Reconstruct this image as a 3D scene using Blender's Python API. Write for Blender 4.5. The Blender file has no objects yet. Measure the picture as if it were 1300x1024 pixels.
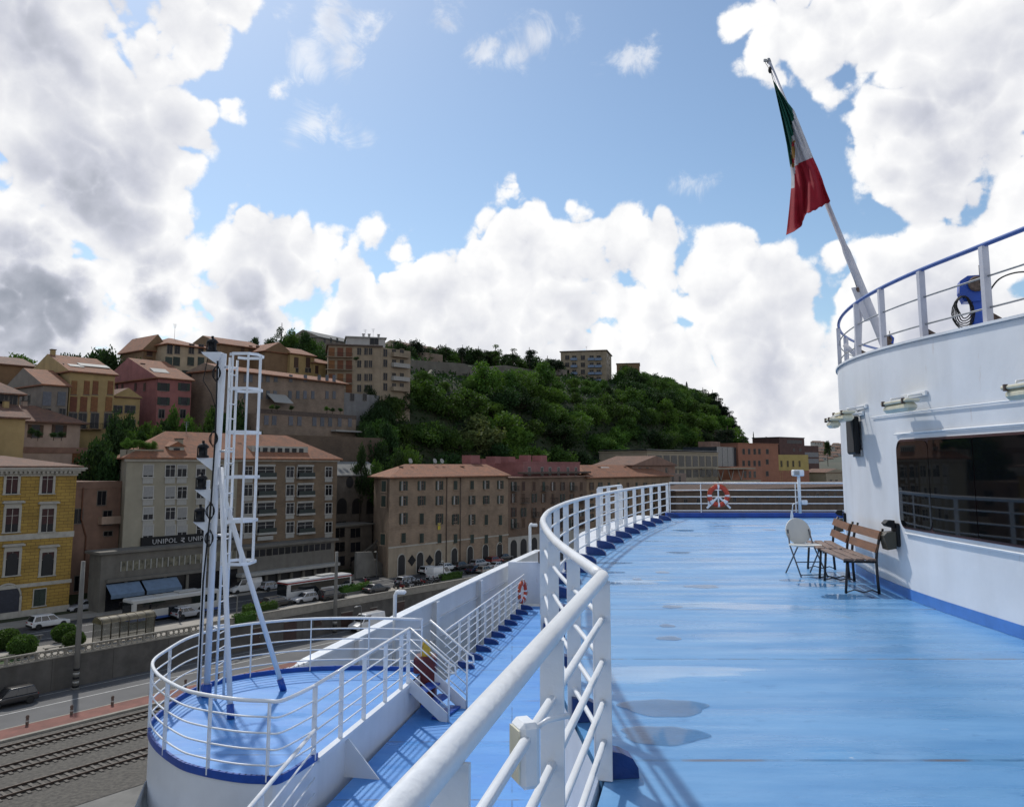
import bpy, bmesh, math, random
from mathutils import Vector, Matrix, noise
R = math.radians
random.seed(7)
C = bpy.context.scene.collection
scn = bpy.context.scene

# ---------------------------------------------------------------- camera
FPX, PCX, PCY, EYE = 1011.0, 650.0, 467.0, 1.65
PIT = math.atan(123 / FPX)
SP, CP = math.sin(PIT), math.cos(PIT)
cam = bpy.data.cameras.new('camera')
co = bpy.data.objects.new('camera', cam); C.objects.link(co)
co.location = (0, 0, EYE); co.rotation_euler = (math.pi / 2 + PIT, 0, 0)
cam.sensor_width = 36; cam.lens = 36 * FPX / 1300; cam.shift_y = -45 / 1300
cam.clip_start = 0.05; cam.clip_end = 6000
scn.camera = co

# ---------------------------------------------------------------- light
SUNV = Vector((-0.30, 0.55, 0.72)).normalized()
sl = bpy.data.lights.new('sun', 'SUN'); sl.energy = 3.0; sl.angle = R(1.8); sl.color = (1, .955, .89)
so = bpy.data.objects.new('sun', sl); C.objects.link(so)
so.rotation_euler = SUNV.to_track_quat('Z', 'Y').to_euler()
scn.view_settings.view_transform = 'Standard'; scn.view_settings.look = 'None'
scn.view_settings.exposure = 0.0; scn.view_settings.gamma = 1

def raydir(px, py):
    a = (px - PCX) / FPX; b = (PCY - py) / FPX
    return Vector((a, CP - b * SP, SP + b * CP))

# ---------------------------------------------------------------- sky
world = bpy.data.worlds.new('World'); scn.world = world; world.use_nodes = True
NT = world.node_tree; NT.nodes.clear()
def nd(t, **k):
    n = NT.nodes.new(t)
    for a, v in k.items(): setattr(n, a, v)
    return n
def math_(op, a, b=None, c=None, clamp=False):
    n = nd('ShaderNodeMath', operation=op, use_clamp=clamp)
    for i, v in enumerate((a, b, c)):
        if v is None: continue
        if isinstance(v, (int, float)): n.inputs[i].default_value = v
        else: NT.links.new(v, n.inputs[i])
    return n.outputs[0]
tc = nd('ShaderNodeTexCoord')
nrm = nd('ShaderNodeVectorMath', operation='NORMALIZE'); NT.links.new(tc.outputs['Generated'], nrm.inputs[0])
DIRV = nrm.outputs[0]
def fbm(vec, scale, detail, rough=.55, dist=0.0, vor=False):
    n = nd('ShaderNodeTexNoise'); n.inputs['Scale'].default_value = scale; n.inputs['Detail'].default_value = detail
    n.inputs['Roughness'].default_value = rough; n.inputs['Distortion'].default_value = dist
    NT.links.new(vec, n.inputs['Vector']); return n.outputs[0]
def billow(vec, scale, detail=3.0):
    n = nd('ShaderNodeTexNoise', noise_type='RIDGED_MULTIFRACTAL', normalize=True); n.inputs['Scale'].default_value = scale
    n.inputs['Detail'].default_value = detail; n.inputs['Roughness'].default_value = .52; n.inputs['Offset'].default_value = 1.0; n.inputs['Gain'].default_value = 1.0
    NT.links.new(vec, n.inputs['Vector']); return n.outputs[0]
# cumulus banks: direction of each bank's centre and its angular size
BLOBS = [(-60,40,190),(60,60,150),(150,130,140),(225,30,85),(240,90,42),(50,260,150),(180,220,110),(222,150,62),(285,130,38),(300,150,32),(268,140,44),(140,30,90),(195,55,62),(665,300,55),(735,292,42),(110,250,120),(170,300,90),(262,185,44),(305,225,40),
 (60,400,140),(210,340,120),(320,300,70),(370,320,75),(440,350,82),(510,355,66),(565,380,66),(620,345,52),(655,235,26),(680,262,40),(722,262,36),(745,245,14),
 (700,320,62),(790,290,30),(830,296,26),(810,330,34),(760,360,50),(860,370,24),(100,470,140),(300,440,110),(450,430,90),(600,430,90),(740,430,70),(850,420,64),(960,350,56),(905,385,52),
 (1010,370,70),(960,440,80),(850,500,70),(1000,500,80),(1090,420,80),(1110,330,40),(1160,350,55),(945,30,30),(990,40,54),(990,100,34),(1030,90,50),(1090,60,90),(1120,140,46),(1060,130,30),(1190,100,120),
 (1280,60,160),(1215,215,70),(1150,170,40),(1180,240,40),(1280,260,110),(1230,340,90),(1280,430,110),(1060,225,16),(1130,230,40),(1205,290,95),(1290,200,95),(1000,330,44),(1055,325,50),(945,338,34),(840,395,60),(790,380,62),(885,350,22),(120,330,95),(240,305,46),(195,285,60),(150,430,100),(290,18,44),(252,60,50),(276,78,28),(1080,380,60),(1075,105,42),(1105,112,42),(1248,250,62),(1290,160,72),(793,345,46),(740,395,62),(885,430,62),(1110,390,52),(1045,375,52),(255,385,62),(305,370,62),(1225,285,50),(700,540,120),(350,560,160),(1150,540,150),(1400,300,150)]
# small torn clouds in the blue, thin
WISPS = [(395,158,20),(415,148,15),(440,176,16),(462,170,12),(375,168,12),(420,20,34),(465,30,24),(370,8,26),(395,75,24),(440,80,22),(575,18,20),(560,12,16),(620,70,26),(652,66,18),(690,46,22),(725,45,18),(640,40,14),(800,78,22),(822,75,16),
 (905,230,14),(868,232,12),(525,292,10),(760,100,12)]
def field(vec, blobs, sharp=1.0):
    cur = None
    for px, py, r in blobs:
        d = raydir(px, py).normalized()
        n = nd('ShaderNodeVectorMath', operation='DISTANCE'); NT.links.new(vec, n.inputs[0]); n.inputs[1].default_value = d
        e = math_('MULTIPLY_ADD', n.outputs['Value'], -FPX * .93 / r, 1.0)
        k = min(1.0, r / 60.0) * .9 + .1
        e = math_('MULTIPLY', e, k)
        cur = e if cur is None else math_('MAXIMUM', cur, e)
    return cur
sepd = nd('ShaderNodeSeparateXYZ'); NT.links.new(DIRV, sepd.inputs[0])
base = field(DIRV, BLOBS)
rest = math_('MULTIPLY_ADD', fbm(DIRV, 1.7, 2), 5.0, -2.35)                 # other cloud banks over the rest of the sky
back = math_('MULTIPLY_ADD', sepd.outputs['Y'], -3.0, 1.1, clamp=True)
rest = math_('SUBTRACT', rest, math_('MULTIPLY', math_('SUBTRACT', 1.0, back), 4.0))
low = math_('MULTIPLY_ADD', sepd.outputs['Z'], -5.0, 1.15)                    # low bank all round the horizon
base = math_('MAXIMUM', math_('MINIMUM', math_('MAXIMUM', base, rest), .85), math_('MULTIPLY', low, 1.3))
def puffs(vec):
    b = math_('MULTIPLY_ADD', billow(vec, 5.5, 4.0), -.65, .56)
    b = math_('ADD', b, math_('MULTIPLY_ADD', billow(vec, 19.0, 4.0), -.34, .16))
    return math_('ADD', b, math_('MULTIPLY_ADD', fbm(vec, 24.0, 7, .66), .70, -.35))
sh = nd('ShaderNodeVectorMath', operation='ADD')   # the same puffs a step towards the sun
NT.links.new(DIRV, sh.inputs[0]); sh.inputs[1].default_value = SUNV * .022
P0 = puffs(DIRV); P1 = puffs(sh.outputs[0])
D0 = math_('ADD', base, P0)
def smooth(v, a, b):
    n = nd('ShaderNodeMapRange', interpolation_type='SMOOTHERSTEP'); n.inputs[1].default_value = a; n.inputs[2].default_value = b
    NT.links.new(v, n.inputs[0]); return n.outputs[0]
mask = smooth(D0, -.06, .20)
wf = math_('ADD', field(DIRV, WISPS), math_('MULTIPLY_ADD', fbm(DIRV, 14, 8, .65, .6), 3.0, -1.62))
wmask = math_('MULTIPLY', smooth(wf, -.1, .7), .62)
lit = math_('SUBTRACT', P0, P1)                              # >0 where the puff thins towards the sun: bright rim
thick = smooth(D0, .15, 1.0)
blot = math_('MULTIPLY_ADD', smooth(fbm(DIRV, 3.2, 5, .55, .3), .34, .62), .55, .45)
DARKS = [(40,430,190,1.0),(190,410,130,.9),(330,400,110,.62),(110,250,150,.50),(40,60,150,.48),(220,170,110,.36),(430,430,110,.45),(560,420,120,.34),(1220,160,190,.52),(1290,40,150,.42),(1150,260,110,.36),(720,440,130,.30),(1000,470,150,.30),(880,420,90,.25),(300,250,70,.34),(1200,430,150,.42)]
dk = None
for px, py, r, w in DARKS:
    n = nd('ShaderNodeVectorMath', operation='DISTANCE'); NT.links.new(DIRV, n.inputs[0]); n.inputs[1].default_value = raydir(px, py).normalized()
    e = math_('MULTIPLY_ADD', n.outputs['Value'], -FPX * .93 / r * w * 1.35, w * 1.35)
    dk = e if dk is None else math_('MAXIMUM', dk, e)
dk = math_('MINIMUM', math_('MAXIMUM', dk, math_('MULTIPLY', back, .35)), .95)
dk = math_('MAXIMUM', dk, .10)
dark = math_('MULTIPLY', math_('MULTIPLY', thick, blot), dk)
bright = math_('ADD', math_('MULTIPLY_ADD', dark, -.74, .95), math_('MULTIPLY', lit, .34))
bright = math_('MINIMUM', math_('MAXIMUM', bright, .30), 1.12)
cr = nd('ShaderNodeValToRGB'); NT.links.new(bright, cr.inputs[0])
el = cr.color_ramp.elements
el[0].position = .28; el[0].color = (.27, .30, .36, 1); el[1].position = 1.0; el[1].color = (1.0, 1.0, 1.0, 1)
e = el.new(.62); e.color = (.60, .62, .70, 1)
sky = nd('ShaderNodeTexSky', sky_type='NISHITA', sun_disc=False)
sky.sun_elevation = math.asin(SUNV.z); sky.sun_rotation = math.atan2(SUNV.x, SUNV.y)
sky.air_density = 1.0; sky.dust_density = .6; sky.ozone_density = 1.4
skm = nd('ShaderNodeMix', data_type='RGBA', blend_type='MULTIPLY'); skm.inputs[0].default_value = 1
NT.links.new(sky.outputs[0], skm.inputs[6]); skm.inputs[7].default_value = (1.13, 1.22, 1.23, 1)
cs = nd('ShaderNodeVectorMath', operation='SCALE'); NT.links.new(cr.outputs[0], cs.inputs[0]); cs.inputs['Scale'].default_value = 10.2
m1 = nd('ShaderNodeMix', data_type='RGBA'); NT.links.new(math_('MAXIMUM', mask, wmask), m1.inputs[0])
NT.links.new(skm.outputs[2], m1.inputs[6]); NT.links.new(cs.outputs[0], m1.inputs[7])
bg = nd('ShaderNodeBackground'); bg.inputs['Strength'].default_value = .10
wo = nd('ShaderNodeOutputWorld'); NT.links.new(m1.outputs[2], bg.inputs[0]); NT.links.new(bg.outputs[0], wo.inputs[0])
world.cycles.sampling_method = 'MANUAL'; world.cycles.sample_map_resolution = 256

# ---------------------------------------------------------------- helpers
U = Vector((.6114, .7913, 0)); N = Vector((-.7913, .6114, 0))     # along the quay, away from it
TOWN = math.atan2(U.y, U.x)
def on_z(px, py, z):
    d = raydir(px, py); k = (z - EYE) / d.z; return Vector((0, 0, EYE)) + d * k
def on_y(px, py, Y):
    d = raydir(px, py); return Vector((0, 0, EYE)) + d * (Y / d.y)
def on_t(px, py, t):
    d = raydir(px, py); return Vector((0, 0, EYE)) + d * (t / d.dot(N))
def town(s, t, z): return U * s + N * t + Vector((0, 0, z))

MATRIX = {}
def tag(o, label, cat, group=None, kind=None):
    o['label'] = label
    if cat: o['category'] = cat
    if group: o['group'] = group
    if kind: o['kind'] = kind
    return o
def thing(name, label, cat, loc=(0, 0, 0), rz=0.0, group=None):
    o = bpy.data.objects.new(name, None); C.objects.link(o); o.empty_display_size = .3
    o.location = loc; o.rotation_euler = (0, 0, rz)
    MATRIX[o.name] = Matrix.Translation(Vector(loc)) @ Matrix.Rotation(rz, 4, 'Z')
    return tag(o, label, cat, group)
def link(name, mesh, parent=None, loc=(0, 0, 0), rz=0.0):
    o = bpy.data.objects.new(name, mesh); C.objects.link(o)
    o.location = loc; o.rotation_euler = (0, 0, rz)
    if parent is not None: o.parent = parent
    return o

class MB:
    def __init__(s): s.v = []; s.f = []; s.m = []; s.sm = []
    def add(s, vs, fs, m=0, smooth=False):
        b = len(s.v); s.v += [Vector(v) for v in vs]
        for f in fs: s.f.append([b + i for i in f]); s.m.append(m); s.sm.append(smooth)
        return s
    def box(s, x0, x1, y0, y1, z0, z1, m=0, bev=0.0):
        if x1 < x0: x0, x1 = x1, x0
        if y1 < y0: y0, y1 = y1, y0
        if z1 < z0: z0, z1 = z1, z0
        b = min(bev, (x1-x0)*.45, (y1-y0)*.45, (z1-z0)*.45)
        if b <= 0:
            return s.add([(x0,y0,z0),(x1,y0,z0),(x1,y1,z0),(x0,y1,z0),(x0,y0,z1),(x1,y0,z1),(x1,y1,z1),(x0,y1,z1)],
                  [(0,3,2,1),(4,5,6,7),(0,1,5,4),(1,2,6,5),(2,3,7,6),(3,0,4,7)], m)
        def ring(z, i): return [(x0+i,y0,z),(x1-i,y0,z),(x1,y0+i,z),(x1,y1-i,z),(x1-i,y1,z),(x0+i,y1,z),(x0,y1-i,z),(x0,y0+i,z)]
        def ins(z): return [(x0+b,y0+b,z),(x1-b,y0+b,z),(x1-b,y0+b,z),(x1-b,y1-b,z),(x1-b,y1-b,z),(x0+b,y1-b,z),(x0+b,y1-b,z),(x0+b,y0+b,z)]
        vs = ins(z0) + ring(z0+b, b) + ring(z1-b, b) + ins(z1)
        fs = []
        for l in range(3):
            for i in range(8):
                j = (i+1) % 8; fs.append((l*8+i, l*8+j, l*8+8+j, l*8+8+i))
        fs += [(0,6,4,2), (24,26,28,30)]
        return s.add(vs, fs, m)
    def obox(s, p, ax, ay, az, m=0):
        """box centred at p with half axes ax, ay, az"""
        p, ax, ay, az = map(Vector, (p, ax, ay, az)); vs = []
        for k in (-1, 1):
            for i, j in ((-1,-1),(1,-1),(1,1),(-1,1)): vs.append(p + ax*i + ay*j + az*k)
        return s.add(vs, [(0,3,2,1),(4,5,6,7),(0,1,5,4),(1,2,6,5),(2,3,7,6),(3,0,4,7)], m)
    def tube(s, pts, r, n=8, m=0, closed=False, caps=True):
        pts = [Vector(p) for p in pts]; k = len(pts)
        rs = r if isinstance(r, (list, tuple)) else [r] * k
        up = None; vs = []
        for i in range(k):
            if closed: t = pts[(i+1) % k] - pts[i-1]
            else: t = pts[min(i+1, k-1)] - pts[max(i-1, 0)]
            t = t.normalized() if t.length > 1e-9 else Vector((0,0,1))
            if up is None:
                a = Vector((0,0,1)) if abs(t.z) < .9 else Vector((1,0,0)); up = (a - t*a.dot(t)).normalized()
            else:
                up = up - t*up.dot(t); up = up.normalized() if up.length > 1e-6 else t.orthogonal().normalized()
            w = t.cross(up)
            q = 1.0
            if 0 < i < k-1:
                c = (pts[i]-pts[i-1]).normalized().dot((pts[i+1]-pts[i]).normalized())
                q = min(1.6, 1/math.sqrt(max(.2, (1+c)/2)))
            for j in range(n):
                an = 2*math.pi*j/n; vs.append(pts[i] + (up*math.cos(an) + w*math.sin(an)) * rs[i] * (q if n < 5 else 1))
        fs = []
        for i in range(k if closed else k-1):
            a = i*n; b = ((i+1) % k)*n
            for j in range(n): fs.append((a+j, a+(j+1) % n, b+(j+1) % n, b+j))
        s.add(vs, fs, m, n > 4)
        if caps and not closed:
            b = len(s.v) - len(vs)
            s.f.append([b + j for j in range(n)][::-1]); s.m.append(m); s.sm.append(False)
            s.f.append([b + (k-1)*n + j for j in range(n)]); s.m.append(m); s.sm.append(False)
        return s
    def prism(s, poly, a, b, axis='y', m=0):
        """extrude polygon (2D points) between a and b along axis"""
        def P(u, v, w): return {'y': (u, w, v), 'x': (w, u, v), 'z': (u, v, w)}[axis]
        n = len(poly); vs = [P(u, v, a) for u, v in poly] + [P(u, v, b) for u, v in poly]
        fs = [tuple(range(n)), tuple(range(2*n-1, n-1, -1))]
        for i in range(n): fs.append((i, n+i, n+(i+1) % n, (i+1) % n))
        return s.add(vs, fs, m)
    def lathe(s, prof, n=16, c=(0,0,0), m=0, smooth=True):
        c = Vector(c); vs = []; k = len(prof)
        for r, z in prof:
            for j in range(n): a = 2*math.pi*j/n; vs.append(c + Vector((r*math.cos(a), r*math.sin(a), z)))
        fs = [(i*n+j, i*n+(j+1) % n, (i+1)*n+(j+1) % n, (i+1)*n+j) for i in range(k-1) for j in range(n)]
        s.add(vs, fs, m, smooth)
        s.add([c + Vector((prof[-1][0]*math.cos(2*math.pi*j/n), prof[-1][0]*math.sin(2*math.pi*j/n), prof[-1][1])) for j in range(n)], [tuple(range(n))], m)
        return s.add([c + Vector((prof[0][0]*math.cos(2*math.pi*j/n), prof[0][0]*math.sin(2*math.pi*j/n), prof[0][1])) for j in range(n)], [tuple(range(n))[::-1]], m)
    def xf(s, M):
        s.v = [M @ v for v in s.v]; return s
    def mesh(s, name, mats):
        me = bpy.data.meshes.new(name); me.from_pydata([tuple(v) for v in s.v], [], s.f)
        for a in (mats if isinstance(mats, (list, tuple)) else [mats]): me.materials.append(a)
        me.polygons.foreach_set('material_index', s.m); me.polygons.foreach_set('use_smooth', s.sm)
        bm = bmesh.new(); bm.from_mesh(me); bmesh.ops.recalc_face_normals(bm, faces=bm.faces); bm.to_mesh(me); bm.free()
        me.update(); return me
    def build(s, name, mats, parent=None, world=False):
        if world and parent is not None and parent.name in MATRIX: s.xf(MATRIX[parent.name].inverted())
        return link(name, s.mesh(name, mats), parent)

# ---------------------------------------------------------------- materials
MC = {}
def mat(name, col, rough=.7, var=.12, scale=3.0, bump=0.0, bscale=40.0, metal=0.0, col2=None, stretch=None, spec=.5, dirt=0.0, objrand=0.0, coords='Object', coat=0.0, rust=0.0):
    if name in MC: return MC[name]
    m = bpy.data.materials.new(name); m.use_nodes = True; nt = m.node_tree; b = nt.nodes['Principled BSDF']
    L = nt.links.new
    t = nt.nodes.new('ShaderNodeTexCoord'); mp = nt.nodes.new('ShaderNodeMapping')
    mp.inputs['Scale'].default_value = stretch or (1, 1, 1)
    if coords == 'World':
        g = nt.nodes.new('ShaderNodeNewGeometry'); L(g.outputs['Position'], mp.inputs[0])
    else: L(t.outputs[coords], mp.inputs[0])
    n = nt.nodes.new('ShaderNodeTexNoise'); n.inputs['Scale'].default_value = scale; n.inputs['Detail'].default_value = 6; n.inputs['Roughness'].default_value = .62
    L(mp.outputs[0], n.inputs['Vector'])
    mx = nt.nodes.new('ShaderNodeMix'); mx.data_type = 'RGBA'
    c = Vector(col[:3]); c2 = Vector(col2[:3]) if col2 else c * (1 - 2*var)
    if not col2: c = c * (1 + var*.6)
    mx.inputs[6].default_value = (*c, 1); mx.inputs[7].default_value = (*c2, 1)
    r = nt.nodes.new('ShaderNodeMapRange'); r.inputs[1].default_value = .3; r.inputs[2].default_value = .7; L(n.outputs[0], r.inputs[0]); L(r.outputs[0], mx.inputs[0])
    out = mx.outputs[2]
    if dirt > 0:
        n2 = nt.nodes.new('ShaderNodeTexNoise'); n2.inputs['Scale'].default_value = scale*.5; n2.inputs['Detail'].default_value = 8
        mp2 = nt.nodes.new('ShaderNodeMapping'); mp2.inputs['Scale'].default_value = (3, 3, .35); L(t.outputs['Object'], mp2.inputs[0]); L(mp2.outputs[0], n2.inputs['Vector'])
        r2 = nt.nodes.new('ShaderNodeMapRange'); r2.inputs[1].default_value = .5; r2.inputs[2].default_value = .75; r2.inputs[4].default_value = dirt; L(n2.outputs[0], r2.inputs[0])
        m2 = nt.nodes.new('ShaderNodeMix'); m2.data_type = 'RGBA'; L(r2.outputs[0], m2.inputs[0]); L(out, m2.inputs[6]); m2.inputs[7].default_value = (c.x*.42, c.y*.38, c.z*.33, 1); out = m2.outputs[2]
    if rust > 0:
        n4 = nt.nodes.new('ShaderNodeTexNoise'); n4.inputs['Scale'].default_value = 3.2; n4.inputs['Detail'].default_value = 7; n4.inputs['Roughness'].default_value = .6
        mp4 = nt.nodes.new('ShaderNodeMapping'); mp4.inputs['Scale'].default_value = (2.2, 2.2, .5); L(t.outputs['Object'], mp4.inputs[0]); L(mp4.outputs[0], n4.inputs['Vector'])
        r4_ = nt.nodes.new('ShaderNodeMapRange'); r4_.inputs[1].default_value = .66; r4_.inputs[2].default_value = .76; r4_.inputs[4].default_value = rust; L(n4.outputs[0], r4_.inputs[0])
        m4 = nt.nodes.new('ShaderNodeMix'); m4.data_type = 'RGBA'; L(r4_.outputs[0], m4.inputs[0]); L(out, m4.inputs[6]); m4.inputs[7].default_value = (.40, .27, .17, 1); out = m4.outputs[2]
    if objrand > 0:
        oi = nt.nodes.new('ShaderNodeObjectInfo'); hs = nt.nodes.new('ShaderNodeHueSaturation')
        r3 = nt.nodes.new('ShaderNodeMapRange'); r3.inputs[3].default_value = 1-objrand; r3.inputs[4].default_value = 1+objrand; L(oi.outputs['Random'], r3.inputs[0]); L(r3.outputs[0], hs.inputs['Value'])
        r4 = nt.nodes.new('ShaderNodeMapRange'); r4.inputs[3].default_value = .5-objrand*.06; r4.inputs[4].default_value = .5+objrand*.05; L(oi.outputs['Random'], r4.inputs[0]); L(r4.outputs[0], hs.inputs['Hue'])
        L(out, hs.inputs['Color']); out = hs.outputs[0]
    L(out, b.inputs['Base Color']); b.inputs['Roughness'].default_value = rough; b.inputs['Metallic'].default_value = metal
    b.inputs['Specular IOR Level'].default_value = spec; b.inputs['Coat Weight'].default_value = coat
    if bump > 0:
        n3 = nt.nodes.new('ShaderNodeTexNoise'); n3.inputs['Scale'].default_value = bscale; n3.inputs['Detail'].default_value = 4; L(mp.outputs[0], n3.inputs['Vector'])
        bp = nt.nodes.new('ShaderNodeBump'); bp.inputs['Strength'].default_value = bump; bp.inputs['Distance'].default_value = .02
        L(n3.outputs[0], bp.inputs['Height']); L(bp.outputs[0], b.inputs['Normal'])
    MC[name] = m; return m
def brick(name, c1, c2, mortar, w=.9, h=.3, ms=.02, bump=.4, rough=.85):
    if name in MC: return MC[name]
    m = mat(name, c1, rough); nt = m.node_tree; b = nt.nodes['Principled BSDF']; L = nt.links.new
    t = nt.nodes.new('ShaderNodeTexCoord'); sp = nt.nodes.new('ShaderNodeSeparateXYZ'); cb = nt.nodes.new('ShaderNodeCombineXYZ'); ad = nt.nodes.new('ShaderNodeMath')
    L(t.outputs['Object'], sp.inputs[0]); L(sp.outputs[0], ad.inputs[0]); L(sp.outputs[1], ad.inputs[1]); L(ad.outputs[0], cb.inputs[0]); L(sp.outputs[2], cb.inputs[1])
    br = nt.nodes.new('ShaderNodeTexBrick'); L(cb.outputs[0], br.inputs['Vector']); br.inputs['Scale'].default_value = 1
    br.inputs['Brick Width'].default_value = w; br.inputs['Row Height'].default_value = h; br.inputs['Mortar Size'].default_value = ms; br.inputs['Mortar Smooth'].default_value = .3
    br.inputs['Color1'].default_value = (*c1, 1); br.inputs['Color2'].default_value = (*c2, 1); br.inputs['Mortar'].default_value = (*mortar, 1)
    n = nt.nodes.new('ShaderNodeTexNoise'); n.inputs['Scale'].default_value = .35; n.inputs['Detail'].default_value = 8; L(t.outputs['Object'], n.inputs['Vector'])
    r = nt.nodes.new('ShaderNodeMapRange'); r.inputs[1].default_value = .3; r.inputs[2].default_value = .7; r.inputs[3].default_value = .72; r.inputs[4].default_value = 1.18; L(n.outputs[0], r.inputs[0])
    sc = nt.nodes.new('ShaderNodeVectorMath'); sc.operation = 'SCALE'; L(br.outputs[0], sc.inputs[0]); L(r.outputs[0], sc.inputs['Scale']); L(sc.outputs[0], b.inputs['Base Color'])
    bp = nt.nodes.new('ShaderNodeBump'); bp.inputs['Strength'].default_value = bump; bp.inputs['Distance'].default_value = .03; bp.invert = True; L(br.outputs['Fac'], bp.inputs['Height']); L(bp.outputs[0], b.inputs['Normal'])
    return m
def tiles(name, c1, c2):
    """clay roof tiles: rows across the slope, each tile its own tone"""
    if name in MC: return MC[name]
    m = mat(name, c1, .85); nt = m.node_tree; b = nt.nodes['Principled BSDF']; L = nt.links.new
    t = nt.nodes.new('ShaderNodeTexCoord')
    v = nt.nodes.new('ShaderNodeTexVoronoi'); v.inputs['Scale'].default_value = 2.4; L(t.outputs['Object'], v.inputs['Vector'])
    n = nt.nodes.new('ShaderNodeTexNoise'); n.inputs['Scale'].default_value = .5; n.inputs['Detail'].default_value = 8; n.inputs['Roughness'].default_value = .7; L(t.outputs['Object'], n.inputs['Vector'])
    sp = nt.nodes.new('ShaderNodeSeparateColor'); L(v.outputs['Color'], sp.inputs[0])
    ad = nt.nodes.new('ShaderNodeMath'); ad.operation = 'MULTIPLY_ADD'; L(sp.outputs[0], ad.inputs[0]); ad.inputs[1].default_value = .35; L(n.outputs[0], ad.inputs[2])
    r = nt.nodes.new('ShaderNodeMapRange'); r.inputs[1].default_value = .45; r.inputs[2].default_value = .95; L(ad.outputs[0], r.inputs[0])
    mx = nt.nodes.new('ShaderNodeMix'); mx.data_type = 'RGBA'; mx.inputs[6].default_value = (*c1, 1); mx.inputs[7].default_value = (*c2, 1); L(r.outputs[0], mx.inputs[0]); L(mx.outputs[2], b.inputs['Base Color'])
    w = nt.nodes.new('ShaderNodeTexWave'); w.inputs['Scale'].default_value = 1.6; w.inputs['Distortion'].default_value = .4; L(t.outputs['Object'], w.inputs['Vector'])
    bp = nt.nodes.new('ShaderNodeBump'); bp.inputs['Strength'].default_value = .5; bp.inputs['Distance'].default_value = .08; L(w.outputs[0], bp.inputs['Height']); L(bp.outputs[0], b.inputs['Normal'])
    return m

M_white = mat('white_ship_paint', (.72,.745,.78), .36, .06, 1.0, .5, 1.6, dirt=.22, rust=.45)
M_tube = mat('white_rail_paint', (.76,.78,.80), .32, .05, 2.0, .25, 22, dirt=.14, rust=.55)
M_bar = mat('rail_bar_paint', (.74,.77,.80), .36, .05, 3.0, .05, 30, dirt=.16)
M_navy = mat('dark_blue_paint', (.012,.07,.36), .35, .15, 3, .1, 30)
M_railblue = mat('blue_handrail_paint', (.045,.11,.36), .35, .1, 3)
M_dblue = mat('davit_blue_paint', (.012,.075,.42), .35, .12, 5)
M_black = mat('black_plastic', (.009,.009,.010), .6, .1, spec=.3)
M_grime = mat('rusty_steel', (.13,.09,.07), .8, .3, 20)
M_glass = mat('tinted_window_glass', (.004,.005,.006), .03, .1, spec=.5)
M_seal = mat('dark_red_window_seal', (.05,.012,.012), .5)
M_steel = mat('grey_steel', (.32,.33,.34), .4, .15, 10, metal=.6)
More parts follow.
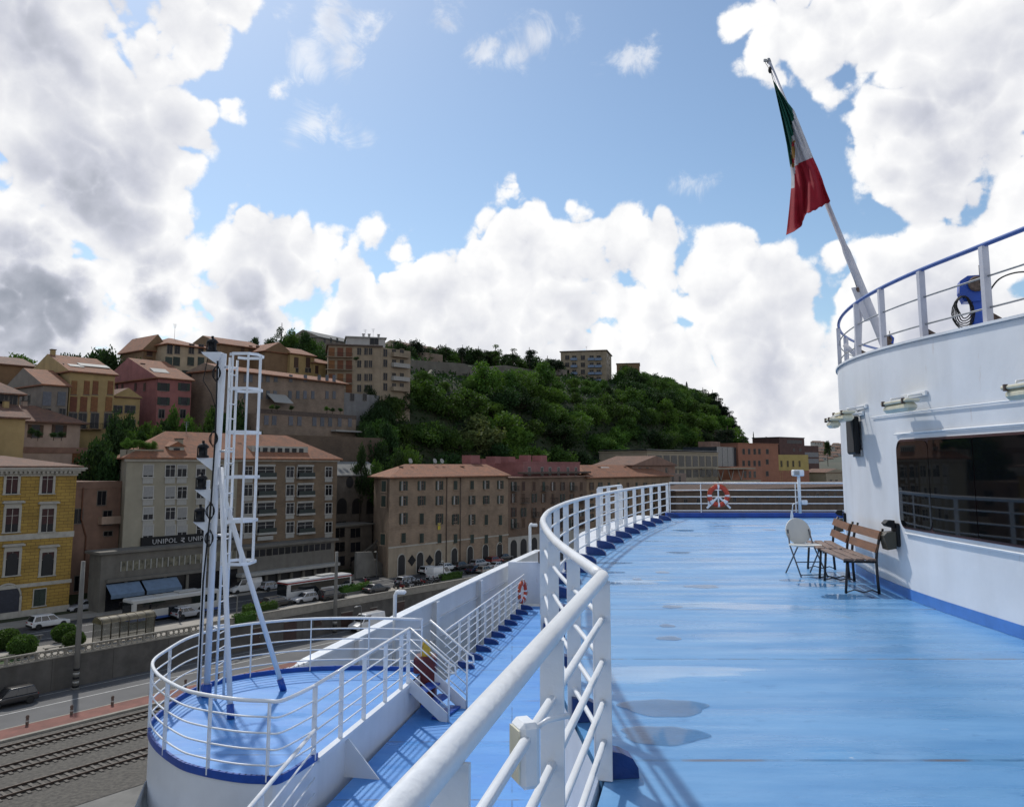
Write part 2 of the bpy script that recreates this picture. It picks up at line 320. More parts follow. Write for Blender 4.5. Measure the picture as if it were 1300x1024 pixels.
# ================================================================ THE SHIP
def deck_mat(name, ca, cb, wet, rmin, rmax):
    m = mat(name, ca, .35); nt = m.node_tree; b = nt.nodes['Principled BSDF']; L = nt.links.new
    g = nt.nodes.new('ShaderNodeNewGeometry')
    def noi(scale, st, detail=6, rough=.6, dist=0):
        mp = nt.nodes.new('ShaderNodeMapping'); mp.inputs['Scale'].default_value = st; L(g.outputs['Position'], mp.inputs[0])
        n = nt.nodes.new('ShaderNodeTexNoise'); n.inputs['Scale'].default_value = scale; n.inputs['Detail'].default_value = detail; n.inputs['Roughness'].default_value = rough; n.inputs['Distortion'].default_value = dist
        L(mp.outputs[0], n.inputs['Vector']); return n.outputs[0]
    def mr(v, a, b_, c=0, d=1):
        r = nt.nodes.new('ShaderNodeMapRange'); r.interpolation_type = 'SMOOTHSTEP'
        for i, x in enumerate((a, b_, c, d)): r.inputs[i+1].default_value = x
        L(v, r.inputs[0]); return r.outputs[0]
    def mix(f, a, b_):
        x = nt.nodes.new('ShaderNodeMix'); x.data_type = 'RGBA'; L(f, x.inputs[0])
        for i, v in ((6, a), (7, b_)):
            if isinstance(v, tuple): x.inputs[i].default_value = (*v, 1)
            else: L(v, x.inputs[i])
        return x.outputs[2]
    def mul(a, b_):
        x = nt.nodes.new('ShaderNodeMath'); x.operation = 'MULTIPLY'; L(a, x.inputs[0]); L(b_, x.inputs[1]); return x.outputs[0]
    streak = noi(.9, (.55, 2.4, 1), 7, .65)
    col = mix(mr(streak, .32, .70), ca, cb)
    col = mix(mr(noi(5, (.6, 1.3, 1), 8, .7), .56, .70, 0, .60), col, (ca[0]*.62, ca[1]*.7, ca[2]*.78))     # scuffs
    col = mix(mr(noi(1.35, (.7, 1.5, 1), 9, .75, .4), .64, .70, 0, .42), col, (.38, .36, .34))                # worn-through grey patches
    col = mix(mr(noi(9, (.5, 2, 1), 5, .6), .70, .74, 0, .7), col, (.62, .66, .70))                           # paint flakes
    # weld seams between plates
    sp = nt.nodes.new('ShaderNodeSeparateXYZ'); L(g.outputs['Position'], sp.inputs[0])
    def seam(o, per, w):
        a = nt.nodes.new('ShaderNodeMath'); a.operation = 'PINGPONG'; L(o, a.inputs[0]); a.inputs[1].default_value = per
        return mr(a.outputs[0], w, w*2.4, 1, 0)
    s1 = seam(sp.outputs[1], 1.18, .010); s2 = seam(sp.outputs[0], 2.9, .008)
    sm_ = nt.nodes.new('ShaderNodeMath'); sm_.operation = 'MAXIMUM'; L(s1, sm_.inputs[0]); L(s2, sm_.inputs[1])
    sb = mul(sm_.outputs[0], mr(noi(2.2, (1, 1, 1), 5), .36, .56, 0, .75)); col = mix(sb, col, (ca[0]*.5, ca[1]*.5, ca[2]*.5))
    col = mix(mul(s1, mr(noi(1.7, (1, .2, 1), 5), .50, .62, 0, .6)), col, (.17,.12,.085))                        # rust along the seams
    col = mix(mr(noi(.9, (1, 1, 1), 8, .72, .5), .60, .74, 0, .38), col, (.27,.27,.22))                       # dried dirt rings
    L(col, b.inputs['Base Color'])
    # roughness: dry with long damp sheets lying across the deck
    dry = mr(noi(1.1, (.35, 2.0, 1), 6, .6), .35, .65, rmin, rmax)
    pud = mr(noi(.8, (.45, 1.5, 1), 4, .5, .3), .60, .64, 0, wet)
    mxr = nt.nodes.new('ShaderNodeMix'); mxr.data_type = 'FLOAT'; L(pud, mxr.inputs[0]); L(dry, mxr.inputs[2]); mxr.inputs[3].default_value = .06
    L(mxr.outputs[0], b.inputs['Roughness']); b.inputs['Specular IOR Level'].default_value = .55
    # plating sag between beams + brush texture
    wv = nt.nodes.new('ShaderNodeMath'); wv.operation = 'SINE'; mu = nt.nodes.new('ShaderNodeMath'); mu.operation = 'MULTIPLY'; L(sp.outputs[1], mu.inputs[0]); mu.inputs[1].default_value = 2*math.pi/.78; L(mu.outputs[0], wv.inputs[0])
    h = nt.nodes.new('ShaderNodeMath'); h.operation = 'MULTIPLY_ADD'; L(noi(1.3, (.5, 2.2, 1), 3), h.inputs[0]); h.inputs[1].default_value = 2.6; L(wv.outputs[0], h.inputs[2])
    bp = nt.nodes.new('ShaderNodeBump'); bp.inputs['Strength'].default_value = 1; bp.inputs['Distance'].default_value = .0022; L(h.outputs[0], bp.inputs['Height'])
    bp2 = nt.nodes.new('ShaderNodeBump'); bp2.inputs['Strength'].default_value = .25; bp2.inputs['Distance'].default_value = .004; L(noi(45, (1, 1, 1), 3), bp2.inputs['Height']); L(bp.outputs[0], bp2.inputs['Normal'])
    L(bp2.outputs[0], b.inputs['Normal'])
    return m
M_deck = deck_mat('worn_blue_deck_paint', (.080,.250,.50), (.150,.345,.60), .8, .22, .44)
M_deck2 = deck_mat('bright_blue_deck_paint', (.055,.235,.60), (.095,.30,.65), .3, .35, .55)

ferry = thing('ferry', 'white ferry with blue painted open decks on which the camera stands', 'ship', (0, 0, 0))
# ---- geometry of the rail line along the port edge of the upper deck
CORN = (.49, 4.43)
RAIL = [(-.13,1.77),(.49,4.43),(.35,6.3),(.32,8.1),(.37,9.3),(.54,10.9),(1.01,13.5),(1.77,16.4),(2.6,19.2),(3.7,22.4),(4.95,25.6)]
def catmull(P, n=6):
    P = [Vector((*p, 0)) if len(p) == 2 else Vector(p) for p in P]; out = []
    for i in range(len(P)-1):
        a, b, c, d = P[max(i-1,0)], P[i], P[i+1], P[min(i+2,len(P)-1)]
        for k in range(n):
            t = k/n; out.append(.5*((2*b)+(c-a)*t+(2*a-5*b+4*c-d)*t*t+(3*b-a-3*c+d)*t**3))
    out.append(P[-1]); return out
FARC = catmull(RAIL[1:], 6)
NEAR = [Vector((-1.25,-3.0,0)), Vector((*RAIL[0],0)), Vector((*CORN,0))]
def off(path, d):      # offset a path sideways (positive = port/outboard)
    o = []
    for i, p in enumerate(path):
        t = (path[min(i+1,len(path)-1)] - path[max(i-1,0)]).normalized(); o.append(p + Vector((-t.y, t.x, 0))*d)
    return o
def along(path, dist):
    for i in range(len(path)-1):
        l = (path[i+1]-path[i]).length
        if dist <= l: return path[i] + (path[i+1]-path[i])*(dist/l), (path[i+1]-path[i]).normalized()
        dist -= l
    return path[-1], (path[-1]-path[-2]).normalized()
def plen(path): return sum((path[i+1]-path[i]).length for i in range(len(path)-1))

WC, WR = Vector((19.38, 9.0, 0)), 14.5
def wall_xy(a, o=0.0):   # a = distance along wall from Y=-8; o outward offset
    if a < 17: return Vector((4.88-o, -8+a, 0)), Vector((-1,0,0))
    th = (a-17)/WR; n = Vector((-math.cos(th), math.sin(th), 0)); return WC + n*(WR+o), n
def wz_top(p): return 3.07 + .042*(max(p.y, 4)-7.5)
# upper deck sheet
edge = NEAR[:-1] + FARC
poly = [p.copy() for p in edge] + [Vector((22,25.6,0)), Vector((22,-3,0))]
mb = MB(); n = len(poly)
mb.add([(p.x,p.y,0) for p in poly]+[(p.x,p.y,-.25) for p in poly], [tuple(range(n)), tuple(range(2*n-1,n-1,-1))]+[(i,(i+1)%n,n+(i+1)%n,n+i) for i in range(n)])
mb.build('upper_deck', M_deck, ferry)
M_pud = mat('rain_puddle', (.050,.17,.36), .02, .15, 3, spec=.42)
M_pud.node_tree.nodes['Principled BSDF'].inputs['Alpha'].default_value = .5
random.seed(3)
for i, (px, py, hw_, hh_) in enumerate(((843,897,55,11),(842,932,54,12),(853,769.5,13,2),(847,793.6,10,2),(849,809.5,16,2.6),(891,743.8,22,2.2),(862,701,15,1.4),(779,714,22,1.2),(775,726,18,1.3),(774,739.6,16,1.5),(841,726,9,1.4),(809,734.6,6,1.4),(868,673,14,.8),(976,672,9,.9),(1040,742,30,2.2),(1075,757,34,3.0),(1005,736,16,1.5),(700,760,12,2))):
    c = on_z(px, py, .004); rx = (on_z(px+hw_, py, .004)-c).length; ry = (on_z(px, py+hh_, .004)-on_z(px, py-hh_, .004)).length/2; vs = []
    for k_ in range(40):
        a = 2*math.pi*k_/40; q_ = 1+.09*math.sin(a*3+i)+.05*math.sin(a*5+i*2)+.03*math.sin(a*9+i*3); vs.append((c.x+rx*q_*math.cos(a), c.y+ry*q_*math.sin(a), .004))
    o = MB().add(vs, [tuple(range(40))]).build('puddle', M_pud); o['label'] = 'shallow rain puddle on the worn blue deck'; o['kind'] = 'structure'
# white ledge outside the rail, aft part, and the fascia under the deck edge
led = [p for p in FARC if p.y > 9.5]; nl = len(led)
wid = [.015 + .95*min(1, max(0, (p.y-12)/7))**1.5 for p in led]
lo = [off(led, 1)[i]*1 for i in range(nl)]; lo = [led[i] + (lo[i]-led[i])*wid[i] for i in range(nl)]
mb = MB()
for i in range(nl-1):
    a, b, c, d = led[i], led[i+1], lo[i+1], lo[i]
    mb.add([(a.x,a.y,.03),(b.x,b.y,.03),(c.x,c.y,.05),(d.x,d.y,.05),(d.x,d.y,-.35),(c.x,c.y,-.35),(a.x,a.y,.0),(b.x,b.y,.0)], [(0,1,2,3),(3,2,5,4),(0,6,7,1)])
mb.build('deck_ledge', M_white, ferry)
mb = MB(); ee = off(edge, .03)
for i in range(len(ee)-1):
    a, b = ee[i], ee[i+1]; mb.add([(a.x,a.y,.012),(b.x,b.y,.012),(b.x,b.y,-3.0),(a.x,a.y,-3.0)], [(0,1,2,3)])
mb.build('side_plating', M_white, ferry)
# stern coaming, dark blue
mb = MB().box(4.85, 22, 25.45, 25.62, .005, .16, bev=.02); mb.build('stern_coaming', M_navy, ferry)

# lower deck, outer side and bulwark
LZ = -3.0
lowrail = [on_z(583,847,LZ), on_z(624,809,LZ), on_z(664.6,771,LZ)]
ldir = (lowrail[2]-lowrail[0]).normalized()
lo0 = lowrail[0] - ldir*1.2; lo1 = lowrail[2] + ldir*.25
lport = Vector((-ldir.y, ldir.x, 0))
mb = MB()
pd = [lo0 - ldir*22 , lo1, lo1 + Vector((6,0,0)), Vector((14,-6,0))]
pd = [Vector((-3.2,-6,0)), Vector((-2.72,10.6,0)), lo0+lport*.0, lo1, lo1+Vector((9,0,0)), Vector((14,-6,0))]
n = len(pd); mb.add([(p.x,p.y,LZ) for p in pd]+[(p.x,p.y,LZ-.3) for p in pd], [tuple(range(n)), tuple(range(2*n-1,n-1,-1))]+[(i,(i+1)%n,n+(i+1)%n,n+i) for i in range(n)])
mb.build('lower_deck', M_deck2, ferry)
# bulwark panels outboard of the lower deck: sloping white wall with cap and ribs
BT = catmull([on_z(362,853,-2.62), on_z(397,837,-2.42), on_z(470,802,-2.25), on_z(540,767.5,-2.05), on_z(615,731.5,-1.88), on_z(685,699,-1.75)], 8)
BT[0] = BT[0]
bw = MB(); rb = MB()
for i in range(len(BT)-1):
    a, b = BT[i], BT[i+1]; nn = Vector((-(b-a).y, (b-a).x, 0)).normalized()
    for z0, z1 in ((-4.4, -1.75),):
        bw.add([(a.x,a.y,z0),(b.x,b.y,z0),(b.x,b.y,b.z),(a.x,a.y,a.z),(a.x+nn.x*.1,a.y+nn.y*.1,z0),(b.x+nn.x*.1,b.y+nn.y*.1,z0),(b.x+nn.x*.1,b.y+nn.y*.1,b.z),(a.x+nn.x*.1,a.y+nn.y*.1,a.z)],[(0,1,2,3),(4,7,6,5)])
bw.build('bulwark', M_white, ferry)
cap = MB(); bc = [p + Vector((0,0,.02)) for p in off(BT,.05)]
for i in range(len(bc)-1):
    a, b = bc[i], bc[i+1]; c = (a+b)/2; t = (b-a).normalized(); cap.obox(c, t*((b-a).length/2+.005), Vector((-t.y,t.x,0))*.14, (0,0,.025))
cap.build('bulwark_cap', M_tube, ferry)
for px, py in ((577,750),(617,732),(500,786)):
    p = on_z(px, py, -1.75); k = min(BT, key=lambda q: (q-p).length); i = min(BT.index(k), len(BT)-2); t = (BT[i+1]-BT[i]).normalized(); nn = Vector((-t.y,t.x,0))
    c = k - nn*.07 + Vector((0,0,-1.2)); MB().obox(c, t*.02, nn*.07, (0,0,1.2)).obox(c - nn*.09, t*.09, nn*.012, (0,0,1.2)).build('rib', M_white, ferry)
for zz in (-2.25, -2.75):
    st = MB()
    sb = off(BT, -.04)
    for i in range(6, len(sb)-1):
        a, b = sb[i], sb[i+1]; t = (b-a).normalized(); st.obox((a+b)/2+Vector((0,0,zz+1.75)), t*(b-a).length/2, Vector((-t.y,t.x,0))*.035, (0,0,.012))
    st.build('stringer', M_white, ferry)
# bulkhead closing the lower deck aft, with small dark vent box
e0, e1 = on_z(664,768,LZ), on_z(700,766,LZ); e0 = e0+Vector((-.5,.3,0)); e1 = Vector((5.5, e0.y+.05, 0))
MB().box(e0.x, e1.x, e0.y, e0.y+.12, LZ, -1.62).build('bulkhead', M_white, ferry)
MB().box(e0.x+1.02, e0.x+1.42, e0.y-.16, e0.y-.002, LZ+1.35, LZ+1.75, bev=.03).build('vent_box', M_grime, ferry)
# hull side down to the water
hp = [Vector((-3.3,-6,0)), Vector((-4.4,8,0)), Vector((-5.75,12.6,0)), Vector((-5.4,15.2,0)), Vector((-4.0,16.2,0))] + [p.copy() for p in BT if p.y > 17.5]
mb = MB()
for i in range(len(hp)-1):
    a, b = hp[i], hp[i+1]
    if a.y < 16.3: a = a; 
    mb.add([(a.x+.25,a.y,-4.35 if a.y>16.3 else -3.05),(b.x+.25,b.y,-4.35 if b.y>16.3 else -3.05),(b.x+.2,b.y,-24),(a.x+.2,a.y,-24)], [(0,1,2,3)])
mb.build('hull', M_white, ferry)

# raised round mooring platform
PZ = -2.4
PT = [on_z(x, y, PZ+1.0) for x, y in ((194,840),(201,856),(229.5,873),(256,880.5),(300,887),(336,889),(360.5,888))]
inb0 = on_z(392,870,PZ+1.0); inb1 = on_z(520,797,PZ+1.0); tp = on_z(537,786,PZ+1.0)
FT = [on_z(x, y, PZ+1.0) for x, y in ((459.5,784),(378,786),(298.5,794),(245,807),(210,826))]
for L_ in (PT, FT):
    for p in L_: p.z = 0
for p in (inb0, inb1, tp): p.z = 0
inb0 = Vector((-2.72, inb0.y+.1, 0))
outer = catmull([tuple(p) for p in ([inb0] + PT[::-1] + FT[::-1] + [tp])], 5)     # from inboard fore corner round to the stair top
pl = outer + [inb1]
n = len(pl); mb = MB()
mb.add([(p.x,p.y,PZ) for p in pl]+[(p.x,p.y,PZ-.75) for p in pl], [tuple(range(n)), tuple(range(2*n-1,n-1,-1))])
mb.build('mooring_platform', M_deck2, ferry)
mb = MB()
for i in range(n):
    a, b = pl[i], pl[(i+1)%n]; mb.add([(a.x,a.y,PZ-.03),(b.x,b.y,PZ-.03),(b.x,b.y,PZ-.9),(a.x,a.y,PZ-.9)], [(0,1,2,3)])
mb.build('platform_side', M_white, ferry)
mb = MB()
for i in range(len(outer)-1):
    a, b = outer[i], outer[i+1]; t = (b-a).normalized(); mb.obox((a+b)/2+Vector((0,0,PZ+.03)), t*((b-a).length/2+.01), Vector((-t.y,t.x,0))*.02, (0,0,.05))
mb.build('platform_coaming', M_navy, ferry)
mb = MB(); a, b = inb0, inb1; t = (b-a).normalized(); mb.obox((a+b)/2+Vector((0,0,PZ-.01)), t*((b-a).length/2), Vector((-t.y,t.x,0))*.05, (0,0,.03)); mb.build('platform_curb', M_white, ferry)
mb = MB(); q = inb0 + t*1.0; r_ = Vector((t.y,-t.x,0))
mb.add([q+Vector((0,0,PZ)), q+r_*.55+Vector((0,0,LZ)), q+Vector((0,0,LZ)), q+t*.03+Vector((0,0,PZ)), q+t*.03+r_*.55+Vector((0,0,LZ)), q+t*.03+Vector((0,0,LZ))], [(0,1,2),(3,5,4),(0,3,4,1)])
mb.build('knee_bracket', M_white, ferry)

# superstructure
NS = 90; LEN = 17 + WR*1.5
mb = MB(); low = MB(); top = MB()
for i in range(NS):
    for b_, z0f, z1f, o in ((mb, lambda p: .13, wz_top, 0), ):
        a0, n0 = wall_xy(LEN*i/NS, o); a1, n1 = wall_xy(LEN*(i+1)/NS, o)
        rows = 6
        for r_ in range(rows):
            f0, f1 = r_/rows, (r_+1)/rows
            b_.add([(a0.x,a0.y,.0+f0*wz_top(a0)),(a1.x,a1.y,.0+f0*wz_top(a1)),(a1.x,a1.y,f1*wz_top(a1)),(a0.x,a0.y,f1*wz_top(a0))], [(0,1,2,3)], 0, True)
    c0, _ = wall_xy(LEN*i/NS, .012); c1, _ = wall_xy(LEN*(i+1)/NS, .012)
    low.add([(c0.x,c0.y,.003),(c1.x,c1.y,.003),(c1.x,c1.y,.13),(c0.x,c0.y,.13),(c0.x+.01,c0.y,.13),(c1.x+.01,c1.y,.13)], [(0,1,2,3),(3,2,5,4)])
    g0, _ = wall_xy(LEN*i/NS, -.3); g1, _ = wall_xy(LEN*(i+1)/NS, -.3)
    a0, _ = wall_xy(LEN*i/NS, .03); a1, _ = wall_xy(LEN*(i+1)/NS, .03)
    t0, t1 = wz_top(a0), wz_top(a1)
    top.add([(a0.x,a0.y,t0-.02),(a1.x,a1.y,t1-.02),(a1.x,a1.y,t1+.01),(a0.x,a0.y,t0+.01),(20,a0.y,t0+.01),(20,a1.y,t1+.01)], [(0,1,2,3),(3,2,5,4)])
bm_w = mb.build('superstructure_wall', M_white, ferry)
import bmesh as _b
bmw = _b.new(); bmw.from_mesh(bm_w.data); _b.ops.remove_doubles(bmw, verts=bmw.verts, dist=.001); _b.ops.recalc_face_normals(bmw, faces=bmw.faces); bmw.to_mesh(bm_w.data); bmw.free()
low.build('wall_skirting', mat('mid_blue_paint', (.06,.20,.55), .35, .12, 4), ferry)
top.build('top_deck', M_white, ferry)
def wall_at_px(px, py, o=0.0):
    """where the ray through a pixel meets the wall surface (offset o outwards)"""
    d = raydir(px, py); best = None
    for i in range(3000):
        a = 5 + i*.01; p, nn = wall_xy(a, o); k = p.x/d.x
        e = d.y*k - p.y
        if best is None or abs(e) < best[0]: best = (abs(e), a, EYE + d.z*k)
        if a > 24: break
    return best[1], best[2]
a_l, z_t = wall_at_px(1140, 560); _, z_b = wall_at_px(1140, 668)
z_t2 = wall_at_px(1298, 553)[1]; z_b2 = wall_at_px(1298, 688)[1]
a_r = 4.0
WZ0, WZ1 = (z_b+z_b2)/2, (z_t+z_t2)/2
def wall_panel(a0, a1, z0, z1, o, rc=.12, seg=24):
    """rounded rectangle lying on the wall (arc length a0<a1)"""
    mb = MB(); cols = [a0 + rc*(1-math.cos(math.pi/2*k/5)) for k in range(6)] + [a0+rc+(a1-a0-2*rc)*k/seg for k in range(1, seg)] + [a1 - rc*(1-math.cos(math.pi/2*k/5)) for k in range(5,-1,-1)]
    def ins(a):
        d = min(a-a0, a1-a); return rc - math.sqrt(max(0, rc*rc-(rc-d)**2)) if d < rc else 0
    vs = []
    for a in cols:
        p, nn = wall_xy(a, o); q, _ = wall_xy(a, 0.002); i = ins(a)
        vs += [(p.x,p.y,z0+i),(p.x,p.y,z1-i),(q.x,q.y,z0+i),(q.x,q.y,z1-i)]
    fs = []
    for k in range(len(cols)-1):
        b = k*4; fs += [(b,b+4,b+5,b+1),(b+1,b+5,b+7,b+3),(b,b+2,b+6,b+4)]
    return mb.add(vs, fs, 0, False)
wn = wall_panel(a_r-.05, a_l+.045, WZ0-.055, WZ1+.045, .010, .16).build('window', M_white, ferry)
wall_panel(a_r-.03, a_l+.028, WZ0-.028, WZ1+.028, .022, .15).build('seal', M_seal, wn)
ws = [a_l, wall_at_px(1184,620)[0], wall_at_px(1242,620)[0], wall_at_px(1330,620)[0], a_r]
for i in range(4):
    wall_panel(ws[i+1]+.006, ws[i]-.006, WZ0, WZ1, .03, .10 if i in (0,3) else .01).build('pane', M_glass, wn)
# drip rail over the window, ledge below
mb = MB()
for a_s, a_e, z, r_ in ((a_r-.1, a_l+.05, WZ1+.10, .012), (a_r-.1, a_l-.1, WZ0-.085, .011)):
    pts = []
    for k in range(31):
        p, _ = wall_xy(a_s+(a_e-a_s)*k/30, .02); pts.append((p.x,p.y,z))
    mb.tube(pts, r_, 6)
mb.build('drip_rail', M_tube, ferry)
mb = MB(); pts = []
a0, z0 = wall_at_px(1108, 530); a1, z1 = wall_at_px(1298, 507)
for k in range(21):
    f = k/20; p, _ = wall_xy(a0+(a1-a0)*f, .02); pts.append((p.x,p.y,z0+(z1-z0)*f))
mb.tube(pts, .008, 6).build('cable_conduit', M_tube, ferry)

# ---------------------------------------------------------------- railings
M_foot = mat('navy_foot_paint', (.010,.045,.20), .4, .15, 5, .2, 30)
def rail_run(label, path, z0, h, posts, bars, rt, rb, group=None, post_w=.055, post_t=.012, foot=True, top_m=None, foot_len=.34, lean=0.0, postmat=None, cat='railing', bar_in=0.0, tops=None):
    path = [Vector((p.x, p.y, 0)) for p in path]; f0 = foot_len
    root = thing('railing', label, cat, (path[0].x, path[0].y, z0), 0, group)
    P = [Vector((p.x, p.y, z0+h)) for p in off(path, lean)]
    MB().tube(P, rt, 12).build('top_rail', top_m or M_tube, root, True)
    for hb in bars:
        Q = [Vector((p.x, p.y, z0+hb)) for p in off(path, lean*hb/h - bar_in)]
        MB().tube(Q, rb, 8).build('rail_bar', M_bar, root, True)
    for d in posts:
        p, t = along(path, d); nn = Vector((-t.y, t.x, 0))
        q0 = p + Vector((0,0,z0+.005)); q1 = p + nn*lean + Vector((0,0,z0+h-rt*.6)); c = (q0+q1)/2; hz = (q1-q0)/2
        po = MB().obox(c, t*post_t*.5, nn*post_w*.5, hz).build('post', postmat or M_tube, root, True)
        if foot:
            foot_len = f0 * (.55 if p.y < 8 and z0 == 0 else 1)
            prof = [(.02,.0),(-foot_len,.0),(-foot_len*.98,.05),(-foot_len*.82,.10),(-foot_len*.5,.13),(.02,.15)]
            mb = MB(); vs = []
            for sgn in (-1, 1):
                for u, v in prof: vs.append(p + nn*u + t*(.055*sgn if u > -foot_len*.9 else .05*sgn) + Vector((0,0,z0+v+.003)))
            n = len(prof); mb.add(vs, [tuple(range(n)), tuple(range(2*n-1,n-1,-1))]+[(i,(i+1)%n,n+(i+1)%n,n+i) for i in range(n)])
            mb.build('foot', M_foot, root, True)
    return root
BARS = (.20, .40, .61, .83)
rail_run('thick white handrail running from the camera to the bend of the upper deck', NEAR, 0, 1.05, [1.55, 3.35, 4.85+.05, 6.1, 7.62], BARS, .036, .017, 'white railings round the upper deck', .085, .016, foot=False)
fp = plen(FARC); k = 1.05; posts = [.06]
d = 1.0
while d < fp-.4: posts.append(d); d += 1.22
posts.append(fp-.1)
rail_run('long white railing curving aft along the upper deck edge on dark blue feet', FARC, 0, 1.05, posts, BARS, .034, .015, 'white railings round the upper deck', .088, .014, lean=.0)
SR = [Vector((4.98,25.52,0)), Vector((22,25.52,0))]
rail_run('straight white railing across the stern end of the upper deck', SR, 0, 1.08, [0.02,1.0,4.0,7.3,9.9,12.9,16.0], (.22,.44,.65,.86), .026, .014, 'white railings round the upper deck', .045, .02, foot=False)
# gate by the ledge
g = [p for p in FARC if 19.0 < p.y < 22.0]; gp = off(g, .55)
rail_run('short white gate rail on the ledge outside the curved railing', [gp[0], gp[len(gp)//2], gp[-1]], .05, 1.05, [.02,.3,1.2,plen([gp[0],gp[len(gp)//2],gp[-1]])-.3,plen([gp[0],gp[len(gp)//2],gp[-1]])-.02], (.2,.45,.62,.8), .024, .014, None, .09, .014, foot=False)
# lower deck railing
LR = [lo0, lowrail[0], lowrail[1], lowrail[2]+ldir*.1]
ln = plen(LR)
rail_run('thin white railing along the outer edge of the lower deck, standing on dark blue feet', LR, LZ, 1.05, [1.2+.85*i for i in range(int((ln-1.2)/.85)+1)], (.18,.36,.54,.72,.89), .020, .011, 'railings of the lower deck', .06, .012, foot_len=.36)
# platform railing
PO = outer[1:]
pn = plen(PO)
rail_run('white railing curving round the mooring platform', [p.copy() for p in PO], PZ, 1.0, [.9]+[1.8+1.15*i for i in range(int((pn-1.8)/1.15)+1)]+[pn-.02], (.2,.4,.6,.8), .026, .013, 'railings of the mooring platform', .05, .02, foot=False, lean=.0)
PI_ = [outer[1].copy(), inb1]
pn = plen(PI_)
rail_run('straight white railing on the inboard side of the mooring platform', PI_, PZ, 1.0, [.05,.95,1.85,2.8,3.6,pn-.05], (.2,.38,.56,.76), .026, .013, 'railings of the mooring platform', .07, .02, foot=False)
mb_r = [inb0+Vector((.10,-2.2,0)), inb0+Vector((.10,-.1,0))]
# lower deck rail near the bottom of the view
rail_run('white railing on the lower deck forward of the mooring platform', [Vector((-3.0,2,0)), Vector((-2.7,inb0.y-.15,0))], LZ, 1.05, [.1+1.2*i for i in range(7)], (.2,.4,.6,.8), .026, .013, 'railings of the lower deck', .06, .02, foot=False)

# stairs from the platform down to the lower deck
st = thing('deck_stairs', 'short white steps with blue treads and handrails down from the mooring platform', 'stairs', (inb1.x, inb1.y, LZ))
sd = Vector((.94,-.34,0)).normalized(); sw = Vector((sd.y,-sd.x,0)) * -1      # down direction, width direction
A = inb1.copy(); B = tp.copy()
A = inb1 + Vector((.02,-.02,0)); B = A + Vector((-sd.y, sd.x, 0))*.85
for i in range(3):
    z = PZ - .2*(i+1) + .0; c = (A+B)/2 + sd*(.12+.22*i)
    if i < 3: MB().obox(c+Vector((0,0,z+.02 if i<2 else LZ+.03)), sd*.115, (B-A)/2*.96, (0,0,.018)).build('tread', M_navy, st, True)
for e in (A, B):
    mb = MB(); a = e+Vector((0,0,PZ-.02)); b = e+sd*.78+Vector((0,0,LZ+.02)); w = (B-A).normalized()*.012
    up = Vector((0,0,.11)); mb.obox((a+b)/2, (b-a)/2, w, (0,0,.13)); mb.build('stringer', M_white, st, True)
    for hh, r_, nm in ((1.0,.022,'handrail'),(.8,.012,'rail_bar'),(.6,.012,'rail_bar'),(.4,.012,'rail_bar'),(.2,.012,'rail_bar')):
        a = e+Vector((0,0,PZ+hh)); b = e+sd*.82+Vector((0,0,LZ+hh+.03))
        pts = [a, b] if nm != 'handrail' else [a, b, b+sd*.10+Vector((0,0,-.04)), b+sd*.12+Vector((0,0,-.16)), b+Vector((0,0,-.18))]
        MB().tube(pts, r_, 8).build(nm, M_tube if nm=='handrail' else M_bar, st, True)
    MB().tube([e+sd*.80+Vector((0,0,LZ)), e+sd*.80+Vector((0,0,LZ+1.03))], .02, 8).build('post', M_tube, st, True)

# top deck railing with blue handrail
TR = []
for i in range(70):
    p, nn = wall_xy(9 + i*.35, -.06); TR.append(p)
root = thing('railing', 'railing with a blue handrail and grey white posts on the roof edge of the superstructure', 'railing', (TR[0].x, TR[0].y, 3))
MB().tube([(p.x,p.y,wz_top(p)+.84) for p in TR], .026, 10).build('handrail', M_railblue, root, True)
for hb in (.50, .17): MB().tube([(p.x,p.y,wz_top(p)+hb) for p in TR], .011, 6).build('rail_bar', M_steel, root, True)
M_post = mat('weathered_white_post', (.55,.55,.60), .5, .10, 1.5, dirt=.15)
for px in (1251, 1169, 1117, 1085, 1068.5, 1340, 1440):
    aa, _ = wall_at_px(px, 440)
    if px == 1068.5: aa = 17+WR*math.radians(23.5)
    if px > 1300: aa = {1340: 13.6, 1440: 11.9}[px]
    p, nn = wall_xy(aa, -.05); z = wz_top(p); t = Vector((-nn.y, nn.x, 0))
    MB().obox((p.x,p.y,z+.41), nn*.035, t*.035, (0,0,.41)).build('post', M_post, root, True)
    MB().add([p+nn*-.03+Vector((0,0,z+.0)), p-nn*.14+Vector((0,0,z)), p-nn*.13+Vector((0,0,z+.06)), p-nn*.03+Vector((0,0,z+.12)),
              p+nn*-.03+t*.02+Vector((0,0,z+.0)), p-nn*.14+t*.02+Vector((0,0,z)), p-nn*.13+t*.02+Vector((0,0,z+.06)), p-nn*.03+t*.02+Vector((0,0,z+.12))],
              [(0,1,2,3),(7,6,5,4),(0,4,5,1),(1,5,6,2),(2,6,7,3)]).build('foot_bracket', M_grime, root, True)
for k_ in (1.5, 1.6, 1.72):
    p, nn = wall_xy(17+WR*.42+k_*1.0, -.05); z = wz_top(p); MB().obox((p.x,p.y,z+.41), nn*.03, (nn.y*.03,-nn.x*.03,0), (0,0,.41)).build('post', M_post, root, True)

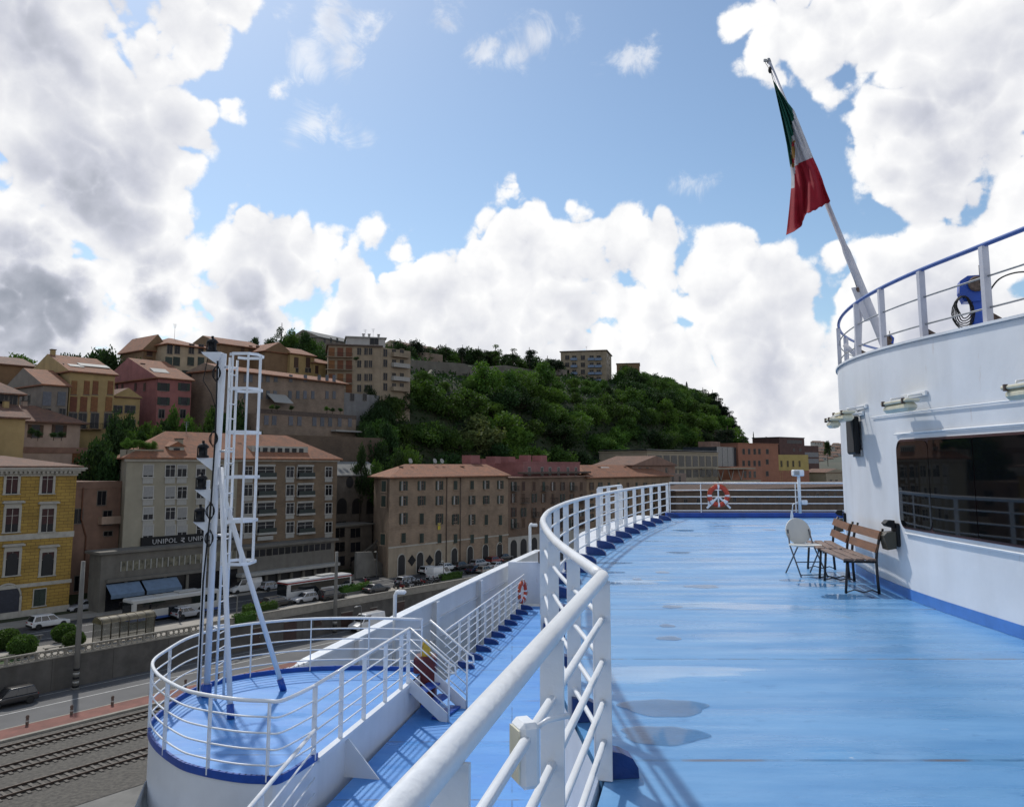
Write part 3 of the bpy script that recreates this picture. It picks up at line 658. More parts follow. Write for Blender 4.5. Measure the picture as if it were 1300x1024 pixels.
# ---------------------------------------------------------------- flagstaff and flag
tip = on_y(976, 78, 18.0); foot = on_y(1127, 447, 15.3)
ps = thing('flagpole', 'slanting white flagpole rising over the roof railing', 'flagpole', foot)
axis = (tip-foot)
MB().tube([foot, foot+axis*.30, foot+axis*.32, tip], [.085,.075,.055,.042], 12).build('staff', M_post, ps, True)
MB().tube([tip-axis.normalized()*.04, tip+axis.normalized()*.06], [.05,.05], 12).obox(tip+Vector((-.05,0,.02)), (.07,0,0), (0,.02,0), (0,0,.03)).build('truck', M_steel, ps, True)
sb0 = on_y(1103, 455, 15.6); sb1 = foot + axis*.20
MB().tube([(sb1.x-.12,sb1.y+.1,3.3), sb1], [.07,.07], 12).build('support_post', M_post, ps, True)
sb1 = foot + axis*.30
MB().obox((foot+axis*.14)+Vector((-.1,0,-.0)), Vector((.1,0,.02)), (0,.01,0), axis*.05).build('gusset', M_post, ps, True)
MB().tube([(foot.x-.75,foot.y+.2,4.0), (foot.x-.28,foot.y,3.42)], .045, 8).build('brace', M_post, ps, True)
hal = [on_y(1052,255,16.6), on_y(1075,325,16.1), on_y(1089,369,15.8), on_y(1086,395,15.7)]
MB().tube(hal, .009, 5).build('halyard', mat('dark_rope', (.06,.05,.04), .9), ps, True)
MB().lathe([(.02,-.07),(.05,-.03),(.05,.03),(.02,.07)], 8, hal[2]).build('cleat_block', M_grime, ps, True)
MB().tube([tip+Vector((-.09,0,-.02)), on_y(978,90,17.9), on_y(982,103,17.8)], .007, 5).lathe([(.02,-.08),(.045,-.03),(.04,.04),(.015,.08)], 8, on_y(977.5,89,17.9)).build('shackle', M_black, ps, True)

def cloth_mat():
    def one(name, col):
        m = mat(name, col, .85, .10, 6, .3, 60)
        b = m.node_tree.nodes['Principled BSDF']; out = m.node_tree.nodes['Material Output']
        tr = m.node_tree.nodes.new('ShaderNodeBsdfTranslucent'); tr.inputs[0].default_value = (*[c*1.1 for c in col], 1)
        mx = m.node_tree.nodes.new('ShaderNodeMixShader'); mx.inputs[0].default_value = .32
        m.node_tree.links.new(b.outputs[0], mx.inputs[1]); m.node_tree.links.new(tr.outputs[0], mx.inputs[2]); m.node_tree.links.new(mx.outputs[0], out.inputs[0])
        return m
    return [one('green_bunting', (.006,.10,.07)), one('white_bunting', (.55,.55,.58)), one('red_bunting', (.36,.008,.025)), one('gold_bunting', (.30,.16,.03))]
Lb = [(981.5,103),(987,128),(993,155),(999,185),(1003.5,212),(1005,225),(1004.5,238),(1003,255),(1000.5,278),(998,298.5)]
Rb = [(983,104),(1000,130),(1008,140),(1020,170),(1032,200),(1038,213),(1044,228),(1048,240),(1054,254),(1054.5,256)]
Bb = [(998,298.5),(1008,294),(1018,287),(1019.5,280),(1020.5,272),(1032,268),(1043,262),(1054,256)]
def lerp_list(Lq, f):
    x = f*(len(Lq)-1); i = min(int(x), len(Lq)-2); t = x-i
    return tuple(Lq[i][j]*(1-t)+Lq[i+1][j]*t for j in range(2))
NR, NCc = 90, 36
vs = []; uv = []
for i in range(NR+1):
    f = i/NR
    for j in range(NCc+1):
        g_ = j/NCc
        a = lerp_list(Lb, f); b = lerp_list(Rb, f)
        x = a[0]*(1-g_)+b[0]*g_; y = a[1]*(1-g_)+b[1]*g_
        # bottom edge shape: pull rows near the end to the hem line
        if f > .7:
            h = lerp_list(Bb, g_); w = ((f-.7)/.3)**1.3
            x = x*(1-w)+h[0]*w; y = y*(1-w)+(h[1]+ (.9*math.sin(g_*60)+.6*math.sin(g_*113) if g_ > .3 else 0))*w
        Y = 17.45 - f*1.5 + .10*math.sin(g_*13+f*3.0)*(.3+f) + .05*math.sin(g_*29-f*7) + .16*math.sin(g_*5.5+1)*f
        vs.append(on_y(x, y, Y)); uv.append((x, y))
fs = []; ms = []
for i in range(NR):
    for j in range(NCc):
        a = i*(NCc+1)+j; fs.append((a,a+1,a+NCc+2,a+NCc+1)); x, y = uv[a+NCc//NCc]
        gx = 1007 - (y-136)*.03 + 1.2*math.sin(y*.35)              # green / white fold line
        ry = (210 - (x-1010)*.62 + (9 if x < 1010 else 0) + (18 if x < 1009 else 0))
        if y > ry and y > 150 and x > 1003 - (y-238)*.2 and y > 196: c = 2
        elif y > 238: c = 2
        elif x < gx and y < 213: c = 0
        elif y < 137: c = 0
        else: c = 1
        if c != 2 and 1005.2 < x < 1009.0 and 176 < y < 212: c = 3 if int(y/5) % 2 else (2 if int(y/5) % 4 == 0 else 3)
        ms.append(c)
fl = thing('flag', 'tattered green, white and red flag with a small crest hanging limp from the pole', 'flag', vs[0])
mb = MB(); mb.v = [Vector(v) for v in vs]; mb.f = [list(f) for f in fs]; mb.m = ms; mb.sm = [True]*len(fs)
ob = mb.build('cloth', cloth_mat(), fl, True)
md = ob.modifiers.new('thickness', 'SOLIDIFY'); md.thickness = .006

# ---------------------------------------------------------------- davits on the top deck
def davit(x, y, z, s, label, rz):
    d = thing('davit', label, 'winch', (x, y, z), rz, 'blue davits on the superstructure roof')
    MB().box(-.09*s,.09*s,-.09*s,.09*s,0,.72*s,bev=.02).build('column', M_dblue, d)
    MB().prism([(-.20*s,.55*s),(-.26*s,.72*s),(-.24*s,.92*s),(-.12*s,1.0*s),(.12*s,1.0*s),(.2*s,.9*s),(.16*s,.66*s),(.09*s,.55*s)], -.13*s, .13*s).build('head', M_dblue, d)
    MB().lathe([(.11*s,-.05*s),(.13*s,-.03*s),(.13*s,.03*s),(.11*s,.05*s)], 14).xf(Matrix.Translation((0,-.17*s,.84*s)) @ Matrix.Rotation(R(90),4,'X')).build('drum', M_grime, d)
    MB().tube([(.05*s,-.22*s,.84*s),(.05*s,-.22*s,1.15*s)], .014*s, 6).build('crank', M_black, d)
    return d
p = on_y(1241, 414, 8.9); davit(p.x, p.y, 3.12, .66, 'larger blue davit winch behind the roof railing with a coil of black cable', R(-20))
p = on_y(1128, 446, 13.6); davit(p.x, p.y, 3.38, .48, 'small blue winch at the foot of the flagpole', R(-20))
p = on_y(1224, 390, 8.8); cc = thing('cable_coil', 'coil of black cable hanging beside the larger blue davit', 'cable', p); mb = MB()
for k in range(6):
    rr = .10+.012*k; mb.tube([p+Vector((math.cos(a*.35)*rr*.75+.004*k, .02*math.sin(a+k)+.012*k, math.sin(a*.35)*rr*1.25 - .012*k)) for a in range(18)], .007, 6, closed=True)
mb.build('coil', M_black, cc, True)
q = [on_y(1248,388,8.7), on_y(1258,367,8.5), on_y(1272,352,8.3), on_y(1300,345,8.0), on_y(1340,352,7.6)]
MB().tube(catmull([tuple(v) for v in q],5), .009, 6).build('cable', M_black, cc, True)

# ---------------------------------------------------------------- fittings on the wall
M_lampgl = mat('yellowed_lamp_cover', (.70,.66,.50), .25, .1, 6)
def wall_lamp(px, py, L_, label, w=.19):
    a, z = wall_at_px(px, py, w); p, nn = wall_xy(a, 0); rz = math.atan2(nn.y, nn.x)
    d = thing('wall_lamp', label, 'lamp', (p.x, p.y, z), rz, 'tube lamps on brackets along the white wall')
    MB().box(w-.075,w+.075,-L_/2,L_/2,-.105,-.005,bev=.035).build('diffuser', M_lampgl, d)
    MB().box(w-.085,w+.085,-L_/2-.03,L_/2+.03,-.005,.035,bev=.012).build('housing', M_lampgl, d)
    for s in (-1, 1):
        MB().tube([(w,s*L_*.36,.03),(w,s*L_*.36,.07),(0.0,s*L_*.36,.10)], .012, 8).build('bracket_arm', M_tube, d)
        MB().box(w+.06,w+.10,s*L_*.42-.015,s*L_*.42+.015,-.02,.045,bev=.004).build('clip', M_grime, d)
    MB().box(.0,.03,-L_*.5,L_*.5,.07,.13,bev=.005).build('wall_plate', M_tube, d)
wall_lamp(1142, 512, .66, 'tube lamp on brackets above the left part of the dark window')
wall_lamp(1312, 490, .66, 'tube lamp on brackets cut by the right edge of the photo')
wall_lamp(1071, 526, .66, 'tube lamp above the black loudspeaker box near the wall edge', .26)
p, nn = wall_xy(17+WR*.50, .05)
wall_lamp(1058, 534, .30, 'small far lamp sticking out beyond the wall edge', .40)
a, z = wall_at_px(1082, 551, .08); p, nn = wall_xy(a, 0); d = thing('loudspeaker', 'black rectangular box mounted on the white wall below a lamp', 'loudspeaker', (p.x,p.y,z), math.atan2(nn.y,nn.x))
MB().box(.03,.11,-.27,.27,-.30,.26,bev=.02).build('cabinet', M_black, d); MB().box(.11,.116,-.24,.24,-.27,.23).build('grille', mat('dark_mesh',(.012,.010,.010),.8,.3,60), d); MB().box(0,.03,-.28,.28,-.34,-.24,bev=.005).build('mount', M_steel, d)
def box_lamp(px, py, s, label):
    a, z = wall_at_px(px, py, .1); p, nn = wall_xy(a, 0); d = thing('floodlight', label, 'lamp', (p.x,p.y,z), math.atan2(nn.y,nn.x), 'floodlights fixed low on the wall')
    MB().box(.0,.05*s,-.13*s,.13*s,-.20*s,.17*s,bev=.01).build('back_box', M_black, d)
    MB().prism([(.05,-.18),(.16,-.20),(.20,-.02),(.16,.02),(.05,.03)], -.12*s, .12*s).build('housing', mat('bronze_plastic',(.06,.05,.03),.45), d)
    MB().obox((.187*s,0,-.11*s), (.004,0,.0), (0,.095*s,0), (-.012*s,0,.075*s)).build('lens', M_lampgl, d)
    MB().prism([(.05,.07),(.14,.09),(.17,.13),(.13,.17),(.05,.17)], -.09*s, .09*s).build('sensor_head', M_black, d)
box_lamp(1129, 677, .80, 'dark box floodlight on the wall just left of the window')
box_lamp(1066, 660, .75, 'dark floodlight at the wall edge behind the far bench')

# ---------------------------------------------------------------- benches and chair
M_wood = mat('varnished_bench_slat', (.18,.072,.025), .45, .25, 6, .25, 30, stretch=(6,.6,6))
M_seatw = mat('worn_grey_bench_slat', (.21,.135,.10), .6, .3, 6, .3, 30, stretch=(6,.6,6))
M_iron = mat('black_bench_iron', (.018,.014,.014), .45, .2, 20)
def bench(x, y, rz, label):
    """faces -x locally: front legs at x=-.22, back at x=.22; runs along y"""
    b = thing('bench', label, 'bench', (x, y, 0), rz, 'slatted benches against the white wall'); L_ = 1.24
    for s in (-1, 1):
        yy = s*(L_/2-.06)
        MB().tube([(-.225,yy,.004),(-.215,yy,.12),(-.20,yy,.28),(-.19,yy,.41)], .017, 6).build('leg', M_iron, b)
        MB().tube([(.185,yy,.004),(.175,yy,.16),(.17,yy,.42),(.185,yy,.55),(.22,yy,.70),(.27,yy,.83)], .019, 6).build('leg', M_iron, b)
        MB().tube([(-.235,yy,.405),(.17,yy,.405)], .015, 6).tube([(-.21,yy,.02),(-.12,yy,.05),(.0,yy,.02),(.1,yy,.05),(.18,yy,.02)], .008, 6).build('side_frame', M_iron, b)
    for i, xx in enumerate((-.19,-.045,.10)):
        MB().box(xx-.055,xx+.055,-L_/2,L_/2,.42,.45,bev=.006).build('seat_slat', M_seatw, b)
    for x0, z0 in ((.188,.56),(.228,.73)):
        MB().obox((x0-.02,0,z0+.02), (.012,0,-.004), (0,L_/2,0), (.018,0,.052)).build('back_slat', M_wood, b)
b1 = bench(4.62, 11.10, R(-8), 'nearer slatted bench with brown wooden back and black iron legs')
b2 = bench(4.83, 12.42, R(-12), 'farther slatted bench behind the nearer one by the wall')
ch = thing('folding_chair', 'white folding chair with an oval back in front of the far bench', 'chair', (4.46, 12.35, 0), R(8))
M_chair = mat('white_chair_plastic', (.66,.66,.62), .4, .05)
el_ = [(math.cos(a)*.205, math.sin(a)*.21) for a in [2*math.pi*i/28 for i in range(28)]]
el_ = [(x, .62+z*(1.0 if z > 0 else .85)) for x, z in el_]
mb = MB().prism(el_, .17, .19); mb.v = [Vector((v.x, v.y + (v.z-.45)*.22 - .15*0 - v.x*v.x*.4, v.z)) for v in mb.v]; mb.build('backrest', M_chair, ch)
se = [(math.copysign(abs(math.cos(a))**.6*.22, math.cos(a)), math.copysign(abs(math.sin(a))**.6*.20, math.sin(a))) for a in [2*math.pi*i/28 for i in range(28)]]
MB().prism(se, .43, .455, 'z').build('seat', M_chair, ch)
M_ct = mat('chair_tube', (.16,.16,.17), .35, .1, metal=.7)
for s in (-1, 1):
    MB().tube([(s*.21,-.24,.0),(s*.19,.12,.44),(s*.17,.20,.66)], .011, 6).build('leg', M_ct, ch)
    MB().tube([(s*.20,.26,.0),(s*.185,-.12,.43)], .011, 6).build('leg', M_ct, ch)
MB().tube([(-.2,-.08,.20),(.2,-.08,.20)], .008, 6).tube([(-.205,-.22,.03),(.205,-.22,.03)], .008, 6).build('stretcher', M_ct, ch)

# ---------------------------------------------------------------- lifebuoys
M_orange = mat('orange_red_buoy', (.55,.055,.02), .5, .12, 8); M_bw = mat('white_reflective_band', (.8,.8,.8), .4, .05)
def lifebuoy(c, r, rz, label):
    d = thing('lifebuoy', label, 'lifebuoy', c, rz, 'lifebuoys')
    n, k = 40, 10; th = r*.21
    mb = MB(); vs = []
    for i in range(n):
        a = 2*math.pi*i/n
        for j in range(k): b = 2*math.pi*j/k; rr = r-th+th*math.cos(b); vs.append((rr*math.cos(a), th*.7*math.sin(b), rr*math.sin(a)))
    mb.add(vs, [(i*k+j, i*k+(j+1)%k, ((i+1)%n)*k+(j+1)%k, ((i+1)%n)*k+j) for i in range(n) for j in range(k)], 0, True); mb.build('ring', M_orange, d)
    for a0 in (90, 222, 318, 270, 180, 0):
        mb = MB(); vs = []; w = 11 if a0 in (222,318) else 6
        for i in range(5):
            a = R(a0-w+2*w*i/4)
            for j in range(k): b = 2*math.pi*j/k; rr = r-th+th*1.05*math.cos(b); vs.append((rr*math.cos(a), th*.75*math.sin(b), rr*math.sin(a)))
        mb.add(vs, [(i*k+j, i*k+(j+1)%k, (i+1)*k+(j+1)%k, (i+1)*k+j) for i in range(4) for j in range(k)], 0, True); mb.build('band', M_bw, d)
    MB().tube([(r*1.02*math.cos(a), -.02+th*.5*math.sin(a*8), r*1.02*math.sin(a)) for a in [2*math.pi*i/40 for i in range(40)]], .008, 5, closed=True).build('grab_line', mat('orange_rope',(.45,.16,.05),.8), d)
    return d
p = on_y(912, 629, 25.40); d = lifebuoy(p, .355, 0, 'orange and white lifebuoy hanging on the stern railing')
MB().box(-.02,.02,.0,.03,-.30,.42).box(-.33,-.29,.0,.03,-.36,-.10).obox((-.2,.0,-.22),(.17,0,.17),(0,.012,0),(-.02,0,.02)).obox((.2,.0,-.22),(.17,0,-.17),(0,.012,0),(.02,0,.02)).build('holder', M_tube, d)
p = on_y(663, 751, lowrail[2].y-.55); lifebuoy(p, .36, R(68), 'orange lifebuoy seen almost edge on at the aft end of the lower deck railing')

# lamp post at the stern rail
p = on_y(1016, 655, 25.3)
d = thing('deck_lamp', 'white lamp post with a floodlight head at the stern railing', 'lamp', (p.x,p.y,0))
MB().tube([(0,0,.15),(0,0,1.5)], .05, 10).build('post', M_tube, d)
MB().box(-.20,.14,-.14,.1,1.30,1.50,bev=.03).build('lamp_head', M_tube, d); MB().box(-.18,-.02,-.155,-.14,1.33,1.47).build('lens', M_steel, d)
MB().box(.04,.22,-.10,.02,.42,.56,bev=.02).build('junction_box', M_tube, d)
MB().tube([(-.06,0,.5),(-.22,0,.42),(-.26,-.02,.15)],.016,6).lathe([(.05,0),(.045,.1),(.02,.22)],8,(-.27,-.02,.0)).build('cable_gland', M_tube, d)

# crooked lamp post standing outboard of the bulwark
for px, py0, yy in ((673,665,32.5),):
    p = on_y(px, 720, yy); topz = on_y(px, py0, yy).z
    d = thing('deck_lamp', 'white crook shaped lamp post behind the bulwark near the curved railing', 'lamp', (p.x,p.y,-4.6), 0, 'crook shaped lamp posts outside the bulwark')
    topz += 2.0
    MB().tube([(0,0,0),(0,0,topz+2.5),(.03,0,topz+2.58),(.10,0,topz+2.6)], .06, 10).build('post', M_tube, d)
    MB().box(.02,.30,-.09,.09,topz+2.50,topz+2.62,bev=.03).build('lamp_head', M_tube, d)
p = on_y(501, 790, 19.5); tz = on_y(501, 750, 19.5).z
d = thing('deck_lamp', 'white crook shaped lamp post rising behind the mooring platform railing', 'lamp', (p.x,p.y,-3.2), 0, 'crook shaped lamp posts outside the bulwark')
MB().tube([(0,0,0),(0,0,tz+3.1),(.04,0,tz+3.18),(.12,0,tz+3.2)], .045, 10).build('post', M_tube, d)
MB().box(.04,.26,-.08,.08,tz+3.13,tz+3.22,bev=.03).build('lamp_head', M_tube, d)

# white lamp box fixed outside the near handrail
p = on_y(672, 925, 2.55)
d = thing('rail_lamp', 'white box lamp on a bent arm outside the near handrail', 'lamp', p, R(20))
MB().box(-.045,.02,-.05,.05,-.16,.03,bev=.015).build('housing', M_tube, d); MB().box(-.05,-.045,-.04,.04,-.14,.01).build('lens', M_lampgl, d)
MB().tube([(.02,0,.0),(.06,0,.02),(.14,.02,.02)], .009, 6).build('arm', M_tube, d)

# ---------------------------------------------------------------- signal mast
mbase = on_z(262, 884, PZ); mt = on_y(274, 449, mbase.y)
MX, MY = mbase.x, mbase.y; MZ = mt.z
mast = thing('signal_mast', 'tall white signal mast with a caged ladder standing on the round platform', 'mast', (MX, MY, PZ))
H = MZ-PZ
MB().tube([(0,0,0),(0,0,H*.62),(0.02,0,H)], [.055,.058,.072], 14).build('pole', M_white, mast)
MB().tube([(0,0,0),(0,0,.22)], .085, 14).build('pole_foot', M_navy, mast)
MB().box(-.17,-.11,-.03,.03,0,H*.62,bev=.01).build('cable_trunk', M_white, mast)
f1 = on_z(293, 912, PZ) - Vector((MX,MY,PZ)); f2 = on_z(360, 876, PZ) - Vector((MX,MY,PZ))
for f_, zt in ((f1, 4.0), (f2, 3.7)):
    MB().tube([f_, (0.08,0,zt)], .046, 10).build('strut', M_white, mast)
    dd = (Vector((0.08,0,zt))-f_).normalized(); MB().tube([f_, f_+dd*.22], .062, 10).build('strut_foot', M_navy, mast)
lx, ly0, ly1 = .24, -.22, .17
for ly in (ly0, ly1):
    MB().tube([(lx-(.0),ly,.0),(lx,ly,H-.1)], .024, 8).build('ladder_rail', M_tube, mast)
for z in (1.2, 2.8, 4.3, H-.25):
    MB().tube([(0.08,0,z),(lx,ly0,z)], .02, 6).tube([(0.08,0,z),(lx,ly1,z)], .02, 6).build('ladder_bracket', M_tube, mast)
nr = int((H-.3)/.27)
for i in range(nr): MB().tube([(lx,ly0,.3+.27*i),(lx,ly1,.3+.27*i)], .012, 6).build('rung', M_tube, mast)
cz = [on_y(300,y,MY).z-PZ for y in (452,495,549,605,660,713)]
hoop = [(lx,ly0-.02),(lx+.10,ly0-.14),(lx+.38,ly0-.14),(lx+.50,ly0+.02),(lx+.50,ly1-.02),(lx+.38,ly1+.14),(lx+.10,ly1+.14),(lx,ly1+.02)]
for z in cz: 
    mb = MB()
    for i in range(len(hoop)-1):
        a, b = Vector((*hoop[i],z)), Vector((*hoop[i+1],z)); t = (b-a).normalized(); mb.obox((a+b)/2, (b-a)/2*1.02, Vector((-t.y,t.x,0))*.005, (0,0,.026))
    mb.build('cage_hoop', M_tube, mast)
for x, y in ((lx+.38,ly0-.14),(lx+.50,(ly0+ly1)/2),(lx+.10,ly0-.14),(lx+.38,ly1+.14)):
    MB().obox((x,y,(cz[0]+cz[-1])/2), (.018,0,0), (0,.006,0), (0,0,(cz[0]-cz[-1])/2)).build('cage_bar', M_tube, mast)
mb = MB().prism([(-.34,H+.02),(.02,H+.02),(.02,H-.05),(-.05,H-.20),(-.31,H-.02)], -.10, .10); mb.build('lamp_bracket', M_white, mast)
lampz = [H+.02] + [on_y(262,y,MY).z-PZ for y in (581,621,662)]
for i, z in enumerate(lampz):
    if i: MB().prism([(-.36,z),(-.05,z),(-.05,z-.24),(-.33,z-.03)], -.05, .05).build('lamp_bracket', M_white, mast)
    lo_ = thing('mast_lamp', ['black navigation lamp on top of the signal mast','upper of the three black lamps on the side brackets of the mast','middle of the three black lamps on the side brackets of the mast','lowest of the three black lamps on the side brackets of the mast'][i], 'lamp', (MX-.26 if i else MX-.18, MY, PZ+z+.003), 0, 'black navigation lamps on the signal mast')
    MB().lathe([(.105,0),(.105,.04),(.075,.05),(.075,.17),(.10,.18),(.10,.21),(.06,.25),(.02,.27)], 14).build('housing', M_black, lo_)
    MB().lathe([(.02,.27),(.03,.29),(.02,.31)], 8).tube([(.07,-.07,.02),(.07,-.07,.2)],.012,6).tube([(-.07,-.07,.02),(-.07,-.07,.2)],.012,6).build('cap', M_black, lo_)
# cables with coiled loops along the pole
mb = MB(); mb.tube([(-.02,-.13,H-.15),(.0,-.125,4.6),(-.03,-.125,3.2),(-.10,-.13,2.0),(-.10,-.125,.1)], .016, 6)
mb.tube([(-.25,-.02,H-.1),(-.30,-.05,H-.5),(-.12,-.1,H-.75),(-.02,-.13,H-1.0)], .008, 5)
for z in [on_y(268,y,MY).z-PZ for y in (475,557,648,682)]:
    for k in range(3): mb.tube([(-.02+math.cos(a)*(.05+.015*k), -.145-.008*k, z+math.sin(a)*(.15-.02*k)) for a in [2*math.pi*i/14 for i in range(14)]], .007, 5, closed=True)
mb.build('cable', M_black, mast)

# ---------------------------------------------------------------- things on the mooring platform / behind stairs
p = on_z(500, 800, PZ); 
p = on_y(529, 838, 15.3); d = thing('deck_winch', 'dark red winch motor with a yellow top beside the deck stairs', 'winch', (p.x+.05, 16.4, LZ), 0)
MB().box(-.22,.22,-.2,.2,0,.9,bev=.04).build('housing', mat('dark_red_paint',(.12,.012,.014),.5,.2,8), d); MB().lathe([(.11,.9),(.11,1.0),(.05,1.16),(.02,1.2)],12).build('cap', mat('yellow_paint',(.55,.36,.03),.5), d)
# ================================================================ THE TOWN
ZS, ZL, TW = -18.0, -21.0, 88.1
M_conc = mat('grey_concrete', (.17,.165,.15), .85, .16, .5, .3, 12, coords='World', dirt=0)
M_wallc = mat('weathered_retaining_wall', (.105,.098,.088), .9, .22, .5, .3, 10, dirt=.35)
M_stonew = mat('pale_parapet_stone', (.27,.25,.21), .85, .12, 1.5, .2, 20)
M_asph = mat('asphalt', (.050,.050,.052), .85, .22, .25, .3, 30, coords='World')
M_asph2 = mat('old_grey_asphalt', (.105,.105,.105), .85, .14, .22, .3, 30, coords='World')
M_pave = mat('pale_pavement', (.30,.275,.235), .85, .12, .6, .2, 20, coords='World')
M_red = mat('red_paving', (.20,.075,.055), .85, .18, .8, .3, 20, coords='World')
M_mark = mat('road_marking_paint', (.50,.50,.48), .7, .22, 2, coords='World')
M_ballast = mat('track_ballast', (.13,.12,.10), .95, .35, 3, 1.0, 12, coords='World', col2=(.05,.045,.04))
M_grass = mat('grass', (.045,.085,.018), .95, .3, 1.5, .8, 20, coords='World')
M_dark = mat('dark_opening', (.010,.010,.011), .6, .1)
M_pane = mat('window_pane', (.013,.014,.017), .15, .2, objrand=.5, spec=.22)
M_rail = mat('rust_rail', (.07,.05,.04), .5, .2, metal=.5)

def sheet(name, s0, s1, t0, t1, z, m, kind='structure', th=0.0):
    t0 += 2.8; t1 += 2.8; mb = MB(); P = [town(s0,t0,z), town(s1,t0,z), town(s1,t1,z), town(s0,t1,z)]
    if th: mb.add(P+[p-Vector((0,0,th)) for p in P], [(0,1,2,3),(0,4,5,1),(1,5,6,2),(2,6,7,3),(3,7,4,0)])
    else: mb.add(P, [(0,1,2,3)])
    o = mb.build(name, m); tag(o, label={'x':''}.get(name, name.replace('_', ' ')), cat=None, kind=kind); return o
def structure(o, label): o['label'] = label; o['kind'] = 'structure'; return o
structure(sheet('sea', -900, 2600, -1800, 3000, -24, mat('harbour_water', (.012,.03,.035), .12, .2, .02, .6, .3, coords='World')), 'dark harbour water below the quay')
structure(sheet('ground', -400, 2500, 30, 2600, ZL-.05, M_conc, th=2.5), 'concrete ground of the quay and the town')
structure(sheet('lower_road', -100, 420, 75.75, TW-2.9, ZL, M_asph2), 'grey asphalt road running along the foot of the retaining wall')
structure(sheet('road_marking', -100, 420, 80.4, 80.56, ZL+.006, M_mark), 'white line along the lower road')
structure(sheet('road_marking', -100, 420, 84.2, 84.32, ZL+.006, M_mark), 'thin white edge line of the lower road near the wall')
structure(sheet('kerb', -100, 420, 75.5, 75.75, ZL+.13, M_stonew, th=.15), 'pale kerb between lower road and red pavement')
structure(sheet('red_pavement', -100, 420, 72.8, 75.5, ZL+.12, M_red, th=.15), 'red paved strip beside the railway tracks')
structure(sheet('kerb', -100, 420, 72.4, 72.8, ZL+.16, M_stonew, th=.2), 'pale kerb between red pavement and railway tracks')
structure(sheet('track_bed', -100, 420, 55, 72.4, ZL-.02, M_ballast), 'ballast bed of the railway tracks')
mb = MB()
for tc_ in (73.0, 68.4, 63.6):
    for i in range(230): a = town(-20+i*.62, tc_, ZL+.0); mb.obox(a, U*.12, N*1.25, (0,0,.05))
structure(mb.build('railway_sleepers', mat('concrete_sleeper', (.15,.135,.115), .9, .2, 3, coords='World')), 'worn sleepers of the quay railway tracks')
for t0 in (70.9, 69.5, 66.3, 64.9, 61.5, 60.1):
    mb = MB(); a, b = town(-60, t0+2.8, ZL+.08), town(300, t0+2.8, ZL+.08); mb.obox((a+b)/2, (b-a)/2, N*.04, (0,0,.09))
    tag(mb.build('rail', M_rail), 'rusty steel rail of the tracks beside the red pavement, %s' % {70.9:'nearest the pavement',69.5:'second from the pavement',66.3:'third from the pavement',64.9:'fourth from the pavement',61.5:'fifth from the pavement',60.1:'farthest from the pavement'}[t0], 'rail', 'steel rails of the quay tracks')
structure(sheet('promenade', -100, 420, TW-2.5, 92.6, ZS+.13, M_pave, th=.6), 'pale promenade behind the parapet')
structure(sheet('upper_road', -100, 420, 92.6, 105.5, ZS, M_asph, th=.6), 'dark asphalt upper street')
for t0, nm in ((96.6,'nearer'),(101.0,'farther')):
    structure(sheet('road_marking', -100, 420, t0, t0+.13, ZS+.006, M_mark), nm+' white lane line of the upper street')
structure(sheet('pavement', -100, 420, 105.5, 112, ZS+.13, M_pave, th=.6), 'pavement in front of the street buildings')
structure(sheet('lawn', 20, 35.5, TW-2.0, 90.8, ZS+.17, M_grass), 'green lawn with round bushes on the promenade')

# retaining wall with doors, pilasters and parapet
wr = thing('retaining_wall', 'long grey retaining wall between the lower road and the promenade', 'wall', town(-100, TW, ZL), TOWN)
MB().box(0, 520, 0, .6, -.6, 3.15).build('wall', M_wallc, wr)
MB().box(0, 520, -.08, .68, 3.15, 3.30).build('coping', M_stonew, wr)
for i in range(60): MB().box(20+i*6.2, 20.25+i*6.2, -.05, .0, 0, 3.15).build('pilaster', M_wallc, wr) if i < 40 else None
def wall_s(px, py, t): p = on_t(px, py, t); return p.dot(U)
M_door = mat('brown_steel_door', (.055,.028,.022), .6, .2, 2)
for x0, x1, y0, y1 in ((321,330,798,819),(360,376,790,815),(433,447,778,798),(399,408,786,793),(470,478,772,777),(500,513,765,782)):
    s0 = wall_s(x0,(y0+y1)/2,TW)+100; s1 = wall_s(x1,(y0+y1)/2,TW)+100; z1 = on_t(x0,y0,TW).z-ZL; z0 = 0.02 if y1-y0 > 12 else z1-.9
    dr = MB().box(s0, s1, -.06, -.0, z0, z1).build('door', M_door, wr); MB().box(s0-.1, s1+.1, -.09, -.061, z1, z1+.12).box(s0+.9*(s1-s0)-.02,s0+.9*(s1-s0)+.05,-.1,-.061,(z0+z1)/2,(z0+z1)/2+.15).build('lintel', M_stonew, dr)
# pierced parapet on the near part, plain further along
pr = thing('balustrade', 'pale pierced stone parapet along the edge of the promenade', 'balustrade', town(-100, TW, ZL+3.3), TOWN)
S1 = wall_s(268,795,TW)+100
mb = MB().box(0, S1, .1, .35, .60, .74, bev=.02).box(0, S1, .1, .35, 0, .08); x = 95.0
while x < S1-1:
    mb.box(x, x+.22, .08, .37, .08, .60)
    for k in range(4):
        cx = x+.22+.36+k*.62
        if cx+.3 > S1: break
        pts = [(cx+.27*math.cos(a), .22, .34+.24*math.sin(a)) for a in [math.pi*j/4 for j in range(8)]]
        mb.tube(pts, .05, 4, closed=True)
        mb.obox((cx+.30,.22,.34), (.035,0,0), (0,.05,0), (0,0,.26))
    x += 2.75
mb.build('pierced_panel', M_stonew, pr)
MB().box(S1, 520, .08, .36, 0, .72).box(S1, 520, .03, .41, .72, .84, bev=.03).build('solid_parapet', M_stonew, pr)

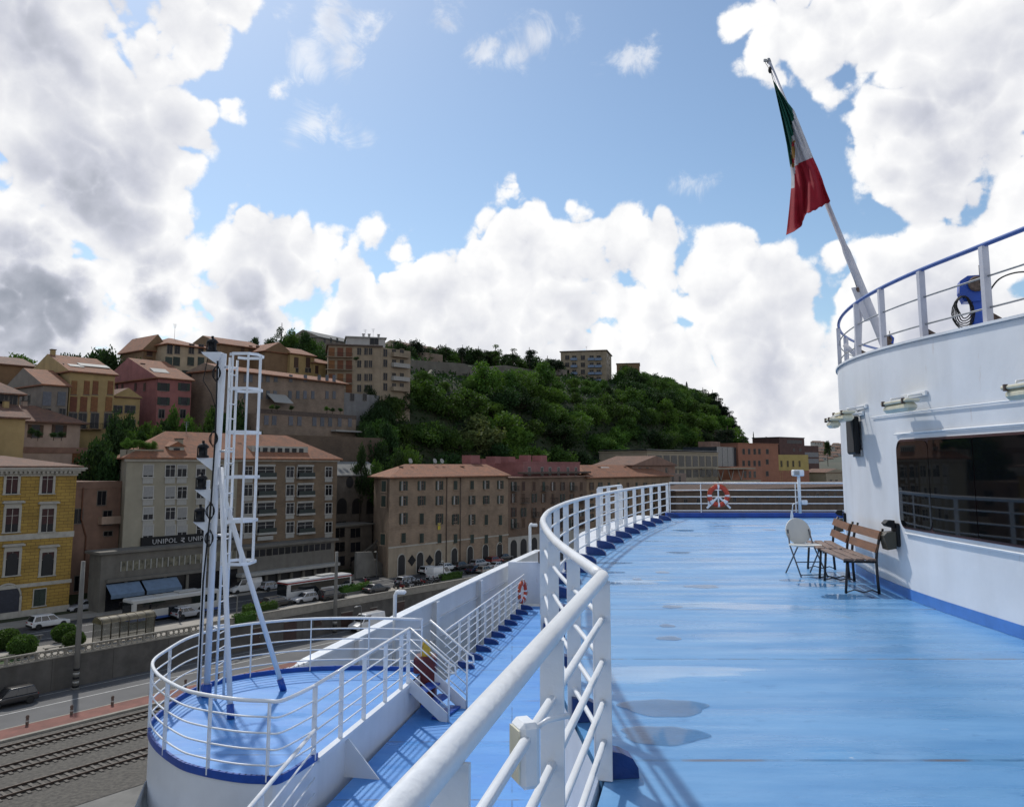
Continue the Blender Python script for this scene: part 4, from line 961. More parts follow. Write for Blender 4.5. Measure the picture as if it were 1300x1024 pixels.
# ---------------------------------------------------------------- windows
WCACHE = {}
def cmesh(key, fn):
    if key not in WCACHE: WCACHE[key] = fn()
    return WCACHE[key]
M_sh = {'dg': mat('dark_green_shutter', (.025,.04,.03), .7, .2, 3, objrand=.35), 'br': mat('brown_shutter', (.07,.035,.02), .7, .2, 3, objrand=.3), 'or': mat('orange_shutter', (.17,.06,.02), .7, .2, 3, objrand=.3), 'gb': mat('grey_blue_shutter', (.11,.12,.14), .7, .15, 3, objrand=.2), 'mr': mat('maroon_shutter', (.045,.012,.012), .7, .2, 3, objrand=.2)}
M_blind = mat('white_roller_blind', (.30,.30,.29), .7, .1, 3, objrand=.25)
M_wframe = mat('white_window_frame', (.42,.41,.38), .6, .08)
M_sill = mat('worn_window_trim', (.17,.15,.13), .8, .15)
M_panel = mat('white_spandrel', (.33,.325,.30), .7, .08)
def slats(mb, x0, x1, y0, y1, z0, z1):
    mb.box(x0, x1, y0, y1, z0, z1); n = 5
    for i in range(n): z = z0+(z1-z0)*(i+.3)/n; mb.box(x0+.06, x1-.06, y0-.02, y0-.001, z, z+(z1-z0)*.1)
def window(parent, u, z, w, h, style='plain', face='f', fm=None, sh='dg', W=0, detail=True, rnd=None):
    fm = fm or (M_wframe if detail else M_sill); rnd = rnd if rnd is not None else random.random()
    loc, rz = {'f': ((u,0,z),0), 'l': ((0,u,z),-math.pi/2), 'r': ((W,u,z),math.pi/2)}[face]
    k = (round(w,2), round(h,2), style, fm.name, sh)
    if not detail:
        def mk():
            mb = MB(); mb.box(-w/2,w/2,-.03,.0,0,h,1).box(-w/2-.1,w/2+.1,-.12,0,-.1,0,0)
            if style == 'shut': mb.box(-w/2,w/2,-.08,-.031,0,h,2)
            elif style == 'open':
                mb.box(-w/2-w*.45,-w/2-.02,-.07,0,0,h,2).box(w/2+.02,w/2+w*.45,-.07,0,0,h,2)
            else: mb.box(-w/2-.1,-w/2,-.06,0,0,h+.1,0).box(w/2,w/2+.1,-.06,0,0,h+.1,0).box(-w/2-.1,w/2+.1,-.08,0,h,h+.12,0).box(-.03,.03,-.05,-.031,0,h,0)
            return mb.mesh('window', [fm, M_pane, M_sh[sh]])
        return link('window', cmesh(('s',)+k, mk), parent, loc, rz)
    def frame():
        mb = MB(); e = .12 if style not in ('stone','hood','arch') else .30; o = .07 if e < .2 else .12
        mb.box(-w/2-e,-w/2,-o,0,0,h).box(w/2,w/2+e,-o,0,0,h).box(-w/2-e,w/2+e,-o-.02,0,h,h+e)
        mb.box(-w/2-e-.08,w/2+e+.08,-.2,0,-.14,0)
        if style != 'arch': mb.box(-.035,.035,-.05,-.025,0,h*.97).box(-w/2,w/2,-.045,-.025,h*.68,h*.68+.05)
        if style == 'hood': mb.box(-w/2-.25,w/2+.25,-.14,0,h+.3,h+.65).box(-w/2-.55,w/2+.55,-.42,0,h+.65,h+.85).box(-w/2-.45,w/2+.45,-.3,0,h+.85,h+.95)
        return mb.mesh('window', fm)
    wn_ = link('window', cmesh(('f',)+k, frame), parent, loc, rz)
    link('pane', cmesh(('p',)+k, lambda: MB().box(-w/2,w/2,-.024,.0,0,h).mesh('pane', M_pane)), wn_)
    def leaf(x0, x1, tilt=0):
        mb = MB(); slats(mb, x0, x1, -.10, -.071, .02, h-.02); return mb.mesh('shutter', M_sh[sh])
    if style == 'shut' or (style == 'mix' and rnd < .4):
        link('shutter', cmesh(('sl',)+k, lambda: leaf(-w/2,-.01)), wn_); link('shutter', cmesh(('sr',)+k, lambda: leaf(.01,w/2)), wn_)
    elif style in ('open', 'mix'):
        link('shutter', cmesh(('ol',)+k, lambda: leaf(-w*.97,-w/2-.04)), wn_); link('shutter', cmesh(('or_',)+k, lambda: leaf(w/2+.04,w*.97)), wn_)
        if rnd > .68: link('curtain', cmesh(('cu',)+k, lambda: MB().box(-w/2+.02,-w*.12,-.03,-.025,.02,h-.02).mesh('curtain', M_blind)), wn_)
    elif style in ('stone', 'hood', 'blindred'):
        bh = h*(.25+.75*rnd) if rnd < .8 else h; bh = round(bh*2)/2
        link('blind', cmesh(('b',bh,'mr')+k, lambda: MB().box(-w/2+.02,w/2-.02,-.04,-.0241,h-bh,h).mesh('blind', M_sh['mr'])), wn_)
    elif style == 'office':
        if rnd < .7:
            bh = round(h*(.3+.7*rnd/.7)*2)/2; bh = min(bh, h)
            link('blind', cmesh(('b',bh)+k, lambda: MB().box(-w/2+.02,w/2-.02,-.055,-.0251,h-bh,h).mesh('blind', M_sh['br'] if rnd > .5 else M_blind)), wn_)
        link('spandrel', cmesh(('sp',)+k, lambda: MB().box(-w/2-.05,w/2+.05,-.10,.0,-1.0,-.145).mesh('spandrel', M_panel)), wn_)
    return wn_

M_roof = tiles('clay_roof_tiles', (.265,.105,.048), (.15,.072,.040))
M_roof2 = tiles('old_brown_roof_tiles', (.19,.095,.058), (.10,.062,.045))
M_eave = mat('eave_timber', (.10,.075,.06), .8, .2)
class Bld:
    def __init__(s, name, label, px0, px1, py, t, z0, z1, D, m, rot=0.0, cat='building', group=None, o=None, lpx=None):
        O = o.copy() if o else on_t(px0, py, t); O.z = z0; s.ang = TOWN+rot
        s.d = Vector((math.cos(s.ang), math.sin(s.ang), 0)); s.n = Vector((-s.d.y, s.d.x, 0)); s.O = O; s.py = py
        s.W = s.x(px1); s.D = D; s.H = z1-z0; s.z0 = z0; s.z1 = z1; s.m = m
        s.root = thing(name, label, cat, O, s.ang, group)
        s.sk = 0.0
        if lpx:                                   # the side wall runs back askew, as on the real block
            d_ = raydir(lpx, py); q = O + s.n*D; a = s.d; det = a.x*(-d_.y) + d_.x*a.y; s.sk = ((-q.x)*(-d_.y) - (-d_.x)*(-q.y))/det
            MB().prism([(0,0),(s.W,0),(s.W,D),(s.sk,D)], 0, s.H, 'z').build('wall', m, s.root)
        else: MB().box(0, s.W, 0, D, 0, s.H).build('wall', m, s.root)
    def x(s, px, py=None):
        d = raydir(px, py if py else s.py); d = Vector((d.x, d.y)); o = s.O; a = s.d
        # O + a*w = d*k
        det = a.x*(-d.y) - (-d.x)*a.y; return ((-o.x)*(-d.y) - (-d.x)*(-o.y))/det
    def z(s, px, py):
        w = s.x(px, py); p = s.O + s.d*w; d = raydir(px, py); return EYE + d.z*p.y/d.y - s.z0
    def win(s, px, py, w, h, style='plain', **k):
        """window centred at a pixel of the facade"""
        return window(s.root, s.x(px, py), s.z(px, py)-h/2, w, h, style, W=s.W, **k)
    def side(s, fu, py, w, h, style='plain', px=None, **k):
        p = s.O + s.n*(fu*s.D); z = EYE - (py-590)/FPX*p.y*1.0 - s.z0
        return window(s.root, fu*s.D, z-h/2, w, h, style, face='l', W=s.W, **k)
    def roof(s, kind='hip', rise=2.5, over=.5, m=None, x0=0, x1=None, ymin=0, ymax=None, base=None, name='roof'):
        m = m or M_roof; x1 = s.W if x1 is None else x1; ymax = s.D if ymax is None else ymax; z = s.H if base is None else base
        a, b, c, d = x0-over, x1+over, ymin-over, ymax+over; mb = MB(); e = .22; k_ = s.sk if x0 == 0 else 0
        if kind == 'hipl': b = x1
        if kind == 'hipr': a = x0
        V = [(a,c,z),(b,c,z),(b,d,z),(a+k_,d,z),(a,c,z+e),(b,c,z+e),(b,d,z+e),(a+k_,d,z+e)]
        F = [(0,3,2,1),(0,1,5,4),(1,2,6,5),(2,3,7,6),(3,0,4,7)]
        my, mx_ = (c+d)/2, (a+b)/2
        if kind == 'hip':
            q = min((d-c)/2, (b-a)/2.2); V += [(a+q+k_*.5,my,z+e+rise),(b-q,my,z+e+rise)]; F += [(4,5,9,8),(5,6,9),(6,7,8,9),(7,4,8)]
        elif kind == 'hipl': V += [(a+(d-c)/2+k_*.5,my,z+e+rise),(b,my,z+e+rise)]; F += [(4,5,9,8),(5,6,9),(6,7,8,9),(7,4,8)]
        elif kind == 'hipr': V += [(a,my,z+e+rise),(b-(d-c)/2,my,z+e+rise)]; F += [(4,5,9,8),(5,6,9),(6,7,8,9),(7,4,8)]
        elif kind == 'gx': V += [(a,my,z+e+rise),(b,my,z+e+rise)]; F += [(5,6,9),(4,5,9,8),(7,4,8),(6,7,8,9)]
        elif kind == 'gy': V += [(mx_,c,z+e+rise),(mx_,d,z+e+rise)]; F += [(5,6,9,8),(7,4,8,9),(4,5,8),(6,7,9)]
        elif kind == 'shed': V += [(a,d,z+e+rise),(b,d,z+e+rise)]; F += [(4,5,9,8),(5,6,9),(6,7,8,9),(7,4,8)]
        mb.add(V, F); r = mb
        if kind == 'gx': mb.m[5] = mb.m[7] = 1
        if kind == 'gy': mb.m[7] = mb.m[8] = 1
        r = mb.build(name, [m, s.m], s.root)
        if kind in ('gx','gy'):
            w = MB()
            if kind == 'gx':
                for xx in (x0+.02, x1-.02): w.add([(xx,ymin,z),(xx,ymax,z),(xx,(ymin+ymax)/2,z+rise*(1-over/((d-c)/2))+.1)], [(0,1,2)])
            else:
                for yy in (ymin+.02, ymax-.02): w.add([(x0,yy,z),(x1,yy,z),((x0+x1)/2,yy,z+rise*(1-over/((b-a)/2))+.1)], [(0,1,2)])
            w.build('gable', s.m, s.root)
        return r
    def chimney(s, roof, fx, fy, h=1.3, zb=None, w=.7):
        zb = s.H+.6 if zb is None else zb
        MB().box(fx*s.W-w/2, fx*s.W+w/2, fy*s.D-w/2, fy*s.D+w/2, zb-.4, zb+h, 0).box(fx*s.W-w/2-.1, fx*s.W+w/2+.1, fy*s.D-w/2-.1, fy*s.D+w/2+.1, zb+h, zb+h+.14, 1).build('chimney', [s.m, M_eave], roof)
    def band(s, name, z, h, o, m, x0=None, x1=None, sides=True):
        sides = sides and not s.sk
        x0 = -o if x0 is None else x0; x1 = s.W+o if x1 is None else x1
        return MB().box(x0, x1, -o, (s.D+o) if sides else 0, z, z+h).build(name, m, s.root)
    def balcony(s, u, z, w, m=None, dep=1.0, rail='bars', face='f'):
        mb = MB(); m = m or s.m; 
        mb.box(-w/2, w/2, -dep, 0, -.15, 0, 0)
        if rail == 'solid': mb.box(-w/2,w/2,-dep,-dep+.08,0,.95,0).box(-w/2,-w/2+.08,-dep+.08,0,0,.95,0).box(w/2-.08,w/2,-dep+.08,0,0,.95,0)
        else:
            mb.box(-w/2,w/2,-dep,-dep+.04,.92,.98,1)
            n = max(3, int(w/.28))
            for i in range(n+1): x = -w/2+.02+(w-.04)*i/n; mb.box(x-.015,x+.015,-dep+.005,-dep+.035,0,.92,1)
            for sx in (-w/2+.02, w/2-.02): mb.box(sx-.02,sx+.02,-dep+.04,0,.92,.98,1).box(sx-.015,sx+.015,-dep*.5,-dep*.5+.03,0,.92,1)
        o = link('balcony', mb.mesh('balcony', [m, M_black]), s.root, (u,0,z) if face == 'f' else (0,u,z), 0 if face == 'f' else -math.pi/2); return o
    def antenna(s, fx, fy, zb, h=2.2, roof=None):
        x, y = fx*s.W, fy*s.D; mb = MB().tube([(x,y,zb-.3),(x,y,zb+h)], .035, 5)
        for k in range(4): mb.tube([(x-.5+.08*k,y,zb+h-.25*k),(x+.5-.08*k,y,zb+h-.25*k)], .02, 4)
        mb.build('antenna', M_steel, roof or s.root)
def bandp(B, name, py, h, o, m, px=None, **k): return B.band(name, B.z(px if px else 60, py), h, o, m, **k)

# --- yellow palazzo, left edge
M_yel = brick('rusticated_yellow_stucco', (.36,.235,.05), (.31,.195,.04), (.17,.105,.03), 1.1, .42, .035, .6)
M_trim = mat('pale_stone_trim', (.40,.38,.33), .8, .12, 1.5, dirt=.2)
A = Bld('palazzo', 'yellow rusticated palazzo with white cornice and framed windows at the left edge', -60, 92, 690, 114.2, ZS, 1.1, 16, M_yel)
for z_, h_, o_ in ((A.H-.9,.35,.12),(A.H-.55,.3,.35),(A.H-.25,.25,.75),(A.H,.2,.95)): A.band('cornice', z_, h_, o_, M_trim)
mb = MB(); 
for i in range(int(A.W/.55)): mb.box(i*.55, i*.55+.28, -.62, -.36, A.H-.56, A.H-.26)
mb.build('dentils', M_trim, A.root)
A.roof('hip', 1.4, .6, M_roof2, base=A.H+.2)
A.band('string_course', A.z(60,683), .75, .10, M_trim); A.band('string_course', A.z(60,742), .45, .14, M_trim)
for px in (-35, 15, 60):
    A.win(px, 613, 1.35, 2.7, 'stone', fm=M_trim, rnd=.9); A.win(px, 660, 1.5, 3.0, 'hood', fm=M_trim, rnd=.55)
    # arched piano nobile windows
    x = A.x(px, 716); z = A.z(px, 730)
    wn_ = window(A.root, x, z, 1.5, 3.0, 'hood', fm=M_trim, rnd=.2)
    arc = [(x+.62*math.cos(a), z+2.2+.62*math.sin(a)) for a in [math.pi*i/12 for i in range(13)]]
    MB().prism([(x-.62,z)]+[(x+.62,z)]+arc[0:], -.075, -.045).build('arched_glazing', M_dark, A.root)
x = A.x(8, 760); z = .15
arc = [(x+1.5*math.cos(a), 3.0+1.5*math.sin(a)) for a in [math.pi*i/16 for i in range(17)]]
MB().prism([(x+1.5,.1)]+arc+[(x-1.5,.1)], -.05, -.02).build('arched_door', mat('dark_blue_door',(.02,.025,.04),.5,.2), A.root)
MB().tube([(x+1.62*math.cos(a),-.05,3.0+1.62*math.sin(a)) for a in [math.pi*i/16 for i in range(17)]], .14, 5).box(x-1.76,x-1.5,-.14,0,0,3.0).box(x+1.5,x+1.76,-.14,0,0,3.0).build('door_surround', M_trim, A.root)
for px in (-35, 50): A.win(px, 758, 1.4, 2.1, 'shut', sh='dg', fm=M_trim)
A.band('plinth', 0, 1.1, .09, M_trim, sides=False)

# --- beige terraced house behind the palazzo
M_pink2 = mat('pinkish_beige_stucco', (.43,.32,.25), .85, .12, .5, dirt=.3)
B = Bld('apartment_house', 'pinkish beige house with planted terraces rising behind the yellow palazzo', -60, 116, 600, 134, -18, on_t(60,574,134).z, 12, M_pink2)
B.band('terrace_parapet', B.H-.1, .9, .15, mat('terracotta_parapet',(.26,.15,.105),.85,.15,1))
B2 = Bld('apartment_house', 'small pink top storey with a brown hipped roof above the planted terraces', -60, 101, 560, 137, B.z1, on_t(60,537,137).z, 10, M_pink2)
r = B2.roof('hip', 2.8, 1.0, M_roof2); B2.chimney(r, .62, .5, 1.6, B2.H+2)
for px in (8, 45, 75): B2.win(px, 547, 1.2, 2.0, 'open', sh='br', detail=False)
for px in (10, 97): B.win(px, 579, 1.3, 2.2, 'shut', sh='or', detail=False)
M_pink3 = mat('dull_terracotta_stucco', (.25,.155,.115), .85, .14, .5, dirt=.35)
Cc = Bld('apartment_house', 'tall narrow terracotta house between the yellow palazzo and the beige block', 90, 150, 690, 119, ZS, on_t(120,618,119).z, 9, M_pink3)
Cc.band('parapet', Cc.H-.2, 1.0, .12, M_pink3)
for px, py in ((129,632),(136,657),(137,677),(99,655),(100,740)): Cc.win(px, py, 1.2, 2.0 if py != 677 else .6, 'plain', detail=False)
MB().tube([(Cc.x(110,660),-.12,1),(Cc.x(110,660),-.12,9.5),(Cc.x(104,640),-.12,12),(Cc.x(104,640),-.12,Cc.H)], .11, 8).build('flue_pipe', mat('rust_flue',(.16,.07,.04),.7,.2), Cc.root)
Cc.balcony(Cc.x(140,655), Cc.z(140,655)-.9, 3.5, M_pink2, 1.2, 'solid')
Cc.roof('shed', 1.0, .1, M_roof2, ymin=5, base=Cc.H-.1)
B3 = Bld('apartment_house', 'terracotta balcony block stepping down under the planted terraces', 88, 120, 600, 128.2, -10, on_t(100,596,128.2).z, 6, M_pink3)
B3.band('parapet', B3.H-.1, .8, .2, M_pink3); B3.win(96, 604, 1.3, 1.8, 'plain', detail=False)

# --- grey beige office block with sign band, and its brick neighbour under one roof
M_grey = mat('grey_beige_stucco', (.29,.265,.20), .85, .1, .4, dirt=.22)
M_brk = brick('brown_brick', (.20,.138,.08), (.155,.105,.063), (.12,.10,.08), .5, .14, .02, .3)
M_podium = mat('podium_concrete', (.15,.14,.12), .85, .15, .6, dirt=.3)
te = 113.9
ze = on_t(200,582.5,te).z
D = Bld('office_block', 'grey beige office block with white window columns and a red tiled roof', 158, 300, 640, te, ZS, ze, 13, M_grey, lpx=147)
for px in (188, 216, 231, 255, 277, 291):
    for i, py in enumerate((597.5, 625, 651.5, 674)):
        D.win(px, py, 1.45, 1.7, 'office', fm=M_wframe)
D.band('cornice', D.H-.35, .35, .35, M_trim)
r = D.roof('hipl', 4.2, .7); 
MB().box(1.2,6.0,1.0,4.6,D.H+.2,D.H+1.4).build('roof_terrace', M_grey, D.root)
D.chimney(r, .52, .22, 1.3, D.H+1.8, .9)
# dormer
xd = D.x(230, 574); MB().box(xd-1.2,xd+1.2,1.3,4,D.H+.3,D.H+1.9,0).prism([(xd-1.5,D.H+1.9),(xd+1.5,D.H+1.9),(xd,D.H+2.7)], 1.0, 5, 'y', 1).box(xd-.5,xd+.5,1.25,1.3,D.H+.6,D.H+1.7,2).build('dormer', [M_trim, M_roof, M_pane], r)
# podium with sign, strip windows, awnings
P = Bld('shop_podium', 'low grey shop podium with strip windows and blue awnings under the office block', 128, 300, 720, te-3.5, ZS, on_t(150,702,te-3.5).z, 3.3, M_podium)
P.band('roof_slab', P.H, .35, .5, M_podium)
xs = P.x(153,712); xe = P.x(300,712)
MB().box(xs,xe,-.04,0,P.z(200,720),P.z(200,708)).build('strip_window', mat('strip_glazing',(.16,.15,.10),.35,.5,1.2), P.root)
mb = MB(); k = xs
while k < xe: mb.box(k,k+.14,-.09,-.041,P.z(200,720),P.z(200,708)); k += .85
mb.build('mullions', M_panel, P.root)
MB().box(P.x(134,735),P.x(300,735),-.6,0,P.z(200,731)-.1,P.z(200,731)+.35).build('canopy', M_podium, P.root)
MB().box(P.x(134,755),P.x(300,755),-.03,0,.15,P.z(200,733)).build('shopfront', mat('shop_glazing',(.012,.012,.014),.2,.2), P.root)
for i, px in enumerate((158,208,236,262,286)): MB().box(P.x(px,755)-.2,P.x(px,755)+.2,-.25,-.031,.1,P.z(200,733)).build('pillar', M_podium, P.root)
M_awn = mat('faded_blue_awning', (.13,.19,.27), .8, .12, 1.5)
for x0, x1 in ((133,175),(178,222)):
    a, b = P.x(x0,745), P.x(x1,745); z1, z0 = P.z(200,734), P.z(200,748)
    MB().prism([(-.3,z1),(-1.9,z0+.3),(-1.9,z0-.2),(-1.86,z0-.2),(-1.86,z0+.26),(-.3,z1-.06)], a, b, 'x').build('awning', M_awn, P.root)
def text_mesh(txt, h, m, name='lettering', ex=.02, sx=1.0):
    cu = bpy.data.curves.new('t', 'FONT'); cu.body = txt; cu.size = h*1.4; cu.extrude = ex; cu.resolution_u = 2; cu.space_character = 1.08
    o = bpy.data.objects.new('t', cu); C.objects.link(o); bpy.context.view_layer.update()
    me = bpy.data.meshes.new_from_object(o); bpy.data.objects.remove(o); me.name = name
    me.transform(Matrix.Rotation(R(90),4,'X') @ Matrix.Diagonal((sx,1,1,1))); me.materials.clear(); me.materials.append(m); return me
sg = thing('shop_sign', 'black sign band with white lettering above the podium of the office block', 'sign', D.O + D.d*D.x(178,688) - D.n*.02 + Vector((0,0,D.z(200,692.5))), D.ang)
sw_ = D.x(302,688)-D.x(178,688); MB().box(0,sw_,-.35,-.0,0,1.35).build('band', M_black, sg)
M_let = mat('white_sign_letter', (.42,.42,.42), .5)
l1 = text_mesh('UNIPOL', .70, M_let, sx=1.05)
for f in (.135, .485, .83): link('lettering', l1, sg, (sw_*f-.6, -.38, .32))
for f in (.395, .74): MB().obox((sw_*f,-.375,.65),(.28,0,.16),(0,.02,0),(-.04,0,.07)).obox((sw_*f,-.375,.45),(.28,0,-.16),(0,.02,0),(.04,0,.07)).obox((sw_*f,-.375,.9),(.25,0,0),(0,.02,0),(0,0,.05)).build('emblem', M_let, sg)
# brick half
E = Bld('apartment_block', 'brown brick apartment block with wide white banded windows beside the office block', 300.5, 427, 640, te, ZS, ze, 13, M_brk, o=D.O + D.d*(D.W+.02))
E.band('cornice', E.H-.3, .3, .3, M_trim); r = E.roof('hipr', 4.2, .7)
for fx, fy in ((.12,.3),(.3,.62),(.55,.35),(.8,.4)): E.chimney(r, fx, fy, .9, E.H+1.7, .6)
E.antenna(.4, .5, E.H+3.6, 2.2, r); D.antenna(.7, .5, D.H+3.6, 2.4)
mb = MB(); xa, xb = E.x(325,582), E.x(396,582)
MB().box(xa, xb, 1.2, 4.5, E.H+.25, E.H+2.3, 0).build('dormer_band', M_trim, r)
for i in range(7): MB().box(xa+.6+i*(xb-xa-1)/7, xa+.6+(i+.6)*(xb-xa-1)/7, 1.12, 1.2, E.H+.7, E.H+2.0).build('dormer_window', M_pane, r)
for i, py in enumerate((599,622,645,669)):
    for px, w in ((315,1.5),(337,3.2),(368,1.5),(387,3.2),(417,1.4)):
        fr = E.win(px, py, w, 1.75, 'plain', fm=M_wframe, rnd=.3)
        x = E.x(px, py); z = E.z(px, py)
        MB().box(x-w/2-.15,x+w/2+.15,-.75 if w > 2 else -.12,0,z-1.15,z-.95,0).box(x-w/2-.15,x+w/2+.15,-.75 if w > 2 else -.12,-.68 if w > 2 else 0,z-.95,z-.88 if w<2 else z-.8,0).build('balcony_slab' if w > 2 else 'sill_panel', M_panel, E.root)
        if w > 2:
            MB().box(x-w/2-.1,x+w/2+.1,-.72,-.68,z-.8,z-.1).build('dark_railing', mat('dark_green_metal',(.02,.03,.026),.6), E.root)
            MB().box(x-w/2-.1,x+w/2+.1,-.35,0,z+.95,z+1.25).build('blind_box', M_panel, E.root)
        else: MB().box(x-w/2-.1,x+w/2+.1,-.11,0,z-1.75,z-1.16).build('spandrel', M_panel, E.root)
MB().box(E.x(323,682),E.x(343,682),-.85,-.78,E.z(333,685),E.z(333,680)).build('white_banner', M_panel, E.root)
P2 = Bld('shop_podium', 'low brown shop podium with a dark arcade under the brick apartment block', 300.5, 424, 720, te-3.5, ZS, on_t(360,692,te-3.5).z, 3.3, M_podium, o=P.O + P.d*(P.W+.02))
P2.band('roof_slab', P2.H, .35, .5, M_podium)
for y0, y1, m_ in ((690,700,'strip'),(722,745,'dark')):
    x0, x1 = P2.x(312,715), P2.x(420,715)
    z1 = P2.z(340,y0+5); z0 = P2.z(340,y1+5)
    if m_ == 'strip':
        for i in range(14): MB().box(x0+(x1-x0)*i/14+.1, x0+(x1-x0)*(i+1)/14-.1, -.04, 0, max(z0,P2.H-1.7), P2.H-.3).build('window', M_pane, P2.root)
    else: MB().box(x0, x1, -.04, 0, .1, P2.z(340,730)).build('arcade_glazing', M_dark, P2.root)
MB().box(P2.x(300,720), P2.x(424,720), -1.6, 0, P2.z(340,727), P2.z(340,723)).build('canopy', M_panel, P2.root)
for i in range(8): MB().box(i*P2.W/8+.3, i*P2.W/8+.8, -.35, -.041, 0, P2.z(340,727)).build('pillar', M_podium, P2.root)

# --- recessed market hall with arches between the blocks
M_oldst = mat('sooty_stone', (.12,.10,.08), .9, .2, .6, .3, 8, dirt=.4)
F_ = Bld('market_hall', 'sooty stone hall with arches and round windows recessed between the two brick blocks', 422, 486, 640, 121, ZS, on_t(450,604,121).z, 10, M_oldst)
F_.roof('gx', 2.6, .3, mat('grey_roofing',(.16,.16,.15),.8,.15,1))
for px in (444, 462): 
    x, z = F_.x(px, 612), F_.z(px, 612); MB().prism([(x+.9*math.cos(a), z+1.1*math.sin(a)) for a in [2*math.pi*i/20 for i in range(20)]], -.06, 0).build('round_window', M_dark, F_.root); MB().box(x-.14,x+.14,-.3,0,z+1,F_.H).build('pier', M_dark, F_.root)
for px in (434, 453, 471):
    x, z = F_.x(px, 640), F_.z(px, 640); MB().prism([(x-1.2,z-1.8),(x+1.2,z-1.8)]+[(x+1.2*math.cos(a), z+1.2*math.sin(a)) for a in [math.pi*i/12 for i in range(13)]], -.05, 0).build('arch', M_dark, F_.root)
for py in (668, 690): 
    for px in (433, 452, 470): F_.win(px, py, 2.3, 1.9, 'plain', detail=False, fm=M_oldst)
F2 = Bld('loggia', 'stone loggia of dark openings with a stair in front of the market hall', 424, 472, 690, 115.4, ZS, on_t(440,668,115.4).z, 5.5, M_oldst)
for py in (676, 694, 712):
    for px in (431, 451): F2.win(px, py, 2.4, 1.7, 'plain', detail=False, fm=M_oldst)
F2.band('roof_slab', F2.H, .3, .4, M_podium)
s_ = thing('street_staircase', 'long stone stair climbing left to right in front of the loggia', 'staircase', F2.O + F2.d*3 - F2.n*3.2, F2.ang)
mb = MB()
for i in range(22): mb.box(i*.36, (i+1)*.36, 0, 1.8, 0, 2.2+i*.19)
mb.build('steps', M_oldst, s_); MB().prism([(0,3.1),(7.9,7.2),(7.9,7.5),(0,3.4)], -.1, .02).build('handrail_wall', M_podium, s_)
q = on_z(452, 735, ZS); s_ = thing('ramp_wall', 'grey concrete ramp wall at the foot of the street stair', 'wall', q, TOWN)
MB().prism([(0,.1),(5.5,.1),(3.6,4.4),(0,4.6)], 0, .5).build('wall', M_conc, s_)
MB().prism([(3,.12),(9.8,.12),(5,3.0)], .5, 3.5).build('ramp', M_conc, s_)

# --- long brick palazzo and its neighbours
M_brk2 = brick('old_pinkish_brick', (.285,.205,.14), (.235,.165,.11), (.20,.16,.12), .6, .16, .02, .3)
tg = 104.3
G = Bld('brick_palazzo', 'long pinkish brick palazzo with a flat red roof and arched shopfronts', 494, 645, 660, tg, ZS, on_t(494,607,tg).z, 12, M_brk2, lpx=474)
r = G.roof('hipl', 2.3, .9)
for fx in (.30, .50, .56):
    MB().tube([(G.W*fx,5.4,G.H+1.8),(G.W*fx,5.4,G.H+3.0)], .04, 5).build('aerial_mast', M_steel, r)
    mm = MB().lathe([(.02,0),(.3,.06),(.52,.2)], 12).xf(Matrix.Translation((G.W*fx,5.3,G.H+3.1)) @ Matrix.Rotation(R(70),4,'X')); mm.build('satellite_dish', M_panel, r)
for i in range(5): G.chimney(r, .2+.17*i, .35+.08*(i%3), .7, G.H+1.3, .5)
for i, px in enumerate((512,535,557.6,578,599,617,635)):
    for j, py in enumerate((616.5,635.5,658,682.5)):
        dy = -(px-512)*.012*(1 if j < 2 else -1.2)
        G.win(px, py+dy-(.0), 1.05, 1.7 if j != 2 else 2.0, 'mix' if j != 3 else 'shut', sh='dg', fm=M_brk2)
M_arst = mat('ground_floor_render', (.33,.27,.195), .85, .12, .5, dirt=.3)
G.band('string_course', G.z(512,694), .25, .09, M_trim); G.band('string_course', G.z(512,668), .15, .06, M_brk2)
MB().box(-.02, G.W*.52, -.03, 0, 0, G.z(512,694)).build('ground_floor_render', M_arst, G.root)
for px in (509.5,533,556,576.5,596.5,616,634):
    x = G.x(px, 715); h = 2.9; w = .85
    MB().prism([(x-w,.2),(x+w,.2)]+[(x+w*math.cos(a), h+w*math.sin(a)) for a in [math.pi*i/12 for i in range(13)]], -.06, -.02).build('arched_door', M_dark, G.root)
    MB().tube([(x-w-.1,-.05,.1)]+[(x+(w+.1)*math.cos(a),-.05,h+(w+.1)*math.sin(a)) for a in [math.pi-math.pi*i/12 for i in range(13)]]+[(x+w+.1,-.05,.1)], .12, 4).build('door_surround', M_trim, G.root)
for py in (627, 647, 671): MB().box(-.03, G.W, -.05, 0, G.z(512,py), G.z(512,py)+.12).build('floor_line', M_brk2, G.root)
for px in (566.5, 584): x = G.x(px,650); MB().tube([(x,-.12,0),(x,-.12,G.H)], .09, 6).build('drainpipe', M_eave, G.root)
for px in (522.5, 545): MB().obox((G.x(px,711),-.1,G.z(px,711)), (.5,0,.5), (0,.04,0), (-.5,0,.5)).build('square_sign', M_black, G.root)
for j, py in enumerate((616.5,635,682)): G.side(.12, py, 1.1, 1.9, 'shut', sh='dg', fm=M_brk2)
MB().box(G.x(557,668)-.35, G.x(557,668)+.35, -.12, -.08, G.z(557,672), G.z(557,664)).build('yellow_banner', mat('yellow_cloth',(.5,.42,.05),.8), G.root)
M_brk3 = brick('dark_brick', (.18,.115,.075), (.145,.09,.06), (.12,.10,.08), .6, .16, .02, .3)
Hh = Bld('brick_palazzo', 'dark brick palazzo with small iron balconies and a pink roof storey', 645, 745, 640, tg, ZS, on_t(690,606,tg).z, 12, M_brk3, o=G.O + G.d*(G.W+.02))
cols = (652,664.5,678,690,702,714,726,738)
